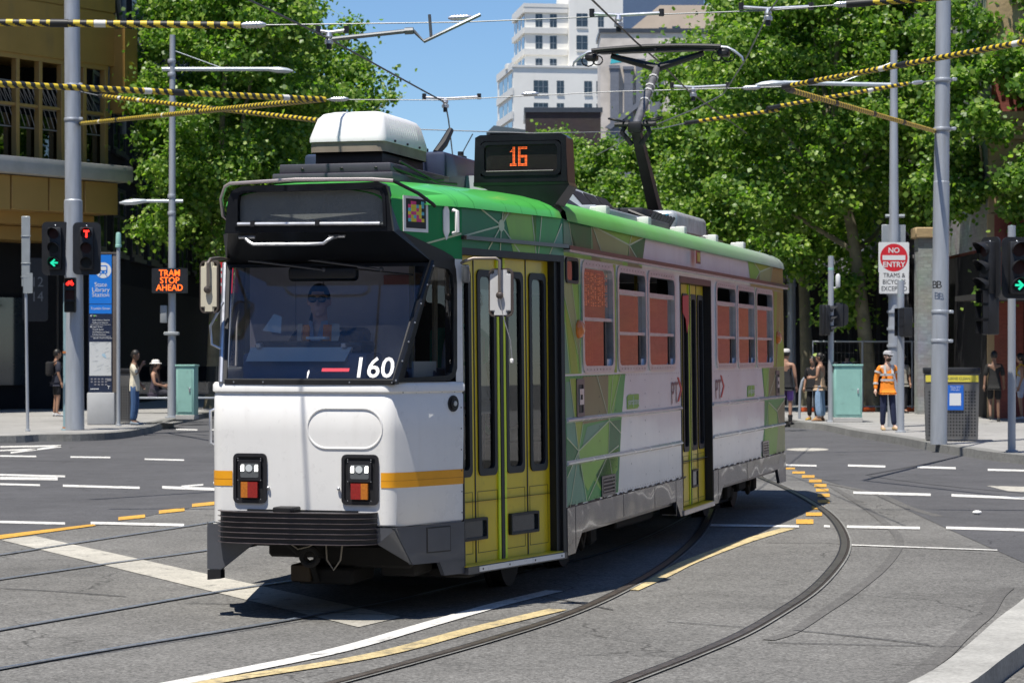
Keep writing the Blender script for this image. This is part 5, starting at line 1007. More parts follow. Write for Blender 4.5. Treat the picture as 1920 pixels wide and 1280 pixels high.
        if bands:
            b2=MB(); SV=mat('silver_reflective_tape',(.58,.58,.55),.35,.2)
            def hoop(z,rx,ry,y0): b2.loft([[(rx*math.cos(q),y0+ry*math.sin(q),zz) for q in np.linspace(0,6.2832,25)[:-1]] for zz in (z-.025,z+.025)],0,True,False)
            hoop(1.12,.166,.128,.01); hoop(1.24,.182,.135,.008)
            for s in ('L','R'):
                for tt in (.45,):
                    c=Vector(lerp3(J['sh'+s],J['el'+s],tt)); d=(Vector(J['el'+s])-Vector(J['sh'+s])).normalized(); b2.tube([c-d*.022,c+d*.022],.082,12,0,False)
                c=Vector(lerp3(J['el'+s],J['wr'+s],.45)); d=(Vector(J['wr'+s])-Vector(J['el'+s])).normalized(); b2.tube([c-d*.022,c+d*.022],.06,12,0,False)
                x=-.085 if s=='L' else .085; b2.hexa([(x-.025,.125,1.26),(x+.025,.125,1.26),(x+.025,.135,1.26),(x-.025,.135,1.26),(x-.025,.06,1.46),(x+.025,.06,1.46),(x+.025,.075,1.46),(x-.025,.075,1.46)])
            b2.build('reflective_band',[SV],to)
        if vest:
            b2=MB(); 
            for s in (-1,1): b2.hexa([(s*.05,.10,1.12),(s*.155,.06,1.12),(s*.165,.07,1.12),(s*.05,.135,1.12),(s*.065,.085,1.49),(s*.135,.03,1.47),(s*.14,.05,1.49),(s*.065,.10,1.50)],0)
            b2.hexa([(-.11,.125,1.15),(-.08,.137,1.15),(-.08,.142,1.15),(-.11,.130,1.15),(-.11,.085,1.48),(-.08,.085,1.49),(-.08,.10,1.49),(-.11,.10,1.48)],1)
            b2.build('hi_vis_vest',[cloth('hi_vis_orange',(.85,.16,.03)),mat('silver_reflective_tape',(.58,.58,.55),.35,.2)],to)
        if collar:
            b2=MB()
            for s in (-1,1): b2.prism([(s*.015,.095,1.43),(s*.085,.05,1.44),(s*.075,.03,1.525),(s*.04,.055,1.52)],(0,.012,.004))
            b2.build('collar',[cloth(*collar)],to)
    if bottom:
        K=dict(J); Rr={k:(tuple(x+.014 for x in v) if isinstance(v,tuple) else v+.018+wide) for k,v in BASER.items()}
        keys=['pelvis']; E_=[]; Rr['pelvis']=(.115,.095)
        for s in ('L','R'):
            Rr['hip'+s]=(.088+wide*.3,.092+wide*.3); keys+=['hip'+s,'kn'+s]; E_+=[('pelvis','hip'+s),('hip'+s,'kn'+s)]
            if bl<1: K['kn'+s]=lerp3(J['hip'+s],J['kn'+s],bl/.5 if bl<.5 else 1.0); Rr['kn'+s]=.085
            else:
                K['an'+s]=lerp3(J['kn'+s],J['an'+s],.98); Rr['an'+s]=.056+wide*1.4; keys.append('an'+s); E_.append(('kn'+s,'an'+s))
        m_=MB(); v,f=skin({k:K[k] for k in keys},E_,{k:Rr[k] for k in keys},'pelvis'); m_.add(v,f,0,True); m_.build('shorts' if bl<1 else 'trousers',[cloth(*bottom)],t)
    if socks:
        for s in ('L','R'): m_=MB(); m_.tube([J['an'+s],lerp3(J['an'+s],J['kn'+s],.35)],[.045,.058],10); m_.build('sock',[cloth(*socks)],t)
    if shoes:
        for s in ('L','R'):
            m_=MB(); a=Vector(J['an'+s]); b=Vector(J['to'+s]); d=(b-a); d.z=0; d=d.normalized(); c=a+d*.06; c.z=max(0,J['an'+s][2]-.09)+.045
            sd=Vector((d.y,-d.x,0)); rg=[]
            for x,w_,h_ in ((-.11,.026,.05),(-.09,.042,.09),(-.03,.045,.085),(.06,.050,.06),(.12,.048,.045),(.165,.028,.03)):
                rg.append([tuple(c+d*x+sd*w_*math.cos(q)+Vector((0,0,-.045+max(0,h_*.5+h_*.5*math.sin(q))))) for q in np.linspace(0,6.2832,13)[:-1]])
            m_.loft(rg,0); m_.build('shoe',[cloth(*shoes)],t)
    if bag:
        m_=MB(); m_.bbox(-.14,.14,-.27,-.10,1.08,1.45,.05,0,3)
        for s in (-1,1): m_.tube([(s*.09,-.11,1.42),(s*.10,.0,1.485),(s*.105,.115,1.38),(s*.11,.10,1.2),(s*.12,-.1,1.12)],.018,6,0)
        tag(m_.build('backpack',[cloth(*bag)],t))
    return t
FEET=.154
def foot(px,py,z=FEET): return tuple(G(px,py,z))
person('man in a cream short sleeved shirt and blue jeans touching his mouth',foot(252,796),R(-96),1.01,dict(elR=(.20,.10,1.20),wrR=(.08,.20,1.42),elL=(-.22,-.02,1.13),wrL=(-.20,.12,.95),knL=(-.1,.03,.5)),'brown',('cream',(.70,.64,.50)),.6,('blue_denim',(.045,.10,.22)),1,.004,('shoe_blue_grey',(.20,.24,.28)),'short',yaw=R(-6),pitch=R(-6),hem=.10)
person('man in dark shirt and shorts standing in the shade beside the steel poles',foot(106,780),R(-60),1.03,{},'tan',('dark_navy',(.025,.028,.045)),.55,('black_shorts',(.012,.012,.014)),.45,0,('trainer_white',(.5,.5,.5)),'short',bag=('bag_black',(.01,.01,.012)))
sit=dict(pelvis=(0,0,.55),spine=(0,.03,.72),chest=(0,.03,.92),nb=(0,.02,1.06),neck=(0,.04,1.135),shL=(-.17,.02,1.02),shR=(.17,.02,1.02),elL=(-.22,.08,.76),elR=(.22,.08,.76),wrL=(-.10,.28,.70),wrR=(.10,.28,.70),hipL=(-.09,.05,.54),hipR=(.09,.05,.54),knL=(-.11,.47,.53),knR=(.11,.47,.53),anL=(-.11,.45,.10),anR=(.11,.45,.10),toL=(-.11,.58,.04),toR=(.11,.58,.04))
person('woman with white hat and bare arms sitting on the shaded bench',(-10.35,69.3,.154),R(-95),1.12,sit,'tan',('dark_top',(.05,.04,.06)),0,('dark_skirt',(.03,.03,.04)),1,.0,('sandal',(.2,.15,.1)),'long',(('hat_white',(.7,.68,.65)),'brim'))
person('woman in tan tank top and wide pale jeans holding a phone',foot(1538,789),R(62),.975,dict(elL=(-.23,.0,1.14),wrL=(-.10,.24,1.12),elR=(.23,.0,1.14),wrR=(.08,.25,1.14)),'tan',('tan_tank',(.42,.30,.20)),0,('pale_denim',(.24,.36,.52)),1,.035,('sandal_tan',(.30,.16,.08)),'bun',yaw=R(15),shades=True)
person('dark haired person in black behind the woman in pale jeans',foot(1524,787),R(150),.93,{},'tan',('black_top',(.012,.012,.014)),.6,('black_trousers',(.012,.012,.014)),1,.01,('mustard_shoe',(.42,.26,.03)),'long')
person('worker in orange hi-vis shirt, grey cap and navy trousers on the kerb',foot(1664,806),R(186),1.0,dict(elL=(-.25,.0,1.15),wrL=(-.27,.08,.90),elR=(.26,-.02,1.15),wrR=(.29,.06,.90),knL=(-.115,.02,.5),anL=(-.15,.02,.09),toL=(-.2,.14,.035)),'fair',('hi_vis_orange',(.85,.26,.02)),1,('navy_work',(.015,.022,.06)),1,.006,('tan_boot',(.42,.30,.16)),'short',(('cap_grey',(.40,.40,.42)),'peak'),True,yaw=R(18),bands=True,beard=True,hem=.06)
person('person with blue backpack seen over the green cabinet',(10.6,76,.154),R(-25),.98,{},'fair',('pale_blue',(.35,.42,.62)),.6,('grey_trousers',(.10,.10,.12)),1,0,('black_shoe',(.02,.02,.02)),'short',bag=('bag_blue',(.05,.09,.25)))
person('man in pale shirt and black hat in the shade behind the green topped signal post',(11.3,69.5,.154),R(190),.96,{},'tan',('pale_print',(.38,.36,.32)),.6,('dark_trousers',(.03,.03,.035)),1,0,('black_shoe',(.02,.02,.02)),'short',(('hat_black',(.015,.015,.018)),'brim'))
person('man in black shirt and shorts walking away past the bin',foot(1864,790),R(-8),1.0,dict(knL=(-.10,.08,.52),anL=(-.10,-.10,.14),toL=(-.10,.0,.05),wrR=(.25,.12,.9),wrL=(-.25,-.08,.9)),'brown',('black_stripe',(.012,.012,.012)),.6,('black_shorts2',(.01,.01,.01)),.46,.01,('black_shoe',(.02,.02,.02)),'short',hem=.06)
person('person in pale blue dress with yellow bag at the right edge',foot(1914,786),R(80),.97,{},'tan',('pale_dress',(.42,.47,.58)),0,('pale_dress',(.42,.47,.58)),.45,.03,('white_shoe',(.6,.6,.6)),'long',bag=('bag_yellow',(.6,.42,.03)),hem=.2)
person('person in white cap, black top and purple shorts behind the tram',foot(1474,796),R(-20),1.03,dict(elL=(-.25,.0,1.15)),'tan',('black_tank',(.015,.015,.018)),0,('purple_shorts',(.22,.11,.36)),.45,.01,('black_shoe',(.02,.02,.02)),'short',(('cap_white',(.55,.53,.50)),'peak'),socks=('sock_black',(.012,.012,.012)),hem=.02)
def tram_pt(a,b,z): return tram.location+Matrix.Rotation(R(90)-TH,3,'Z')@Vector(T(a,b,z))
drv=dict(sit); rz_t=R(90)-TH+R(90)
drv.update(elL=(-.24,.10,.78),elR=(.24,.10,.78),wrL=(-.14,.32,.80),wrR=(.14,.32,.80))
dv=person('tram driver in sunglasses and orange hi-vis vest behind the windscreen',tram_pt(-1.50,-.13,.985),rz_t,1.0,{k:(v[0],v[1],v[2]) for k,v in drv.items()},'fair',('uniform_navy',(.02,.022,.035)),1,('uniform_navy',(.02,.022,.035)),1,0,('black_shoe',(.02,.02,.02)),'pony',None,True,yaw=R(12),vox=.008)
b2=MB()
for s in (-1,1): b2.hexa([(s*.05,.115,.76),(s*.165,.08,.76),(s*.175,.095,.76),(s*.05,.155,.76),(s*.055,.10,1.06),(s*.15,.045,1.06),(s*.155,.065,1.08),(s*.055,.125,1.08)],0 if s>0 else 0); b2.hexa([(s*.115,.110,.80),(s*.165,.09,.80),(s*.178,.105,.80),(s*.12,.15,.80),(s*.11,.085,1.06),(s*.15,.06,1.06),(s*.16,.072,1.085),(s*.115,.105,1.09)],1)
b2.build('hi_vis_vest',[cloth('hi_vis_orange',(.85,.26,.02)),mat('silver_reflective_tape',(.58,.58,.55),.35,.2)],dv)
b2=MB()
for s in (-1,1): b2.prism([(s*.006,.135,.95),(s*.07,.10,.99),(s*.072,.06,1.11),(s*.035,.10,1.10)],(0,.012,.004)); b2.prism([(s*.002,.13,.80),(s*.05,.128,.80),(s*.03,.13,1.0),(s*.002,.133,.98)],(0,.01,0))
b2.build('collar',[cloth('shirt_blue_grey',(.42,.45,.55))],dv)
person('passenger in a grey jumper standing inside the front tram door',tram_pt(-.62,.72,.60),rz_t+R(75),1.0,{},'tan',('grey_jumper',(.55,.55,.58)),1,('navy_jeans',(.03,.05,.10)),1,.01,('black_shoe',(.02,.02,.02)),'short',bag=('bag_green',(.03,.3,.2)))
person('passenger with long dark hair seen through the cab side window',tram_pt(-.35,.25,.86),rz_t+R(10),.95,{},'tan',('dark_green_top',(.03,.05,.04)),1,('dark_trousers',(.03,.03,.035)),1,0,('black_shoe',(.02,.02,.02)),'long')
# ---------------------------------------------------------------- poles
def pole(name,label,cat,base,top,r0,r1,parts=(),m=STEEL,group=None):
    t=thing(name,label,cat,tuple(base),0,group); d=Vector(top)-Vector(base)
    for nme,fn_,mm in parts:
        mb=MB(); fn_(mb,d); mb.build(nme,mm,t)
    mb=MB(); n=12; mb.tube([d*(i/n) for i in range(n+1)],[r0+(r1-r0)*i/n for i in range(n+1)],22); mb.lathe([(r0*1.6,0),(r0*1.6,.03),(r0,.04)],(0,0,0),20) if r0<.12 else None
    mb.build('shaft',m,t); return t
lb=G(140,806,.15); lt_=AT(133,-320,54.3); 
def zparts(name,zs,fn,m): return tuple((name,(lambda z:(lambda mb,d:fn(mb,d,z)))(z),m) for z in zs)
def collar1(r):
    def f(mb,d,z): collars((z,),r)(mb,d)
    return f
def collars(zs,r,fn_=None):
    def f(mb,d):
        for z in zs: p=d*(z/d.z); mb.lathe([(r+.012,-.035),(r+.016,-.03),(r+.016,.03),(r+.012,.035)],tuple(p),22); mb.bbox(p.x+r,p.x+r+.09,-.04,.04,p.z-.03,p.z+.03,.01,0,1)
    return f
def lower_sleeve(r,z1):
    def f(mb,d): mb.tube([(0,0,0),d*(z1/d.z)],[r,r*.96],22); mb.tube([d*(z1/d.z),d*((z1+.03)/d.z)],[r*.96,r*.84],22)
    return f
pole('catenary_pole','tall thick grey steel pole left of the blue station totem','utility pole',lb,lt_,.195,.165,(('lower_sleeve',lower_sleeve(.215,5.15),STEEL),*zparts('clamp',(6.98,7.75),collar1(.18),STEEL)),group='overhead wire poles')
rb_=G(1760,833,.15); rt_=AT(1772,-260,45.5)
def stencil(mb,d):
    for i,ch in enumerate('BB'):
        for z,c in ((3.02,'B'),): 
            th0=-90-38+i*30
            v,f=text2d('B',.20,.01); mb.add([(.163*math.cos(R(th0)+x/.163),.163*math.sin(R(th0)+x/.163),3.0+y) for x,y in v],f)
pole('catenary_pole','tall thick grey steel pole beside the perforated bin on the right','utility pole',rb_,rt_,.152,.132,(('lower_sleeve',lower_sleeve(.158,4.95),STEEL),*zparts('clamp',(2.5,1.95,5.95,6.88),collar1(.15),STEEL),('stencil',stencil,mat('stencil_black',(.02,.02,.02),.6))),group='overhead wire poles')
def cap_part(z): 
    def f(mb,d): mb.lathe([(.062,z-.16),(.075,z-.15),(.075,z-.10),(.066,z-.09),(.060,z+.16),(.045,z+.20),(0,z+.21)],(0,0,0),16)
    return f
def sigpole(px,pybase,ptop,label,r=.05,extra=()):
    b=G(px,pybase,.15); zt=CH-(ptop-HY)/FP*b.y
    return pole('signal_post',label,'signal post',b,b+Vector((0,0,zt-.15)),r,r,(('cap',cap_part(zt-.35),TEAL),)+tuple(extra),STEEL,'green topped signal posts')
def detector(z,dx):
    def f(mb,d): mb.lathe([(.05,-.17),(.06,-.15),(.06,.12),(.03,.16),(0,.17)],(dx,-.05,z),12); mb.tube([(0,0,z-.2),(dx,-.05,z-.17)],.02,6)
    return f
sigpole(1558,791,480,'slim steel post with pale green cap left of the green cabinet',.072,(('detector',detector(3.55,.17),mat('detector_white',(.6,.62,.62),.5)),('push_button',lambda mb,d:mb.bbox(.04,.17,-.12,.04,1.25,1.5,.02,0,2),SIGBLACK)))
sigpole(1689,810,526,'slim steel post with pale green cap right of the orange worker',.075)
sigpole(1897,847,423,'slim steel post with pale green cap at the right edge carrying a green arrow',.068)
sigpole(222,798,436,'pale green capped post rising behind the blue station totem',.045)
b=G(52,808,.15); pole('sign_post','thin grey post with the back of a narrow sign, far left','sign post',b,b+Vector((-.06,0,4.7)),.035,.03,(('sign_back',lambda mb,d:[mb.bbox(-.13,.06,-.05,-.03,3.2,4.75,.01,0,1),mb.bbox(-.09,.12,-.06,-.05,3.05,3.5,.01,0,1),[mb.bbox(-.14,.08,-.062,-.05,z,z+.02,.004,0,1) for z in (3.4,3.7,4.3)]],mat('sign_back_grey',(.34,.37,.38),.5,.3)),))
b=G(124,806,.15); pole('conduit_post','pale green conduit post with orange bands beside the thick pole','post',b,b+Vector((0,0,3.3)),.07,.065,(*zparts('band',(.02,1.72),lambda mb,d,z:mb.lathe([(.085,z),(.085,z+.05)],(0,0,0),14),mat('rust_orange',(.45,.16,.05),.7)),),mat('post_blue_green',(.25,.38,.42),.5,.1))
# lamp columns
def lamp_head(mb,p,dx): 
    s=1 if dx>0 else -1; mb.loft([[(p[0]+x*s,p[1]+w_*math.cos(q),p[2]+h_*math.sin(q)+z) for q in np.linspace(0,6.2832,13)[:-1]] for x,w_,h_,z in ((0,.04,.04,0),(.08,.07,.05,0),(.35,.14,.085,-.02),(.6,.12,.07,-.04),(.75,.03,.02,-.05))],0)
lp=G(322,783,.15)
sc_l=lp.y/FP
def arm1(mb,d): z=(783-130)*sc_l; mb.tube([(-.26,0,z),(2.6,0,z)],.055,10); lamp_head(mb,(2.5,0,z),1); mb.tube([(0,0,z+.52),(1.35,0,z+.03)],.012,6)
def arm2(mb,d): z=(783-377)*sc_l; mb.tube([(.3,0,z),(-.7,0,z)],.045,10); lamp_head(mb,(-.65,0,z),-1)
def cols_(mb,d):
    for y in (115,140,368,400): mb.lathe([(.105,-.05),(.11,-.04),(.11,.04),(.105,.05)],(0,0,(783-y)*sc_l),14)
def boxes_2(mb,d): mb.bbox(-.2,.2,-.15,.1,(783-625)*sc_l-.05,(783-622)*sc_l,.02,0,1)
def boxes_l(mb,d):
    mb.bbox(-.30,-.12,-.1,.1,(783-605)*sc_l,(783-590)*sc_l+.25,.02,0,2)
pole('street_lamp','grey street lamp column with two arms behind the tram stop display','street lamp',lp,lp+Vector((.02,0,(783-66)*sc_l)),.115,.075,(('lamp_arm',arm1,mat('lamp_arm_grey',(.5,.55,.58),.4,.3)),('lamp_arm',arm2,mat('lamp_arm_grey',(.5,.55,.58),.4,.3)),*zparts('collar',(115,140,368,400),lambda mb,d,y:mb.lathe([(.105,-.05),(.11,-.04),(.11,.04),(.105,.05)],(0,0,(783-y)*sc_l),14),STEEL),('equipment_box',boxes_l,mat('box_grey',(.3,.32,.33),.5)),('bracket',boxes_2,mat('box_grey',(.3,.32,.33),.5))),group='street lamps')
r2=G(1676,800,.15)
sc_r=r2.y/FP
def armr(mb,d): z=(800-160)*sc_r; mb.tube([(.2,0,z),(-2.6,0,z+.06)],.05,10); lamp_head(mb,(-2.5,0,z+.05),-1); mb.tube([(0,0,z+.55),(-1.3,0,z+.04)],.012,6)
def armr2(mb,d): z=(800-405)*sc_r; mb.tube([(.25,0,z),(-.2,0,z)],.04,8); mb.bbox(-.28,.28,.02,.06,z-1.0,z-.2,.01,0,1)
pole('street_lamp','grey street lamp column carrying the no entry sign','street lamp',r2,r2+Vector((0,0,(800-95)*sc_r)),.15,.08,(('lamp_arm',armr,mat('lamp_arm_grey',(.5,.55,.58),.4,.3)),('sign_bracket',armr2,mat('sign_back_grey',(.34,.37,.38),.5,.3)),*zparts('clamp',(1.9,2.3,2.7,3.1),lambda mb,d,z:mb.lathe([(.165,-.03),(.165,.03)],(0,0,z),16),STEEL)),group='street lamps')
r3=Vector((8.05*1.45,88,.15)); r3=Vector(((1484-960)/FP*80,80,.15)); pole('street_lamp','dull grey pole in the tree shade just right of the tram rear','street lamp',r3,r3+Vector((0,0,9)),.16,.12,(('collar',lambda mb,d:mb.lathe([(.17,-.05),(.17,.05)],(0,0,4),14),STEEL),),group='street lamps')
# ---------------------------------------------------------------- traffic signals
def visor(mb,x,z,r,L,mi):
    q=np.linspace(R(-25),R(205),13); a=[(x+r*math.cos(t),-.14,z+r*math.sin(t)) for t in q]; b_=[(x+r*1.02*math.cos(t),-.14-L*(.35+.65*max(0,math.sin(t))),z+r*1.02*math.sin(t)) for t in q]
    mb.add(a+b_,[(i,i+1,13+i+1,13+i) for i in range(12)],mi,True)
def signal(label,pos,yaw,W_,H_,lr,gap,lit=None,lit_mat=None,sym=None,board=True,square=False,dim=()):
    t=thing('traffic_signal',label,'traffic light',tuple(pos),yaw,'traffic signals')
    if board:
        m_=MB(); o=[(x,z) for x,z in rrect(-W_/2,W_/2,-H_/2,H_/2,.11)]; m_.prism([(x,-.03,z) for x,z in o],(0,.03,0)); m_.ell((0,-.035,H_/2-.08),(.02,.012,.02),1,8,5); m_.build('backboard',[SIGBLACK,ALU],t)
    m_=MB(); m_.bbox(-lr-.035,lr+.035,-.15,.06,-gap-lr-.03,gap+lr+.03,.025,0,2); m_.build('housing',[SIGBLACK],t)
    for i,z in enumerate((gap,0,-gap)):
        m_=MB()
        if square: 
            m_.add([(x*(lr+.02),y,z+q*(lr+.01)) for y in (-.15,-.26) for x,q in ((-1,-1),(-1,1),(1,1),(1,-1))],[(0,1,5,4),(1,2,6,5),(2,3,7,6)],0)
        else: visor(m_,0,z,lr+.01,.24,0)
        m_.build('visor',[mat('visor_black',(.012,.013,.016),.5)],t)
        m_=MB(); 
        m_.poly([(lr*math.cos(q),-.152,z+lr*math.sin(q)) for q in np.linspace(0,6.2832,21)[:-1]] if not square else [(x*lr,-.153,z+q*lr) for x,q in ((-1,-1),(1,-1),(1,1),(-1,1))])
        lens=m_.build('lens',[mat('lens_dark_red',(.035,.008,.006),.35,spec=.3) if (i==0 or i in dim) else mat('lens_dark',(.010,.012,.012),.35,spec=.3)],t)
        if i==lit:
            m2=MB(); sym(m2,z,lr); m2.build('lit_symbol',[lit_mat],lens)
    return t
def sy(mb,pts): mb.poly([(x,-.158,z) for x,z in pts])
def sym_T(mb,z,r): sy(mb,[(-.55*r,z+.35*r),(.55*r,z+.35*r),(.55*r,z+.68*r),(-.55*r,z+.68*r)]); sy(mb,[(-.18*r,z-.75*r),(.18*r,z-.75*r),(.18*r,z+.35*r),(-.18*r,z+.35*r)])
def sym_left(mb,z,r): sy(mb,[(-.8*r,z),(.05*r,z+.75*r),(.30*r,z+.55*r),(-.30*r,z)]); sy(mb,[(-.8*r,z),(-.30*r,z),(.30*r,z-.55*r),(.05*r,z-.75*r)]); sy(mb,[(-.2*r,z-.16*r),(.78*r,z-.16*r),(.78*r,z+.16*r),(-.2*r,z+.16*r)])
def sym_right(mb,z,r): sy(mb,[(.8*r,z),(.30*r,z),(-.20*r,z+.55*r),(.05*r,z+.75*r)]); sy(mb,[(.8*r,z),(.05*r,z-.75*r),(-.20*r,z-.55*r),(.30*r,z)]); sy(mb,[(-.6*r,z-.16*r),(.2*r,z-.16*r),(.2*r,z+.16*r),(-.6*r,z+.16*r)])
def sym_bike(mb,z,r):
    def bar_(p,q,w_=.09): d=Vector((q[0]-p[0],q[1]-p[1])).normalized()*w_*r; n=(-d.y,d.x); sy(mb,[(p[0]*r-n[0],z+p[1]*r-n[1]),(q[0]*r-n[0],z+q[1]*r-n[1]),(q[0]*r+n[0],z+q[1]*r+n[1]),(p[0]*r+n[0],z+p[1]*r+n[1])])
    for cx in (-.52,.52):
        n=14
        for i in range(n): a0,a1=2*math.pi*i/n,2*math.pi*(i+1)/n; sy(mb,[(r*(cx+k*math.cos(a)),z+r*(-.22+k*math.sin(a))) for k,a in ((.40,a0),(.40,a1),(.26,a1),(.26,a0))])
    for p,q in (((-.52,-.22),(-.25,.30)),((-.25,.30),(.38,.30)),((-.25,.30),(.05,-.22)),((.05,-.22),(.38,.30)),((.30,.52),(.52,-.22)),((-.52,-.22),(.05,-.22)),((-.42,.40),(-.12,.40)),((.30,.52),(.52,.52))): bar_(p,q)
RED=emitter('signal_red',(1,.03,.02),2.2); GRN=emitter('signal_green',(.02,.75,.42),.85)
p=AT(104.5,466,53.9); signal('traffic light with lit green left arrow on the thick left pole',p,R(-4),.62,1.20,.115,.325,2,GRN,sym_left)
p=AT(163,466,53.7); signal('traffic light with lit red T above the bicycle signal',p,R(5),.62,1.17,.115,.325,0,RED,sym_T,dim=(1,))
p=AT(132,553,53.6); signal('small traffic light with lit red bicycle symbol below the two larger lights',p,R(6),.32,.88,.095,.265,0,RED,sym_bike,False,True,(1,))
Yp=G(1897,850,.15).y
p=AT(1906,502,Yp-.12); signal('traffic light with lit green right arrow on the right edge post',p,R(4),.52,1.05,.115,.30,2,GRN,sym_right,dim=(1,))
p=AT(1859,502,Yp-.2); signal('unlit traffic light turned sideways left of the right edge post',p,R(-62),.50,1.05,.115,.30)
p=AT(1861,585,Yp-.2); signal('unlit square traffic light hanging below the sideways one',p,R(-70),.3,.85,.095,.26,board=False,square=True)
Y5=G(1558,791,.15).y
p=AT(1543,600,Y5-.1); signal('black traffic light seen edge on, left side of the slim post',p,R(100),.5,.78,.10,.25)
p=AT(1572,590,Y5+.1); signal('back of a black traffic light, right side of the slim post',p,R(170),.5,.55,.09,.18)
Y6=G(1689,810,.15).y
p=AT(1702,604,Y6-.1); signal('black pedestrian signal box on the post right of the worker',p,R(-75),.5,.62,.10,.19,board=False,square=True)
# ---------------------------------------------------------------- signs
def sign(label,name,cat,c,yaw,w_,h_,d,back,face,fn_,mats,rad=.03,group=None):
    t=thing(name,label,cat,tuple(c),yaw,group); m_=MB(); m_.prism([(x,0,z) for x,z in rrect(-w_/2,w_/2,-h_/2,h_/2,rad,3)],(0,d,0)); m_.build('panel',[back],t)
    f=MB(); fn_(f); f.build('face',mats,t); return t
WSIGN=mat('sign_white',(.72,.72,.70),.4,var=.05,scale=4); RSIGN=mat('sign_red',(.62,.02,.03),.4,var=.06); KSIGN=mat('sign_black',(.015,.015,.015),.5,var=0)
def noentry(f):
    f.poly([(.325*math.cos(q),-.004,.325*math.sin(q)) for q in np.linspace(0,6.2832,41)[:-1]],0); f.poly([(x,-.007,z) for x,z in ((-.27,-.055),(.27,-.055),(.27,.055),(-.27,.055))],1)
    put_text(f,'NO',.17,(0,-.008,.165),(1,0,0),(0,0,1),1,.02); put_text(f,'ENTRY',.17,(0,-.008,-.165),(1,0,0),(0,0,1),1,.02)
    f.poly([(x,-.002,z) for x,z in rrect(-.35,.35,-.35,.35,.03,3)],1)
p=AT(1676,483,r2.y-.2); sign('round red NO ENTRY sign on white square plate','road_sign','road sign',p,R(3),.72,.72,.02,WSIGN,None,noentry,[RSIGN,WSIGN])
def trams(f):
    f.poly([(x,-.003,z) for x,z in rrect(-.335,.335,-.255,.255,.02,3)],1)
    for s_,z in (('TRAMS &',.155),('BICYCLES',0),('EXCEPTED',-.155)): put_text(f,s_,.150,(0,-.006,z),(.86,0,0),(0,0,1),0,.0)
p=AT(1676.5,529,r2.y-.2); sign('white plate reading trams and bicycles excepted below the no entry sign','road_sign','road sign',p,R(3),.70,.54,.02,WSIGN,None,trams,[KSIGN,WSIGN])
def stopahead(f):
    for r_,s_ in enumerate(('TRAM','STOP','AHEAD')):
        put_text(f,s_,.235,(0,-.008,.195-r_*.195),(.92,0,0),(0,0,1),0,.006)
p=AT(318,526,lp.y-.25); sg=sign('black electronic board with orange letters TRAM STOP AHEAD','message_board','sign',p,R(2),.95,.66,.12,SIGBLACK,None,stopahead,[emitter('led_orange',(1,.14,.015),1.5)],.02)
# red stop plate glimpsed behind the left mirror
def stopf(f): f.poly([(x,-.002,z) for x,z in ((-.175,-.25),(.175,-.25),(.175,.25),(-.175,.25))],0); put_text(f,'S',.42,(-.09,-.005,0),(.8,0,0),(0,0,1),1,.01)
p=AT(427,521,40); sign('red plate with white letter S glimpsed behind the left tram mirror','road_sign','road sign',p,0,.36,.52,.02,RSIGN,None,stopf,[RSIGN,WSIGN]); b=Vector((p.x+.1,p.y+.05,0)); 
pole('sign_post','thin post holding the red S plate behind the tram','sign post',Vector((p.x+.02,40.08,0)),Vector((p.x+.02,40.08,p.z+.3)),.035,.03,(('bracket',lambda mb,d:mb.bbox(-.1,.1,-.05,-.03,d.z-.3,d.z-.26,.005,0,1),STEEL),))
# station totem
tt=thing('station_totem','tall blue State Library Station totem with white map panel','information sign',tuple(G(190,796,.15)),R(2)); ty=G(190,796,.15).y; s_=ty/FP
Hh=(796-476)*s_
BLU=mat('totem_blue',(.015,.20,.72),.35,var=.04); NAV=mat('totem_navy',(.02,.03,.065),.35,var=.04); TW=mat('totem_white',(.75,.77,.78),.4,var=0)
m_=MB(); m_.bbox(-.33,.33,-.12,.16,.0,.78,.03,0,2); m_.build('base',[mat('totem_base_grey',(.42,.43,.44),.6,var=.08)],tt)
m_=MB(); m_.box(-.29,.27,-.10,.12,.78,Hh); m_.bbox(.275,.44,-.09,.14,.78,Hh+.02,.02,1,2); m_.box(-.30,.44,-.105,.145,Hh+.0,Hh+.04,1); m_.build('case',[NAV,mat('totem_side_brown',(.20,.17,.15),.35,.4)],tt)
f=MB(); z_=lambda y:(796-y)*s_
def rect(mb,x0,x1,y0,y1,mi,o=-.104): mb.poly([(x0,o,z_(y1)),(x1,o,z_(y1)),(x1,o,z_(y0)),(x0,o,z_(y0))],mi)
rect(f,-.275,.262,478,588,0); rect(f,-.275,.262,569.5,570.5,1,-.106); rect(f,-.27,.25,641,704,3); 
cx,cz=.06,z_(507)
f.poly([(cx+.19*math.cos(q),-.107,cz+.19*math.sin(q)) for q in np.linspace(0,6.2832,31)[:-1]],2)
f.poly([(x,-.110,z) for x,z in rrect(cx-.10,cx+.10,cz-.08,cz+.12,.03,3)],0); f.poly([(x,-.113,z) for x,z in rrect(cx-.075,cx+.075,cz+.0,cz+.09,.02,3)],2)
for q in (-.05,.05): f.poly([(cx+q+.018*math.cos(t),-.113,cz-.045+.018*math.sin(t)) for t in np.linspace(0,6.28,9)[:-1]],2); f.poly([(cx+q*1.0+x,-.110,cz-.08+z) for x,z in ((-.01,0),(.01,0),(.01+q*.9,-.07),(-.01+q*.9,-.07))],0)
for s,y in (('State',534),('Library',543.5),('Station',553)): put_text(f,s,.15,(0,-.108,z_(y)),(1,0,0),(0,0,1),2,.0)
put_text(f,'Franklin Street',.078,(0,-.108,z_(578.5)),(1,0,0),(0,0,1),2,.0)
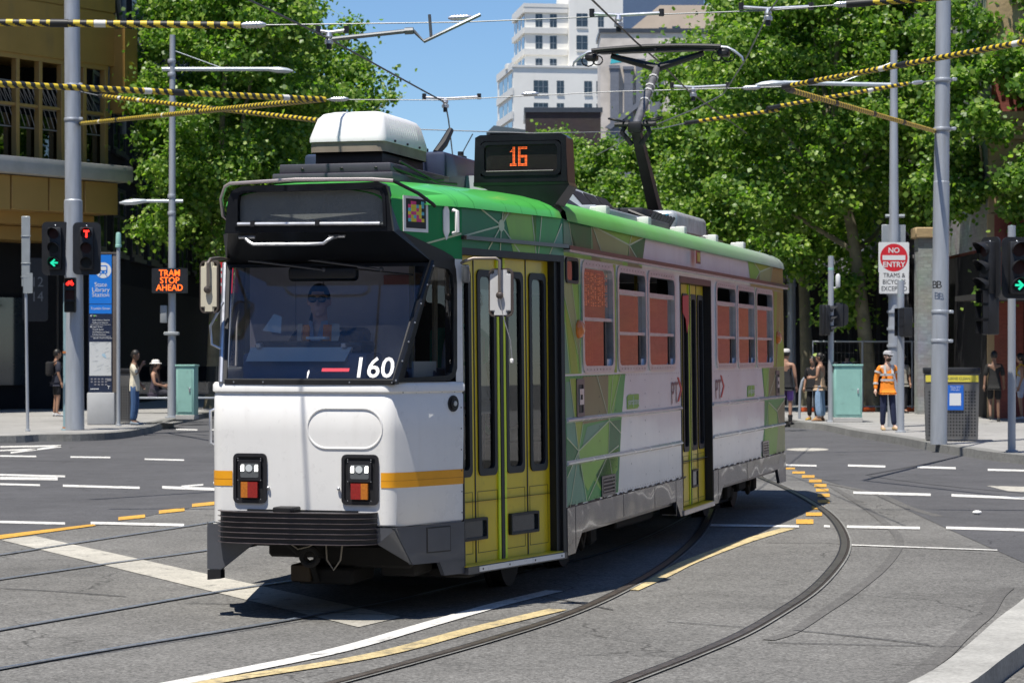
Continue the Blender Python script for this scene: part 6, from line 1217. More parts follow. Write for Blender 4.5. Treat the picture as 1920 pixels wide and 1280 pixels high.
for s,y,x in (('Tram',592,-.10),('State Library Victoria',600,-.12),('Melbourne Central',605,-.12),('Lygon Street',612.5,-.12),('Russell Street',617.5,-.12),('Old Melbourne Gaol',622.5,-.12),('Carlton Gardens',627,-.12),('Queen Victoria Market',633.5,-.10)): put_text(f,s,.052,(-.20 if y!=633.5 else -.18,-.108,z_(y)),(.92,0,0),(0,0,1),2,.0,'LEFT')
for y in (608.5,630.5): rect(f,-.25,.24,y,y+.4,2,-.106)
for x,y in ((-.24,592),(-.24,612.5)): f.poly([(x-.02,-.108,z_(y)),(x+.02,-.108,z_(y)-.025),(x+.02,-.108,z_(y)+.025)],2)
f.poly([(-.15+.02*math.cos(t),-.109,z_(592)+.02*math.sin(t)) for t in np.linspace(0,6.28,9)[:-1]],4)
random.seed(4)
for k in range(26):
    x=random.uniform(-.25,.2); y=random.uniform(643,700); L_=random.uniform(.03,.2); a=random.choice((.35,-1.2,.35,-1.2,.1)); dx,dz=L_*math.cos(a),L_*math.sin(a); x1=min(.24,max(-.26,x+dx)); z1=min(z_(642),max(z_(703),z_(y)+dz)); f.poly([(x,-.107,z_(y)),(x1,-.107,z1),(x1,-.107,z1+.008),(x,-.107,z_(y)+.008)],5)
f.poly([(.05,-.1075,z_(668)),(.14,-.1075,z_(672)),(.10,-.1075,z_(662)),(.02,-.1075,z_(664))],6)
for r_ in range(3):
    for c_ in range(5):
        if random.random()<.8: rect(f,-.24+c_*.085,-.19+c_*.085,709+r_*5.2,711.5+r_*5.2,7,-.106)
rect(f,.15,.25,709,714,7,-.106); put_text(f,'T',.10,(.19,-.108,z_(726)),(1,0,0),(0,0,1),2,.02); rect(f,-.25,-.05,728,729.5,2,-.106)
f.build('face',[BLU,NAV,TW,mat('map_pale',(.62,.64,.64),.45,var=.05),mat('totem_green',(.2,.55,.1),.5,var=0),mat('map_line',(.45,.48,.5),.5,var=0),mat('map_water',(.40,.58,.70),.5,var=0),mat('totem_grey_text',(.25,.25,.28),.5,var=0)],tt)
# cabinets
def cabinet(label,px,pyb,w_,d,h,rz):
    t=thing('utility_cabinet',label,'utility cabinet',tuple(G(px,pyb,.15)),rz,'green roadside cabinets'); m_=MB(); m_.bbox(-w_/2,w_/2,-d/2,d/2,0,.12,.01,0,1); m_.build('plinth',[CONCRETE],t)
    m_=MB(); m_.bbox(-w_/2+.01,w_/2-.01,-d/2+.01,d/2-.01,.12,h-.05,.012,0,2); m_.build('case',[TEAL],t); m_=MB(); m_.bbox(-w_/2-.015,w_/2+.015,-d/2-.015,d/2+.015,h-.05,h,.012,0,2); m_.build('lid',[TEAL],t)
    m_=MB(); m_.box(-w_/2+.06,w_/2-.06,-d/2-.003,-d/2+.011,.2,h-.12,0); m_.bbox(w_/2-.14,w_/2-.10,-d/2-.03,-d/2,h*.5,h*.5+.12,.008,1,1); m_.build('door',[mat('cabinet_door_green',(.27,.50,.44),.5,var=.1,spots=.3,sscale=4),ALU],t); return t
cabinet('pale green roadside cabinet behind the street lamp on the left',351,786,.50,.45,1.43,R(-8)); cabinet('pale green roadside cabinet beside the woman in pale jeans',1588,791,.72,.5,1.45,R(0))
# bins
def bin_(label,c,w_,d,h,rz,face):
    t=thing('litter_bin',label,'bin',tuple(c),rz,'perforated street bins'); m_=MB(); wb=w_*.94
    m_.hexa([(-wb/2,-d*.46,.03),(wb/2,-d*.46,.03),(wb/2,d*.46,.03),(-wb/2,d*.46,.03),(-w_/2,-d/2,h-.12),(w_/2,-d/2,h-.12),(w_/2,d/2,h-.12),(-w_/2,d/2,h-.12)],0); m_.build('body',[mat('bin_grey',(.17,.17,.17),.45,.4,var=.15,grime=.6)],t)
    m_=MB(); m_.bbox(-w_/2-.02,w_/2+.02,-d/2-.02,d/2+.02,h-.12,h,.02,0,2); m_.build('lid',[SIGBLACK],t)
    m_=MB(); nx=int(w_/.065); nz=15
    for i in range(nx):
        for k in range(nz):
            z=.12+k*.065
            if z>h-.42: continue
            x=-wb/2+.06+i*(wb-.12)/max(1,nx-1); y=-d*.46-(d*.04)*(z/(h-.12))-.003; m_.poly([(x+.017*math.cos(q),y,z+.017*math.sin(q)) for q in (0,.785,1.57,2.356,3.14,3.93,4.71,5.5)])
    for i in range(int(d/.065)):
        for k in range(nz):
            z=.12+k*.065
            if z>h-.3: continue
            y=-d*.4+i*.065; 
            for s in (-1,1): x=s*(wb/2+(w_-wb)/2*(z/(h-.12))+.003); m_.poly([(x,y+.017*math.cos(q),z+.017*math.sin(q)) for q in (0,.785,1.57,2.356,3.14,3.93,4.71,5.5)])
    m_.build('perforation',[KSIGN],t)
    if face:
        f=MB(); y=-d/2-.008
        f.poly([(x,y,z) for x,z in ((-w_/2+.02,h-.28),(w_/2-.02,h-.28),(w_/2-.02,h-.15),(-w_/2+.02,h-.15))],0); put_text(f,'# MELBOURNE CLEAN',.075,(.0,y-.003,h-.215),(.92,0,0),(0,0,1),1,.008)
        f.poly([(x,y,z) for x,z in ((-.10,h-.83),(.22,h-.83),(.22,h-.34),(-.10,h-.34))],2); f.poly([(x,y-.003,z) for x,z in ((-.05,h-.74),(.17,h-.74),(.17,h-.50),(-.05,h-.50))],3)
        for k,z in enumerate((h-.37,h-.405,h-.44)): put_text(f,('Scan to report','rubbish or a','street issue')[k],.035,(.06,y-.003,z),(1,0,0),(0,0,1),3)
        f.build('poster',[mat('bin_band_yellow',(.72,.62,.08),.5,var=.03),mat('bin_band_grey',(.16,.18,.08),.5,var=0),mat('poster_blue',(.02,.14,.58),.4,var=.03),TW],t)
    return t
bin_('grey perforated street bin with yellow band and blue poster',G(1784,826,.15),1.06,.6,1.44,R(-8),True)
bin_('dark perforated street bin behind the man in the cream shirt',G(233,793,.15),.55,.5,1.35,R(0),False)
# bench and glass screen in the shade on the left
bt=thing('bench','slatted bench in front of a glass screen in the shade, left','bench',(-10.2,69.2,.15),R(0)); m_=MB(); m_.bbox(-.9,1.9,-.2,.25,.42,.47,.01,0,1); m_.build('seat',[STEEL],bt)
for x in (-.8,.5,1.8): m_=MB(); m_.bbox(x-.03,x+.03,-.15,.2,0,.42,.01,0,1); m_.build('leg',[DARKGREY],bt)
m_=MB(); m_.box(-.95,2.0,.35,.37,.55,1.35); m_.build('glass_panel',[glass('shelter_glass',(.45,.5,.58),.15)],bt)
# orange fence and feet
def fence(x0,x1,Y,label):
    t=thing('site_fence',label,'fence',(x0,Y,.15),0,'temporary mesh fence panels'); L_=x1-x0
    m_=MB(); 
    for p_,q in (((0,0,.1),(0,0,2.1)),((L_,0,.1),(L_,0,2.1)),((0,0,2.08),(L_,0,2.08)),((0,0,.15),(L_,0,.15))): m_.tube([p_,q],.02,8)
    m_.build('frame',[STEEL],t); m_=MB()
    for x in np.arange(.12,L_,.12): m_.tube([(x,0,.15),(x,0,2.08)],.004,4)
    for z in np.arange(.35,2.05,.28): m_.tube([(0,0,z),(L_,0,z)],.004,4)
    m_.build('mesh_infill',[mat('fence_wire',(.12,.125,.13),.5,.5)],t)
    m_=MB(); m_.bbox(-.35,.35,-.12,.12,-.0,.13,.03,0,2); m_.build('foot',[mat('foot_orange',(.75,.12,.02),.5)],t)
for i in range(4): fence(8.9+i*1.5,8.9+i*1.5+1.46,71.0+i*.15,('first','second','third','fourth')[i]+' mesh fence panel from the left behind the orange worker')
tg=thing('bike_hoop','curved steel bicycle hoop left of the woman in pale jeans','bike rack',tuple(G(1500,785,.15)),0); m_=MB(); m_.tube([(-.02,0,0),(0,0,.75),(.06,0,1.0),(.2,0,1.18),(.38,0,1.25),(.42,0,1.2),(.42,0,0)],.035,10); m_.build('hoop',[STEEL],tg)
# ---------------------------------------------------------------- buildings
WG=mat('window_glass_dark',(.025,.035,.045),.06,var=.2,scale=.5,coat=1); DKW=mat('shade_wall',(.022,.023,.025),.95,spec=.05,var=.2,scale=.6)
# gold clad corner building, left
GOLD=mat('gold_cladding',(.44,.26,.075),.42,.25,var=.1,scale=.8,grime=.4,gscale=2); GOLDL=mat('gold_cladding_light',(.42,.26,.085),.45,.2,var=.07,scale=.8)
gb=thing('gold_building','gold clad corner building with balcony behind the thick left pole','building',(-12.35,74.3,0),R(55))
def lb_(x0,x1,y0,y1,z0,z1,mb,mi=0): mb.box(x0,x1,y0,y1,z0,z1,mi)
m_=MB(); lb_(-30,-.0,.0,14,10.75,31,m_); lb_(-30,.05,-.05,.0,10.75,12.35,m_); lb_(-30,.05,-.04,.0,12.4,14.4,m_); lb_(-30,.05,-.05,0,14.45,17,m_); lb_(-.0,.55,-.5,.15,9.3,11.9,m_); m_.build('upper_wall',[GOLD],gb)
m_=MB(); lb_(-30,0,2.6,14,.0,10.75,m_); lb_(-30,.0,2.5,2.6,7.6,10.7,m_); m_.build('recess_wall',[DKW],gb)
m_=MB(); m_.bbox(-30,.35,-.55,2.6,7.15,7.65,.06,0,2); m_.build('balcony_slab',[CONCRETE],gb)
for i in range(14): m_=MB(); m_.bbox(-.35-i*.92,-.21-i*.92,0,.22,7.65,10.60,.01,0,1); m_.build('mullion',[GOLDL],gb)
m_=MB(); lb_(-30,-.2,.0,.16,10.6,10.75,m_); m_.bbox(-30+.02,0,.05,.12,9.2,9.3,.01,0,1); m_.build('transom',[GOLDL],gb)
m_=MB(); lb_(-30,-.25,.28,.31,7.7,9.0,m_); m_.build('balcony_glass',[glass('balcony_glass_blue',(.3,.38,.40),.18)],gb)
m_=MB()
for i in range(40):
    x=-.3-i*.2; m_.tube([(x,.25,9.2),(x-.55,.25,9.95)],.014,4); m_.tube([(x-.2,.2,8.65),(x-.75,.2,9.9)],.012,4)
for z in (8.6,9.2,9.95): m_.tube([(-12,.22,z),(-.2,.22,z)],.022,6)
m_.build('lattice_rail',[mat('lattice_grey',(.3,.29,.27),.5,.3)],gb)
for i,(x0,x1) in enumerate(((-1.45,-.05),(-2.9,-1.5),(-4.4,-2.95),(-5.9,-4.45),(-7.4,-5.95),(-9,-7.45))): m_=MB(); m_.bbox(x0,x1,-.25+i*.02,2.5,6.15-i*.02,7.12,.01,0,1); m_.build('soffit_panel',[GOLDL],gb)
m_=MB(); m_.bbox(-30,-.2,.6,2.6,5.75,6.14,.02,0,1); m_.bbox(-30,-.5,1.3,2.6,5.3,5.74,.02,0,1); m_.build('soffit_step',[GOLDL],gb)
for x in (-.5,-5,-10): m_=MB(); m_.bbox(x-.3,x+.3,1.6,2.2,.15,5.4,.02,0,1); m_.build('column',[mat('column_dark',(.06,.055,.05),.7,var=.2)],gb)
for i in range(6): m_=MB(); lb_(-3.5-i*2.6,-1.3-i*2.6,2.44,2.5,.9,3.6,m_); m_.build('window',[WG],gb)
# street-number board on the dark ground floor
def nums(f):
    for s,z in (('12',.22),('14',-.22)): put_text(f,s,.42,(.06,-.01,z),(.9,0,0),(0,0,1),0,.0)
p=AT(66,543,72.0); sign('dark wall board with grey numbers 12 and 14','number_board','sign',p,R(10),.75,1.9,.08,SIGBLACK,None,nums,[mat('number_grey',(.16,.17,.18),.6,var=0)],.1)
# dark street block left
def block(name,label,cat,loc,rz,x1,d,h,wm,rows,cols,wz0,dz,wh,ww,frame_m=None,roof_m=None,base_m=None,base_h=0,ledge=True,two=False):
    t=thing(name,label,cat,loc,rz); m_=MB(); m_.box(0,x1,0,d,0,h); m_.build('wall',[wm],t)
    m_=MB(); m_.box(-.2,x1+.2,-.2,d+.2,h,h+.5); m_.build('parapet',[roof_m or wm],t)
    fm=frame_m or DARKGREY
    proto=None; dx=x1/cols
    for r_ in range(rows):
        for c_ in range(cols):
            x=(c_+.5)*dx; z=wz0+r_*dz
            if proto is None:
                f=MB(); 
                for a0,a1,b0,b1 in ((-ww/2,ww/2,0,.12),(-ww/2,ww/2,wh-.12,wh),(-ww/2,-ww/2+.12,.12,wh-.12),(ww/2-.12,ww/2,.12,wh-.12),(-.05,.05,.12,wh-.12),(-ww/2+.12,-.05,wh*.55,wh*.55+.08),(.05,ww/2-.12,wh*.55,wh*.55+.08)): f.box(a0,a1,-.06,.0,b0,b1)
                f.box(-ww/2-.1,ww/2+.1,-.16,-.0,-.14,-.002); proto=f.build('window',[fm],t); g_=MB(); g_.box(-ww/2+.12,ww/2-.12,-.025,-.003,.12,wh-.12); pane=g_.build('pane',[WG],proto); proto.location=(x,0,z)
            else: c=copy_tree(proto,t); c.location=(x,0,z)
    if two:
        for r_ in range(rows):
            for c_ in range(max(1,int(d/dx))): c=copy_tree(proto,t); c.location=(0,d-(c_+.5)*d/max(1,int(d/dx)),wz0+r_*dz); c.rotation_euler=(0,0,R(-90))
    if base_h: m_=MB(); m_.box(-.08,x1+.08,-.12,-.002,0,base_h); m_.build('shopfront',[base_m],t)
    if ledge:
        for r_ in range(rows): m_=MB(); m_.box(-.06,x1+.06,-.10,-.002,wz0+r_*dz+wh+.35,wz0+r_*dz+wh+.6); m_.build('ledge',[roof_m or wm],t)
    return t
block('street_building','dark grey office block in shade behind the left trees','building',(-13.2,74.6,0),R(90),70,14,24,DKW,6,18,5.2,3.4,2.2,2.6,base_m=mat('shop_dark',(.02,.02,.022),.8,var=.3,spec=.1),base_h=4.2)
m_=MB(); bs=thing('steel_brace_frame','steel braced frame on the dark block above the left trees','frame',(-13.0,77,9.2),R(90))
for p_,q in (((0,0,0),(0,0,9)),((3.2,0,0),(3.2,0,9)),((0,0,3.0),(3.2,0,3.0)),((0,0,6),(3.2,0,6)),((.2,0,6),(3.2,0,3.2)),((0,0,9),(3.2,0,6.2)),((.9,0,9),(3.2,0,7.4))): m_.tube([p_,q],.11,8)
m_.build('beams',[mat('brace_grey',(.22,.23,.25),.5,.2)],bs)
# right-hand street
GREYB=mat('grey_brick',(.30,.31,.33),.8,var=.12,scale=1.2,bump=.01,bscale=9)
def brickify(m,rgb,mortar,sx=1.,name=None):
    t=m.node_tree; N=t.nodes; L=t.links; p=[x for x in N if x.type=='BSDF_PRINCIPLED'][0]; b=N.new('ShaderNodeTexBrick'); b.inputs['Scale'].default_value=4.2*sx; b.inputs['Mortar Size'].default_value=.012; b.inputs['Color1'].default_value=(*rgb,1); b.inputs['Color2'].default_value=(rgb[0]*.8,rgb[1]*.75,rgb[2]*.75,1); b.inputs['Mortar'].default_value=(*mortar,1)
    tc=N.new('ShaderNodeTexCoord'); se=N.new('ShaderNodeSeparateXYZ'); co=N.new('ShaderNodeCombineXYZ'); ad=N.new('ShaderNodeMath'); L.new(tc.outputs['Object'],se.inputs[0]); L.new(se.outputs[0],ad.inputs[0]); L.new(se.outputs[1],ad.inputs[1]); L.new(ad.outputs[0],co.inputs[0]); L.new(se.outputs[2],co.inputs[1]); L.new(co.outputs[0],b.inputs['Vector'])
    n=N.new('ShaderNodeTexNoise'); n.inputs['Scale'].default_value=.7; n.inputs['Detail'].default_value=6; L.new(tc.outputs['Object'],n.inputs['Vector']); mx=N.new('ShaderNodeMix'); mx.data_type='RGBA'; mx.blend_type='MULTIPLY'; mx.inputs[0].default_value=.5; L.new(b.outputs[0],mx.inputs[6]); L.new(n.outputs['Color'],mx.inputs[7]); L.new(mx.outputs[2],p.inputs['Base Color'])
brickify(GREYB,(.42,.43,.46),(.30,.31,.32),.6)
REDB=mat('red_brick',(.5,.12,.06),.8,var=.1,scale=1,bump=.006,bscale=20); brickify(REDB,(.36,.10,.07),(.29,.13,.10),1.2)
SAND=mat('sandstone',(.40,.29,.16),.8,var=.18,scale=1.2,bump=.01,bscale=10)
block('street_building','light grey brick building seen through gaps in the right trees','building',(15.6,150,0),R(-90),66,14,30,GREYB,8,14,5.5,3.3,1.9,1.7,base_m=mat('shop_dark',(.02,.02,.022),.8,var=.3,spec=.1),base_h=4.6,roof_m=GREYB,ledge=False)
block('street_building','pale grey building end wall between the right trees and the red building','building',(12.6,84,0),0,18,.9,26,GREYB,6,5,6.0,3.4,2.2,1.5,base_m=mat('shop_dark',(.02,.02,.022),.8,var=.3,spec=.1),base_h=5.2,roof_m=GREYB,ledge=False)
hw=MB(); ht=thing('hoarding','black hoarding with grey graffiti panel behind the mesh fence','hoarding',(8.7,80,.15),0)
hw.box(0,6.5,0,.2,0,4.4); hw.build('panel',[mat('hoarding_black',(.014,.014,.016),.7,var=.4)],ht)
for i in range(7): m_=MB(); m_.bbox(.6+i*.95,.72+i*.95,-.06,-.002,0,4.4,.01,0,1); m_.build('batten',[mat('batten_dark',(.03,.03,.033),.6)],ht)
m_=MB(); 
for x,z,w_,h_ in ((4.6,1.5,.55,1.9),(5.15,2.2,.3,1.8),(4.2,2.8,.35,1.2)): m_.add([(x,-.07,z),(x+w_,-.07,z+.2),(x+w_*.7,-.07,z+h_),(x-.15,-.07,z+h_*.8)],[(0,1,2,3)])
m_.build('graffiti',[mat('graffiti_grey',(.25,.25,.28),.6,var=.6,scale=3)],ht)
pl=MB(); pt=thing('pillar','grey brick pillar behind the perforated bin','pillar',(12.1,68.5,.15),0); pl.box(-.55,.1,-.3,.4,.0,5.0); pl.build('shaft',[GREYB],pt); pl=MB(); pl.bbox(-.65,.2,-.4,.5,5.0,5.3,.03,0,1); pl.build('capital',[SAND],pt)
rbd=thing('red_building','red building with a sandstone cornice at the right edge','building',(12.75,63.8,0),R(0))
m_=MB(); m_.box(0,34,0,12,0,26); m_.build('wall',[REDB],rbd)
m_=MB(); m_.box(-.05,-.003,.02,12,4.7,26); m_.build('side_wall',[GREYB],rbd)
m_=MB(); m_.box(-.08,-.003,.3,12,.15,4.6); m_.build('shopfront',[mat('shop_dark',(.02,.02,.022),.8,var=.3,spec=.1)],rbd)
m_=MB(); m_.bbox(-.15,34,-.12,-.0,9.75,14,.02,0,1); m_.box(-.125,.45,-.118,-.002,0,5.58)
for i,(z0,z1,o) in enumerate(((8.05,8.25,.55),(7.8,8.05,.40),(7.55,7.8,.22),(5.6,7.55,.10))): m_.box(-o,34 if z0>7 else 3,-o,-.002,z0,z1-.002)
for i in range(30): m_.bbox(.05+i*.5,.25+i*.5,-.50,-.1,7.85,8.04,.02,0,1)
m_.build('cornice',[SAND],rbd)
for x0,x1,z0,z1 in ((.75,2.0,8.5,9.6),(.85,1.9,1.0,4.6)): m_=MB(); m_.box(x0,x1,-.03,-.002,z0,z1); m_.build('window',[WG],rbd)
m_=MB(); m_.box(.05,.6,-.13,-.004,.0,5.55); m_.build('pilaster',[REDB],rbd)
m_=MB(); m_.box(-1.0,3.2,-5.2,-.14,3.25,3.38); m_.box(-1.02,3.22,-5.24,-5.2,3.18,3.42); m_.build('added_shade_canopy',[mat('added_canopy_dark',(.03,.028,.028),.7)],rbd)  # canopy added over the footpath to shade the man walking away
m_=MB(); m_.box(.5,2.2,-2.2,-2.12,2.3,2.9); m_.build('hanging_sign',[mat('awning_red',(.42,.03,.04),.6)],rbd)
# unseen blocks added around the junction to cut sky light and fill reflections
BRB=mat('brown_render',(.26,.23,.20),.85,var=.12,scale=.5); BRB2=mat('cream_render',(.66,.63,.57),.85,var=.12,scale=.5)
block('street_building','unseen low cream block added behind the camera to shape the light','building',(44,-26,0),R(180),88,12,17,BRB2,3,18,5.2,3.8,2.2,2.0,base_m=mat('shop_dark',(.02,.02,.022),.8,var=.3,spec=.1),base_h=4.4)
block('street_building','unseen brown block added left of the frame to cut sky light','building',(-40,-22,0),R(90),62,12,30,BRB,6,12,5.2,3.8,2.2,2.0,base_m=mat('shop_dark',(.02,.02,.022),.8,var=.3,spec=.1),base_h=4.4)
block('street_building','unseen cream block added right of the frame to bounce light','building',(42,30,0),R(-90),50,12,22,BRB2,5,10,5.2,3.8,2.2,2.0,base_m=mat('shop_dark',(.02,.02,.022),.8,var=.3,spec=.1),base_h=4.4)
# white apartment tower and neighbours far behind
TWH=mat('tower_cream',(.80,.78,.73),.8,var=.06,scale=.25,grime=.3,gscale=.5,gcol=(.4,.37,.32)); TRM=mat('tower_trim',(.66,.65,.62),.8,var=.06)
tw=thing('apartment_tower','cream stepped apartment tower with rows of square windows above the tram','building',(1.85,330,0),R(8))
sx_=330/FP; zz=lambda y:CH-(y-HY)*sx_
m_=MB(); m_.box(0,11.4,0,11,0,zz(14)); m_.box(5.9,13.4,-1.2,10,0,zz(-60)); m_.box(-2.0,14.5,-2.2,14,0,zz(128)); m_.box(-2.45,-1.7,1,3,zz(128),zz(118)); m_.box(1.5,5,3,8,zz(14),zz(4)); m_.build('wall',[TWH],tw)
for y in (18,57,97): m_=MB(); m_.box(-.25,5.85,-.35,-.003,zz(y)-.45,zz(y)+.35); m_.box(-.35,-.003,-.1,11,zz(y)-.45,zz(y)+.35); m_.build('ledge',[TRM],tw)
for y in (14,): m_=MB(); m_.box(-.3,5.87,-.4,11.2,zz(y),zz(y)+.5); m_.build('parapet',[TRM],tw)
for y in (131,178,222): m_=MB(); m_.box(-2.3,-2.003,-2.3,13,zz(y)-.3,zz(y)+.7); m_.build('ledge',[TRM],tw)
m_=MB(); m_.box(-2.2,14.6,-2.4,-2.203,zz(130),zz(126)); m_.build('ledge',[TRM],tw)
def twin(x,y0,y1,w_,yy):
    h_=zz(y0)-zz(y1); f=MB(); f.box(x,x+w_,yy-.14,yy-.004,zz(y1)-.25,zz(y1)); fo=f.build('window',[TRM],tw)
    f=MB(); f.box(x,x+w_,yy-.03,yy-.003,zz(y1)+.01,zz(y0)); f.build('pane',[WG],fo)
    f=MB()
    for q in ([.5] if w_<2 else [.33,.66]): f.box(x+w_*q-.05,x+w_*q+.05,yy-.07,yy-.031,zz(y1)+.01,zz(y0))
    f.box(x,x+w_,yy-.075,yy-.032,(zz(y1)+zz(y0))/2-.04,(zz(y1)+zz(y0))/2+.04)
    f.build('frame',[mat('tower_window_frame',(.16,.19,.22),.5)],fo)
for y0,y1 in ((26,51),(67,94),(110,128)):
    twin(1.4,y0,y1,.95,0); twin(3.4,y0,y1,.95,0); 
    twin(6.9,y0,y1,1.55,-1.2); twin(9.9,y0,y1,.8,-1.2)
for y0,y1 in ((154,178),(196,212)):
    twin(.8,y0,y1,2.0,-2.2); twin(4.0,y0,y1,1.0,-2.2); twin(7.8,y0,y1,1.1,-2.2); twin(9.5,y0,y1,1.1,-2.2)
for y0,y1 in ((24,54),(66,94),(108,128)):
    for q in range(3): f=MB(); f.box(-.03,-.003,1+q*3.4,3.2+q*3.4,zz(y1),zz(y0)); f.build('side_window',[WG],tw)
for y0,y1 in ((140,172),(188,216),(230,245)):
    for q in range(3): f=MB(); f.box(-2.03,-2.003,-1.2+q*4.6,2.6+q*4.6,zz(y1),zz(y0)); f.build('side_window',[WG],tw)
def plain(name,label,x0,x1,y,d,z1,m,fn_=None,rz=0):
    t=thing(name,label,'building',(x0,y,0),rz); m_=MB(); m_.box(0,x1-x0,0,d,0,z1); m_.build('wall',[m],t); m_=MB(); m_.box(-.15,x1-x0+.15,-.15,d+.1,z1,z1+.4); m_.build('parapet',[DARKGREY],t)
    if fn_: fn_(t)
    return t
BRN=mat('dark_brown_brick',(.05,.035,.032),.8,var=.2,scale=.6); brickify(BRN,(.06,.042,.04),(.04,.03,.03),.5)
plain('brick_building','low dark brown brick building in front of the cream tower',1.15,7.4,200,10,(664-211)*200/FP+1.85,BRN)
m_=MB(); t=thing('pitched_roof_house','small dark pitched roof peeking over the tram number sign','building',(-1.9,205,0),0); 
hz=lambda y:1.85+(664-y)*205/FP
m_.box(0,3.5,0,6,0,hz(250)); m_.build('wall',[DKW],t); m_=MB(); m_.prism([(-.3,-.3,hz(250)),(.35,-.3,hz(236)),(3.7,-.3,hz(246)),(3.7,-.3,hz(250))],(0,6.6,0)); m_.build('roof',[mat('slate_blue',(.09,.12,.14),.7)],t)
def tanf(t):
    z0=lambda y:1.85+(664-y)*270/FP
    for x,y in ((3.3,52),(4.8,50),(7,75)): f=MB(); f.box(x,x+.9,-.23,-.003,z0(y+22),z0(y)); f.build('window',[WG],t)
    m_=MB(); zt_=(664-64)*270/FP+1.85; m_.prism([(0,-.2,zt_+.4),(3.4,-.2,zt_+3.2),(12,-.2,zt_+3.2),(12,-.2,zt_+.4)],(0,6,0)); m_.build('gable',[mat('tan_render',(.60,.48,.37),.8,var=.1,scale=.4)],t)
plain('tan_building','tan rendered building with sloping gable right of the cream tower',13.2,26,270,12,(664-64)*270/FP+1.85,mat('tan_render',(.60,.48,.37),.8,var=.1,scale=.4),tanf)
plain('glass_tower','distant blue grey tower behind the tan building',18.5,32,400,15,64,mat('blue_glass_wall',(.10,.14,.22),.25,var=.1,scale=.3))
def colf(t):
    h0=lambda y:1.85+(664-y)*225/FP
    for x,y in ((.9,130),(2.2,132),(3.3,118),(4.6,120)): m_=MB(); m_.box(x,x+.8,-.5,-.003,8,h0(y)); m_.box(x-.1,x+.9,-.6,.0-.004,h0(y),h0(y-6)); m_.build('column',[mat('column_blue_grey',(.16,.17,.20),.6,var=.15)],t)
    m_=MB(); m_.prism([(.4,-.8,h0(240)),(3.6,-.8,h0(190)),(3.9,-.8,h0(196)),(.9,-.8,h0(244))],(0,.7,0)); m_.build('stair_slab',[mat('column_blue_grey',(.16,.17,.20),.6)],t)
    m_=MB(); m_.add([(.9,-.02,h0(120)),(2.2,-.02,h0(116)),(1.9,-.02,h0(105)),(1.2,-.02,h0(98)),(1.0,-.02,h0(110))],[(0,1,2,3,4)]); m_.build('graffiti',[mat('graffiti_teal',(.05,.45,.50),.6,var=.2)],t)
plain('derelict_building','stained pale building with grey columns and teal graffiti behind the pantograph',8.3,18,225,8,(664-62)*225/FP+1.85,mat('stained_render',(.60,.54,.48),.9,var=.25,scale=.5),colf)
# ---------------------------------------------------------------- trees
def leaf_mat():
    m=bpy.data.materials.new('plane_leaf'); m.use_nodes=True; t=m.node_tree; N=t.nodes; L=t.links; N.clear(); o=N.new('ShaderNodeOutputMaterial')
    ge=N.new('ShaderNodeNewGeometry'); cr=N.new('ShaderNodeValToRGB'); cr.color_ramp.elements[0].color=(.056,.130,.020,1); cr.color_ramp.elements[1].color=(.34,.44,.09,1); e=cr.color_ramp.elements.new(.55); e.color=(.142,.25,.038,1); L.new(ge.outputs['Random Per Island'],cr.inputs[0])
    d=N.new('ShaderNodeBsdfPrincipled'); d.inputs['Roughness'].default_value=.42; d.inputs['Specular IOR Level'].default_value=.45; L.new(cr.outputs[0],d.inputs['Base Color'])
    tl=N.new('ShaderNodeBsdfTranslucent'); mu=N.new('ShaderNodeMix'); mu.data_type='RGBA'; mu.blend_type='MULTIPLY'; mu.inputs[0].default_value=1; L.new(cr.outputs[0],mu.inputs[6]); mu.inputs[7].default_value=(1.5,1.9,.6,1); L.new(mu.outputs[2],tl.inputs[0])
    mx=N.new('ShaderNodeMixShader'); mx.inputs[0].default_value=.42; L.new(d.outputs[0],mx.inputs[1]); L.new(tl.outputs[0],mx.inputs[2]); L.new(mx.outputs[0],o.inputs[0]); return m
LEAF=leaf_mat(); BARK=mat('plane_bark',(.20,.18,.12),.85,var=.35,scale=2.5,bump=.01,bscale=9)
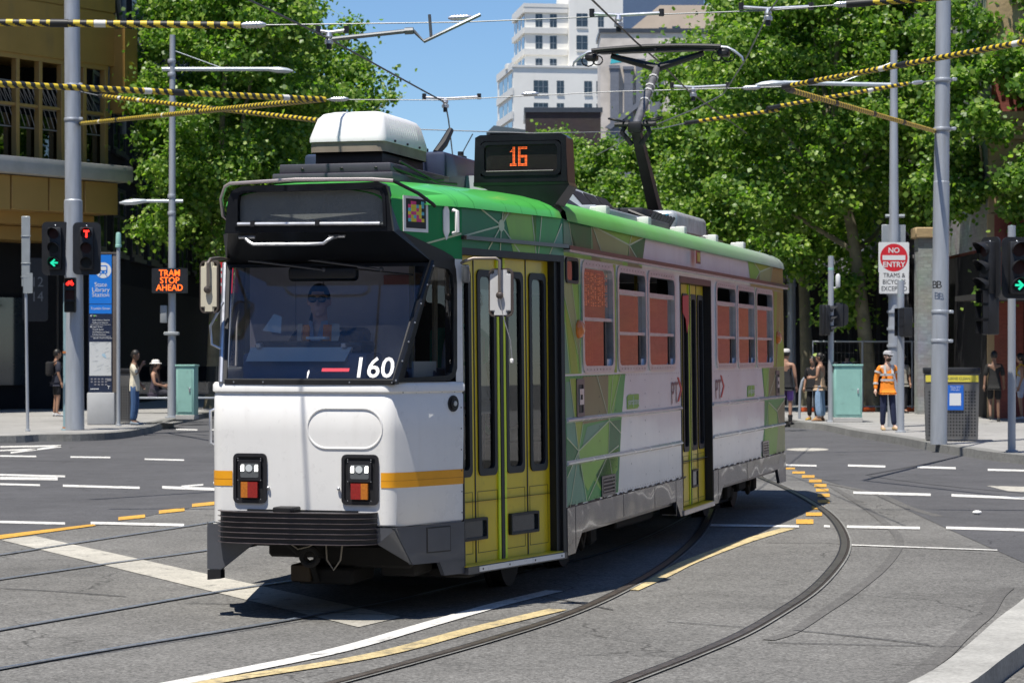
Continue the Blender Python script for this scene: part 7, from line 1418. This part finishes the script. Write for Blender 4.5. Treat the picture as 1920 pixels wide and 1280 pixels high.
# a lobed leaf folded on its midrib
LV=np.array([(0,-.5,0),(.50,-.08,.10),(.30,.30,.05),(0,.52,0),(-.30,.30,.05),(-.50,-.08,.10)])
LF=[(0,1,2,3),(0,3,4,5)]
def tree(label,base,height,trunk_r,crown,nleaf,size,seed,lean=(0,0),limbs=9,clumps=70,name='plane_tree'):
    rg=np.random.default_rng(seed); t=thing(name,label,'tree',tuple(base),0,'street trees'); c0=np.array(crown[0],float)-np.array(base,float); rad=np.array(crown[1],float)
    # clump centres on a noisy shell and inside
    C=[];Rr=[]; clumps=int(clumps*1.9)
    while len(C)<clumps:
        d=rg.normal(size=3); d/=np.linalg.norm(d); k=rg.uniform(.35,1.0)**.5
        if d[2]<-.7 and rg.random()<.5: continue
        C.append(c0+d*rad*k*rg.uniform(.86,1.08)); Rr.append(rg.uniform(.07,.17)*rad.mean()*(1.15 if k<.8 else .85))
    C=np.array(C); Rr=np.array(Rr)
    tr=MB(); ctr=c0+np.array((0,0,-rad[2]*.35)); tp=[(0,0,-.1),(lean[0]*.25,lean[1]*.25,ctr[2]*.35),(lean[0]*.6,lean[1]*.6,ctr[2]*.75),(lean[0],lean[1],ctr[2])]
    tp+= [tuple(np.array(tp[-1])+ (c0+np.array((0,0,rad[2]*.4))-np.array(tp[-1]))*.5+rg.normal(size=3)*.2), tuple(c0+np.array((0,0,rad[2]*.6)))]
    pp=smooth_path(tp,4); n=len(pp); tr.tube(pp,[trunk_r*(1.25 if i==0 else 1)*(1-.82*i/(n-1)) for i in range(n)],12)
    order=rg.permutation(len(C))[:limbs]
    for i in order:
        f=rg.uniform(.35,.75); s=np.array(pp[int(f*(n-1))]); e=C[i]; mid=(s+e)/2+np.array((0,0,.25*np.linalg.norm(e-s)*rg.uniform(-.2,.5)))
        q=smooth_path([tuple(s),tuple(mid),tuple(e)],4); r0=trunk_r*(1-.82*f)*.6; tr.tube(q,[r0*(1-.85*j/(len(q)-1)) for j in range(len(q))],7)
    tr.build('trunk',[BARK],t)
    w_=Rr**2; idx=rg.choice(len(C),size=nleaf,p=w_/w_.sum()); dd=rg.normal(size=(nleaf,3)); dd/=np.linalg.norm(dd,axis=1)[:,None]; rr=rg.uniform(0,1,nleaf)**(1/2.2)
    P=C[idx]+dd*(Rr[idx]*rr)[:,None]*np.array((1.15,1.15,.8))
    loose=rg.random(nleaf)<.16; P[loose]+=rg.normal(size=(int(loose.sum()),3))*rad.mean()*.09
    nrm=dd*.5+rg.normal(size=(nleaf,3))*.7+np.array((-.12,-.25,.55)); nrm/=np.linalg.norm(nrm,axis=1)[:,None]
    ax=np.cross(nrm,rg.normal(size=(nleaf,3))); ax/=np.linalg.norm(ax,axis=1)[:,None]; ay=np.cross(nrm,ax)
    sz=size*rg.uniform(.65,1.25,nleaf)
    V=P[:,None,:]+sz[:,None,None]*(LV[None,:,0,None]*ax[:,None,:]+LV[None,:,1,None]*ay[:,None,:]+LV[None,:,2,None]*nrm[:,None,:]*rg.uniform(-.5,2.5,(nleaf,1,1)))
    F=(np.array(LF)[None,:,:]+(np.arange(nleaf)*6)[:,None,None]).reshape(-1)
    me=bpy.data.meshes.new('crown'); nv=nleaf*6; nf=nleaf*2; me.vertices.add(nv); me.vertices.foreach_set('co',V.reshape(-1)); me.loops.add(nf*4); me.loops.foreach_set('vertex_index',F.astype(np.int32)); me.polygons.add(nf); me.polygons.foreach_set('loop_start',np.arange(nf,dtype=np.int32)*4)
    try: me.polygons.foreach_set('loop_total',np.full(nf,4,dtype=np.int32))
    except Exception: pass
    me.materials.append(LEAF); me.update(); me.validate(); o=bpy.data.objects.new('crown',me); col.objects.link(o); o.parent=t; return t
tree('tall leafy plane tree behind the left street lamp, nearest on the left',(-9.5,76,.15),17,.24,((-8.6,74,9.6),(3.3,3.8,6.8)),54000,.145,1,(.4,-.5),10,120)
tree('dense plane tree reaching farthest right into the sky on the left side',(-9.6,90,.15),17,.24,((-8.5,90,9.8),(4.4,4.5,6.0)),42000,.16,2,(.4,0),9,100)
tree('shaded plane tree close against the dark block on the left',(-11.2,99,.15),18,.22,((-11.2,99,10.0),(3.4,4.0,7.0)),26000,.16,3,(0,0),8,70)
tree('plane tree third along the left footpath behind the others',(-9.8,112,.15),17,.24,((-9.4,110,9),(4.6,4.5,6.5)),22000,.20,4,(0,0),8,70)
tree('plane tree with leaning yellowish trunk behind the orange worker',(10.75,71.5,.15),17,.25,((9.9,72,9.8),(4.4,4.0,6.9)),66000,.145,5,(-1.0,.3),12,130)
tree('plane tree behind the green cabinet with its trunk near the tram rear',(9.75,79,.15),17,.24,((8.9,81,8.9),(4.0,4.2,6.4)),50000,.155,6,(-.3,0),10,110)
tree('plane tree with low branches spreading behind the thick right pole',(14.0,68.5,.15),15,.22,((13.7,64.5,8.3),(3.1,2.9,5.0)),36000,.145,7,(-.4,-.3),9,80)
tree('plane tree halfway along the right footpath, left of the pantograph arm',(9.4,99,.15),17,.24,((9.0,99,9.8),(4.6,4.6,6.4)),42000,.175,8,(0,0),9,100)
tree('plane tree far along the right footpath above the tram roof',(9.3,124,.15),16,.24,((7.6,122,7.4),(4.8,4.6,5.4)),32000,.20,9,(0,0),8,90)
tree('small round topped tree in front of the brown brick building',(2.6,150,.15),17,.25,((2.8,150,11.0),(2.9,2.8,6.2)),22000,.21,10,(0,0),6,60)
tree('plane tree farthest along the right footpath just above the number sign',(6.2,138,.15),15,.24,((5.6,138,9.3),(3.4,3.4,5.4)),22000,.20,12,(0,0),6,60)
# ---------------------------------------------------------------- overhead wires
SWM=mat('stripe_yellow',(.66,.48,.03),.5,var=.08,scale=8); SBM=mat('stripe_black',(.02,.02,.02),.5,var=.1); SBW=mat('stripe_brown',(.20,.11,.05),.6,var=.1); WIREM=mat('wire_grey',(.22,.23,.24),.5,.4,var=.1); WIRED=mat('contact_wire_dark',(.05,.05,.055),.4,.6,var=.1); TAPE=mat('white_tape',(.72,.70,.66),.6,var=.05)
def wire(label,pts,r=.010,m=WIREM,fit=(),name='overhead_wire',sag=0.):
    pts=[Vector(p) for p in pts]; t=thing(name,label,'overhead wire',tuple(pts[0]),0,'overhead tram wires'); m_=MB(); q=[p-pts[0] for p in pts]
    m_.tube(q if len(q)>2 else [q[0].lerp(q[1],i/8)-Vector((0,0,sag*4*(i/8)*(1-i/8))) for i in range(9)],r,6); m_.build('cable',[m],t)
    for f,L_,rr in fit:
        seg=q[0].lerp(q[-1],f); d=(q[-1]-q[0]).normalized(); m_=MB(); m_.tube([seg-d*L_*.5,seg-d*L_*.35,seg+d*L_*.35,seg+d*L_*.5],[rr*.4,rr,rr,rr*.4],10)
        for k in range(5): m_.tube([seg+d*L_*(-.25+.12*k),seg+d*L_*(-.20+.12*k)],rr*1.25,10)
        m_.build('insulator',[ALU],t)
    return t
def striped(label,p0,p1,r,pitch,cb=SBM,tapes=(),joints=()):
    p0,p1=Vector(p0),Vector(p1); t=thing('striped_cable_sleeve',label,'cable sleeve',tuple(p0),0,'black and yellow striped span wire sleeves'); d=(p1-p0); L_=d.length; d.normalize(); n=16; step=pitch/6; K=int(L_/step); m_=MB()
    up_=Vector((0,0,1)); a=d.cross(up_).normalized(); b=a.cross(d); vs=[]
    for i in range(K+1):
        for k in range(n): th_=2*math.pi*k/n; vs.append(tuple(d*(i*step)+(a*math.cos(th_)+b*math.sin(th_))*r))
    m_.v=vs
    for i in range(K):
        for k in range(n):
            m_.f.append((i*n+k,i*n+(k+1)%n,(i+1)*n+(k+1)%n,(i+1)*n+k)); m_.m.append(0 if ((i/6.)+.55*math.cos(2*math.pi*(k+.5)/n)*.5+k/n*1.0)%1<.5 else 1); m_.sm.append(True)
    m_.build('sleeve',[SWM,cb],t)
    for f in tapes: m_=MB(); m_.tube([d*(L_*f),d*(L_*f+.13)],r*1.03,14,0); m_.build('tape',[TAPE],t)
    for f in joints: m_=MB(); m_.tube([d*(L_*f),d*(L_*f+.2)],r*1.15,14,0); m_.build('joint',[SBM],t)
    for q0,q1,e in ((-.02,.25,1.05),(L_-.3,L_,.5)): m_=MB(); m_.tube([d*q0,d*q1],[r*1.05,r*e],14,0); m_.build('end_cap',[SBM],t)
    return t
P1=AT(610,187,34); Q1=AT(1470,163,33.5)
a0=AT(-60,42,27); a1=AT(452,48,27.2); a2=AT(1590,8,26.8); a3=AT(1960,-20,26.5)
striped('thick striped sleeve across the top left corner above everything',a0,a1,.041,.15,tapes=(.46,),joints=(.30,))
wire('highest span wire running from the top left sleeve to the top right',[a1,AT(870,42,27),AT(1165,30,26.9),AT(1440,20,26.9),a2],.0075,fit=((.02,.30,.035),(.365,.28,.03),(.995,.25,.03)))
striped('striped sleeve end at the very top crossing the right pole',a2,a3,.041,.15)
b0=AT(-60,155,29); striped('thick striped sleeve from the left edge passing the thick left pole',b0,P1,.040,.15,tapes=(.45,.86),joints=(.53,))
c0=AT(150,172,54.1); c1=AT(188,180,53.2); c2=AT(614,228,43); wire('short wire from the thick left pole clamp to its sleeve',[c0,c1],.014); striped('thin striped sleeve sloping down from the left pole behind the roof unit',c1,c2,.045,.21,tapes=(.1,.2),joints=(.55,))
d0=AT(150,232,54.1); striped('finely striped sleeve rising from the left pole to the span wire',d0,AT(606,186,34.2),.045,.22,tapes=(.12,.45),joints=(.22,.6))
wire('middle span wire crossing behind the pantograph head',[P1,AT(835,188,34),AT(1150,172,33.8),Q1],.0075,fit=((.03,.28,.03),(.45,.24,.028),(.93,.25,.03)))
e1=AT(1960,72,27); striped('striped sleeve rising to the right edge in front of the right pole',Q1,e1,.036,.15,tapes=(.42,.9),joints=(.12,.5))
striped('brown striped sleeve sloping down to the right pole',AT(1478,168,33.6),AT(1752,246,45.4),.040,.18,SBW,tapes=(.5,),joints=(.25,.5,.72))
wire('distant span wire passing low behind the number sign',[c2,AT(790,243,41),AT(1000,250,41),AT(1170,247,41.5),AT(1240,241,42)],.010)
g0=AT(1285,231,42.5); g1=AT(1462,206,43.5); striped('thin striped sleeve among the right trees, lower left piece',g0,g1,.034,.15); wire('wire bridging the gap to the lower sleeve',[AT(1240,241,42),g0],.01); 
h0=AT(1440,206,43.3); h1=AT(1702,157,45); striped('thin striped sleeve leading to the right pole clamp',h0+Vector((0,0,.03)),h1,.036,.15,tapes=(.7,)); wire('short wire from the thin sleeve to the right pole clamp',[h1,AT(1755,151,45.4)],.012,fit=((.35,.3,.035),))
# contact wires
cw=[AT(380,-55,22.6),AT(467,0,24),AT(615,72,26.9),AT(720,130,30),AT(835,193,34.2),AT(841,225,37),AT(848,285,42.3),AT(852,320,50)]
wire('contact wire curving down across the sky left of the number sign',cw,.011,WIRED)
cw2=[(-4.4,12.3,5.5),(-2.25,15.85,5.5),(-.75,19,5.5),(.25,22.2,5.5),AT(1110,0,24.8),AT(1190,77,27.9),AT(1240,120,30.2),AT(1290,170,33.5),AT(1400,250,46)]
wire('contact wire touching the pantograph head',cw2,.011,WIRED)
cw3=[AT(1500,-60,24),AT(1441,24,26.9),AT(1398,112,30),AT(1355,178,33.8),AT(1300,206,37),AT(1225,236,42),AT(1120,290,55)]
wire('contact wire crossing in front of the right trees',cw3,.010,WIREM)
wire('short stay wire running down to the roof behind the pale roof unit',[AT(886,252,41.2),AT(868,285,44),AT(855,310,47)],.011,WIRED)
def hanger(label,p,arm=None,w_=.3):
    t=thing('wire_hanger',label,'wire fitting',tuple(p),0,'overhead wire fittings'); m_=MB(); m_.tube([(-w_,0,.05),(0,0,.03),(w_*1.6,0,.055)],.02,8); m_.lathe([(.05,-.10),(.05,-.06),(.03,-.04),(.045,-.02),(.03,.03)],(0,0,0),10); m_.build('clamp',[ALU],t)
    m_=MB(); m_.tube([(0,0,-.1),(0,0,-.16)],.03,8); 
    for s in (-w_,w_*1.6): m_.lathe([(.03,.02),(.03,.10)],(s,0,0),8)
    m_.build('clip',[WIRED],t)
    if arm:
        m_=MB(); a_=Vector(arm)-Vector(p); m_.tube([(0,0,-.05),a_*.92],.026,8); m_.tube([a_*.9,a_*1.0],.04,8); m_.tube([a_,a_+Vector((.12,0,-.12)),a_+Vector((.75,0,.18))],.022,6); m_.tube([a_+Vector((.2,0,-.08)),a_+Vector((.18,0,.18))],.02,6); m_.build('registration_arm',[mat('arm_grey',(.16,.17,.18),.4,.5)],t)
    return t
hanger('wire fitting with long grey registration arm near the top of the sky',AT(617,66,26.9),AT(775,58,26.8),.12)
hanger('wire fitting on the middle span wire above the pale roof unit',AT(835,189,34.1))
hanger('wire fitting on the top span wire above the pantograph',AT(1160,34,26.9))
hanger('wire fitting on the middle span wire right of the pantograph',AT(1300,168,33.7))
hanger('wire fitting on the top span wire in front of the right trees',AT(1440,22,26.9))
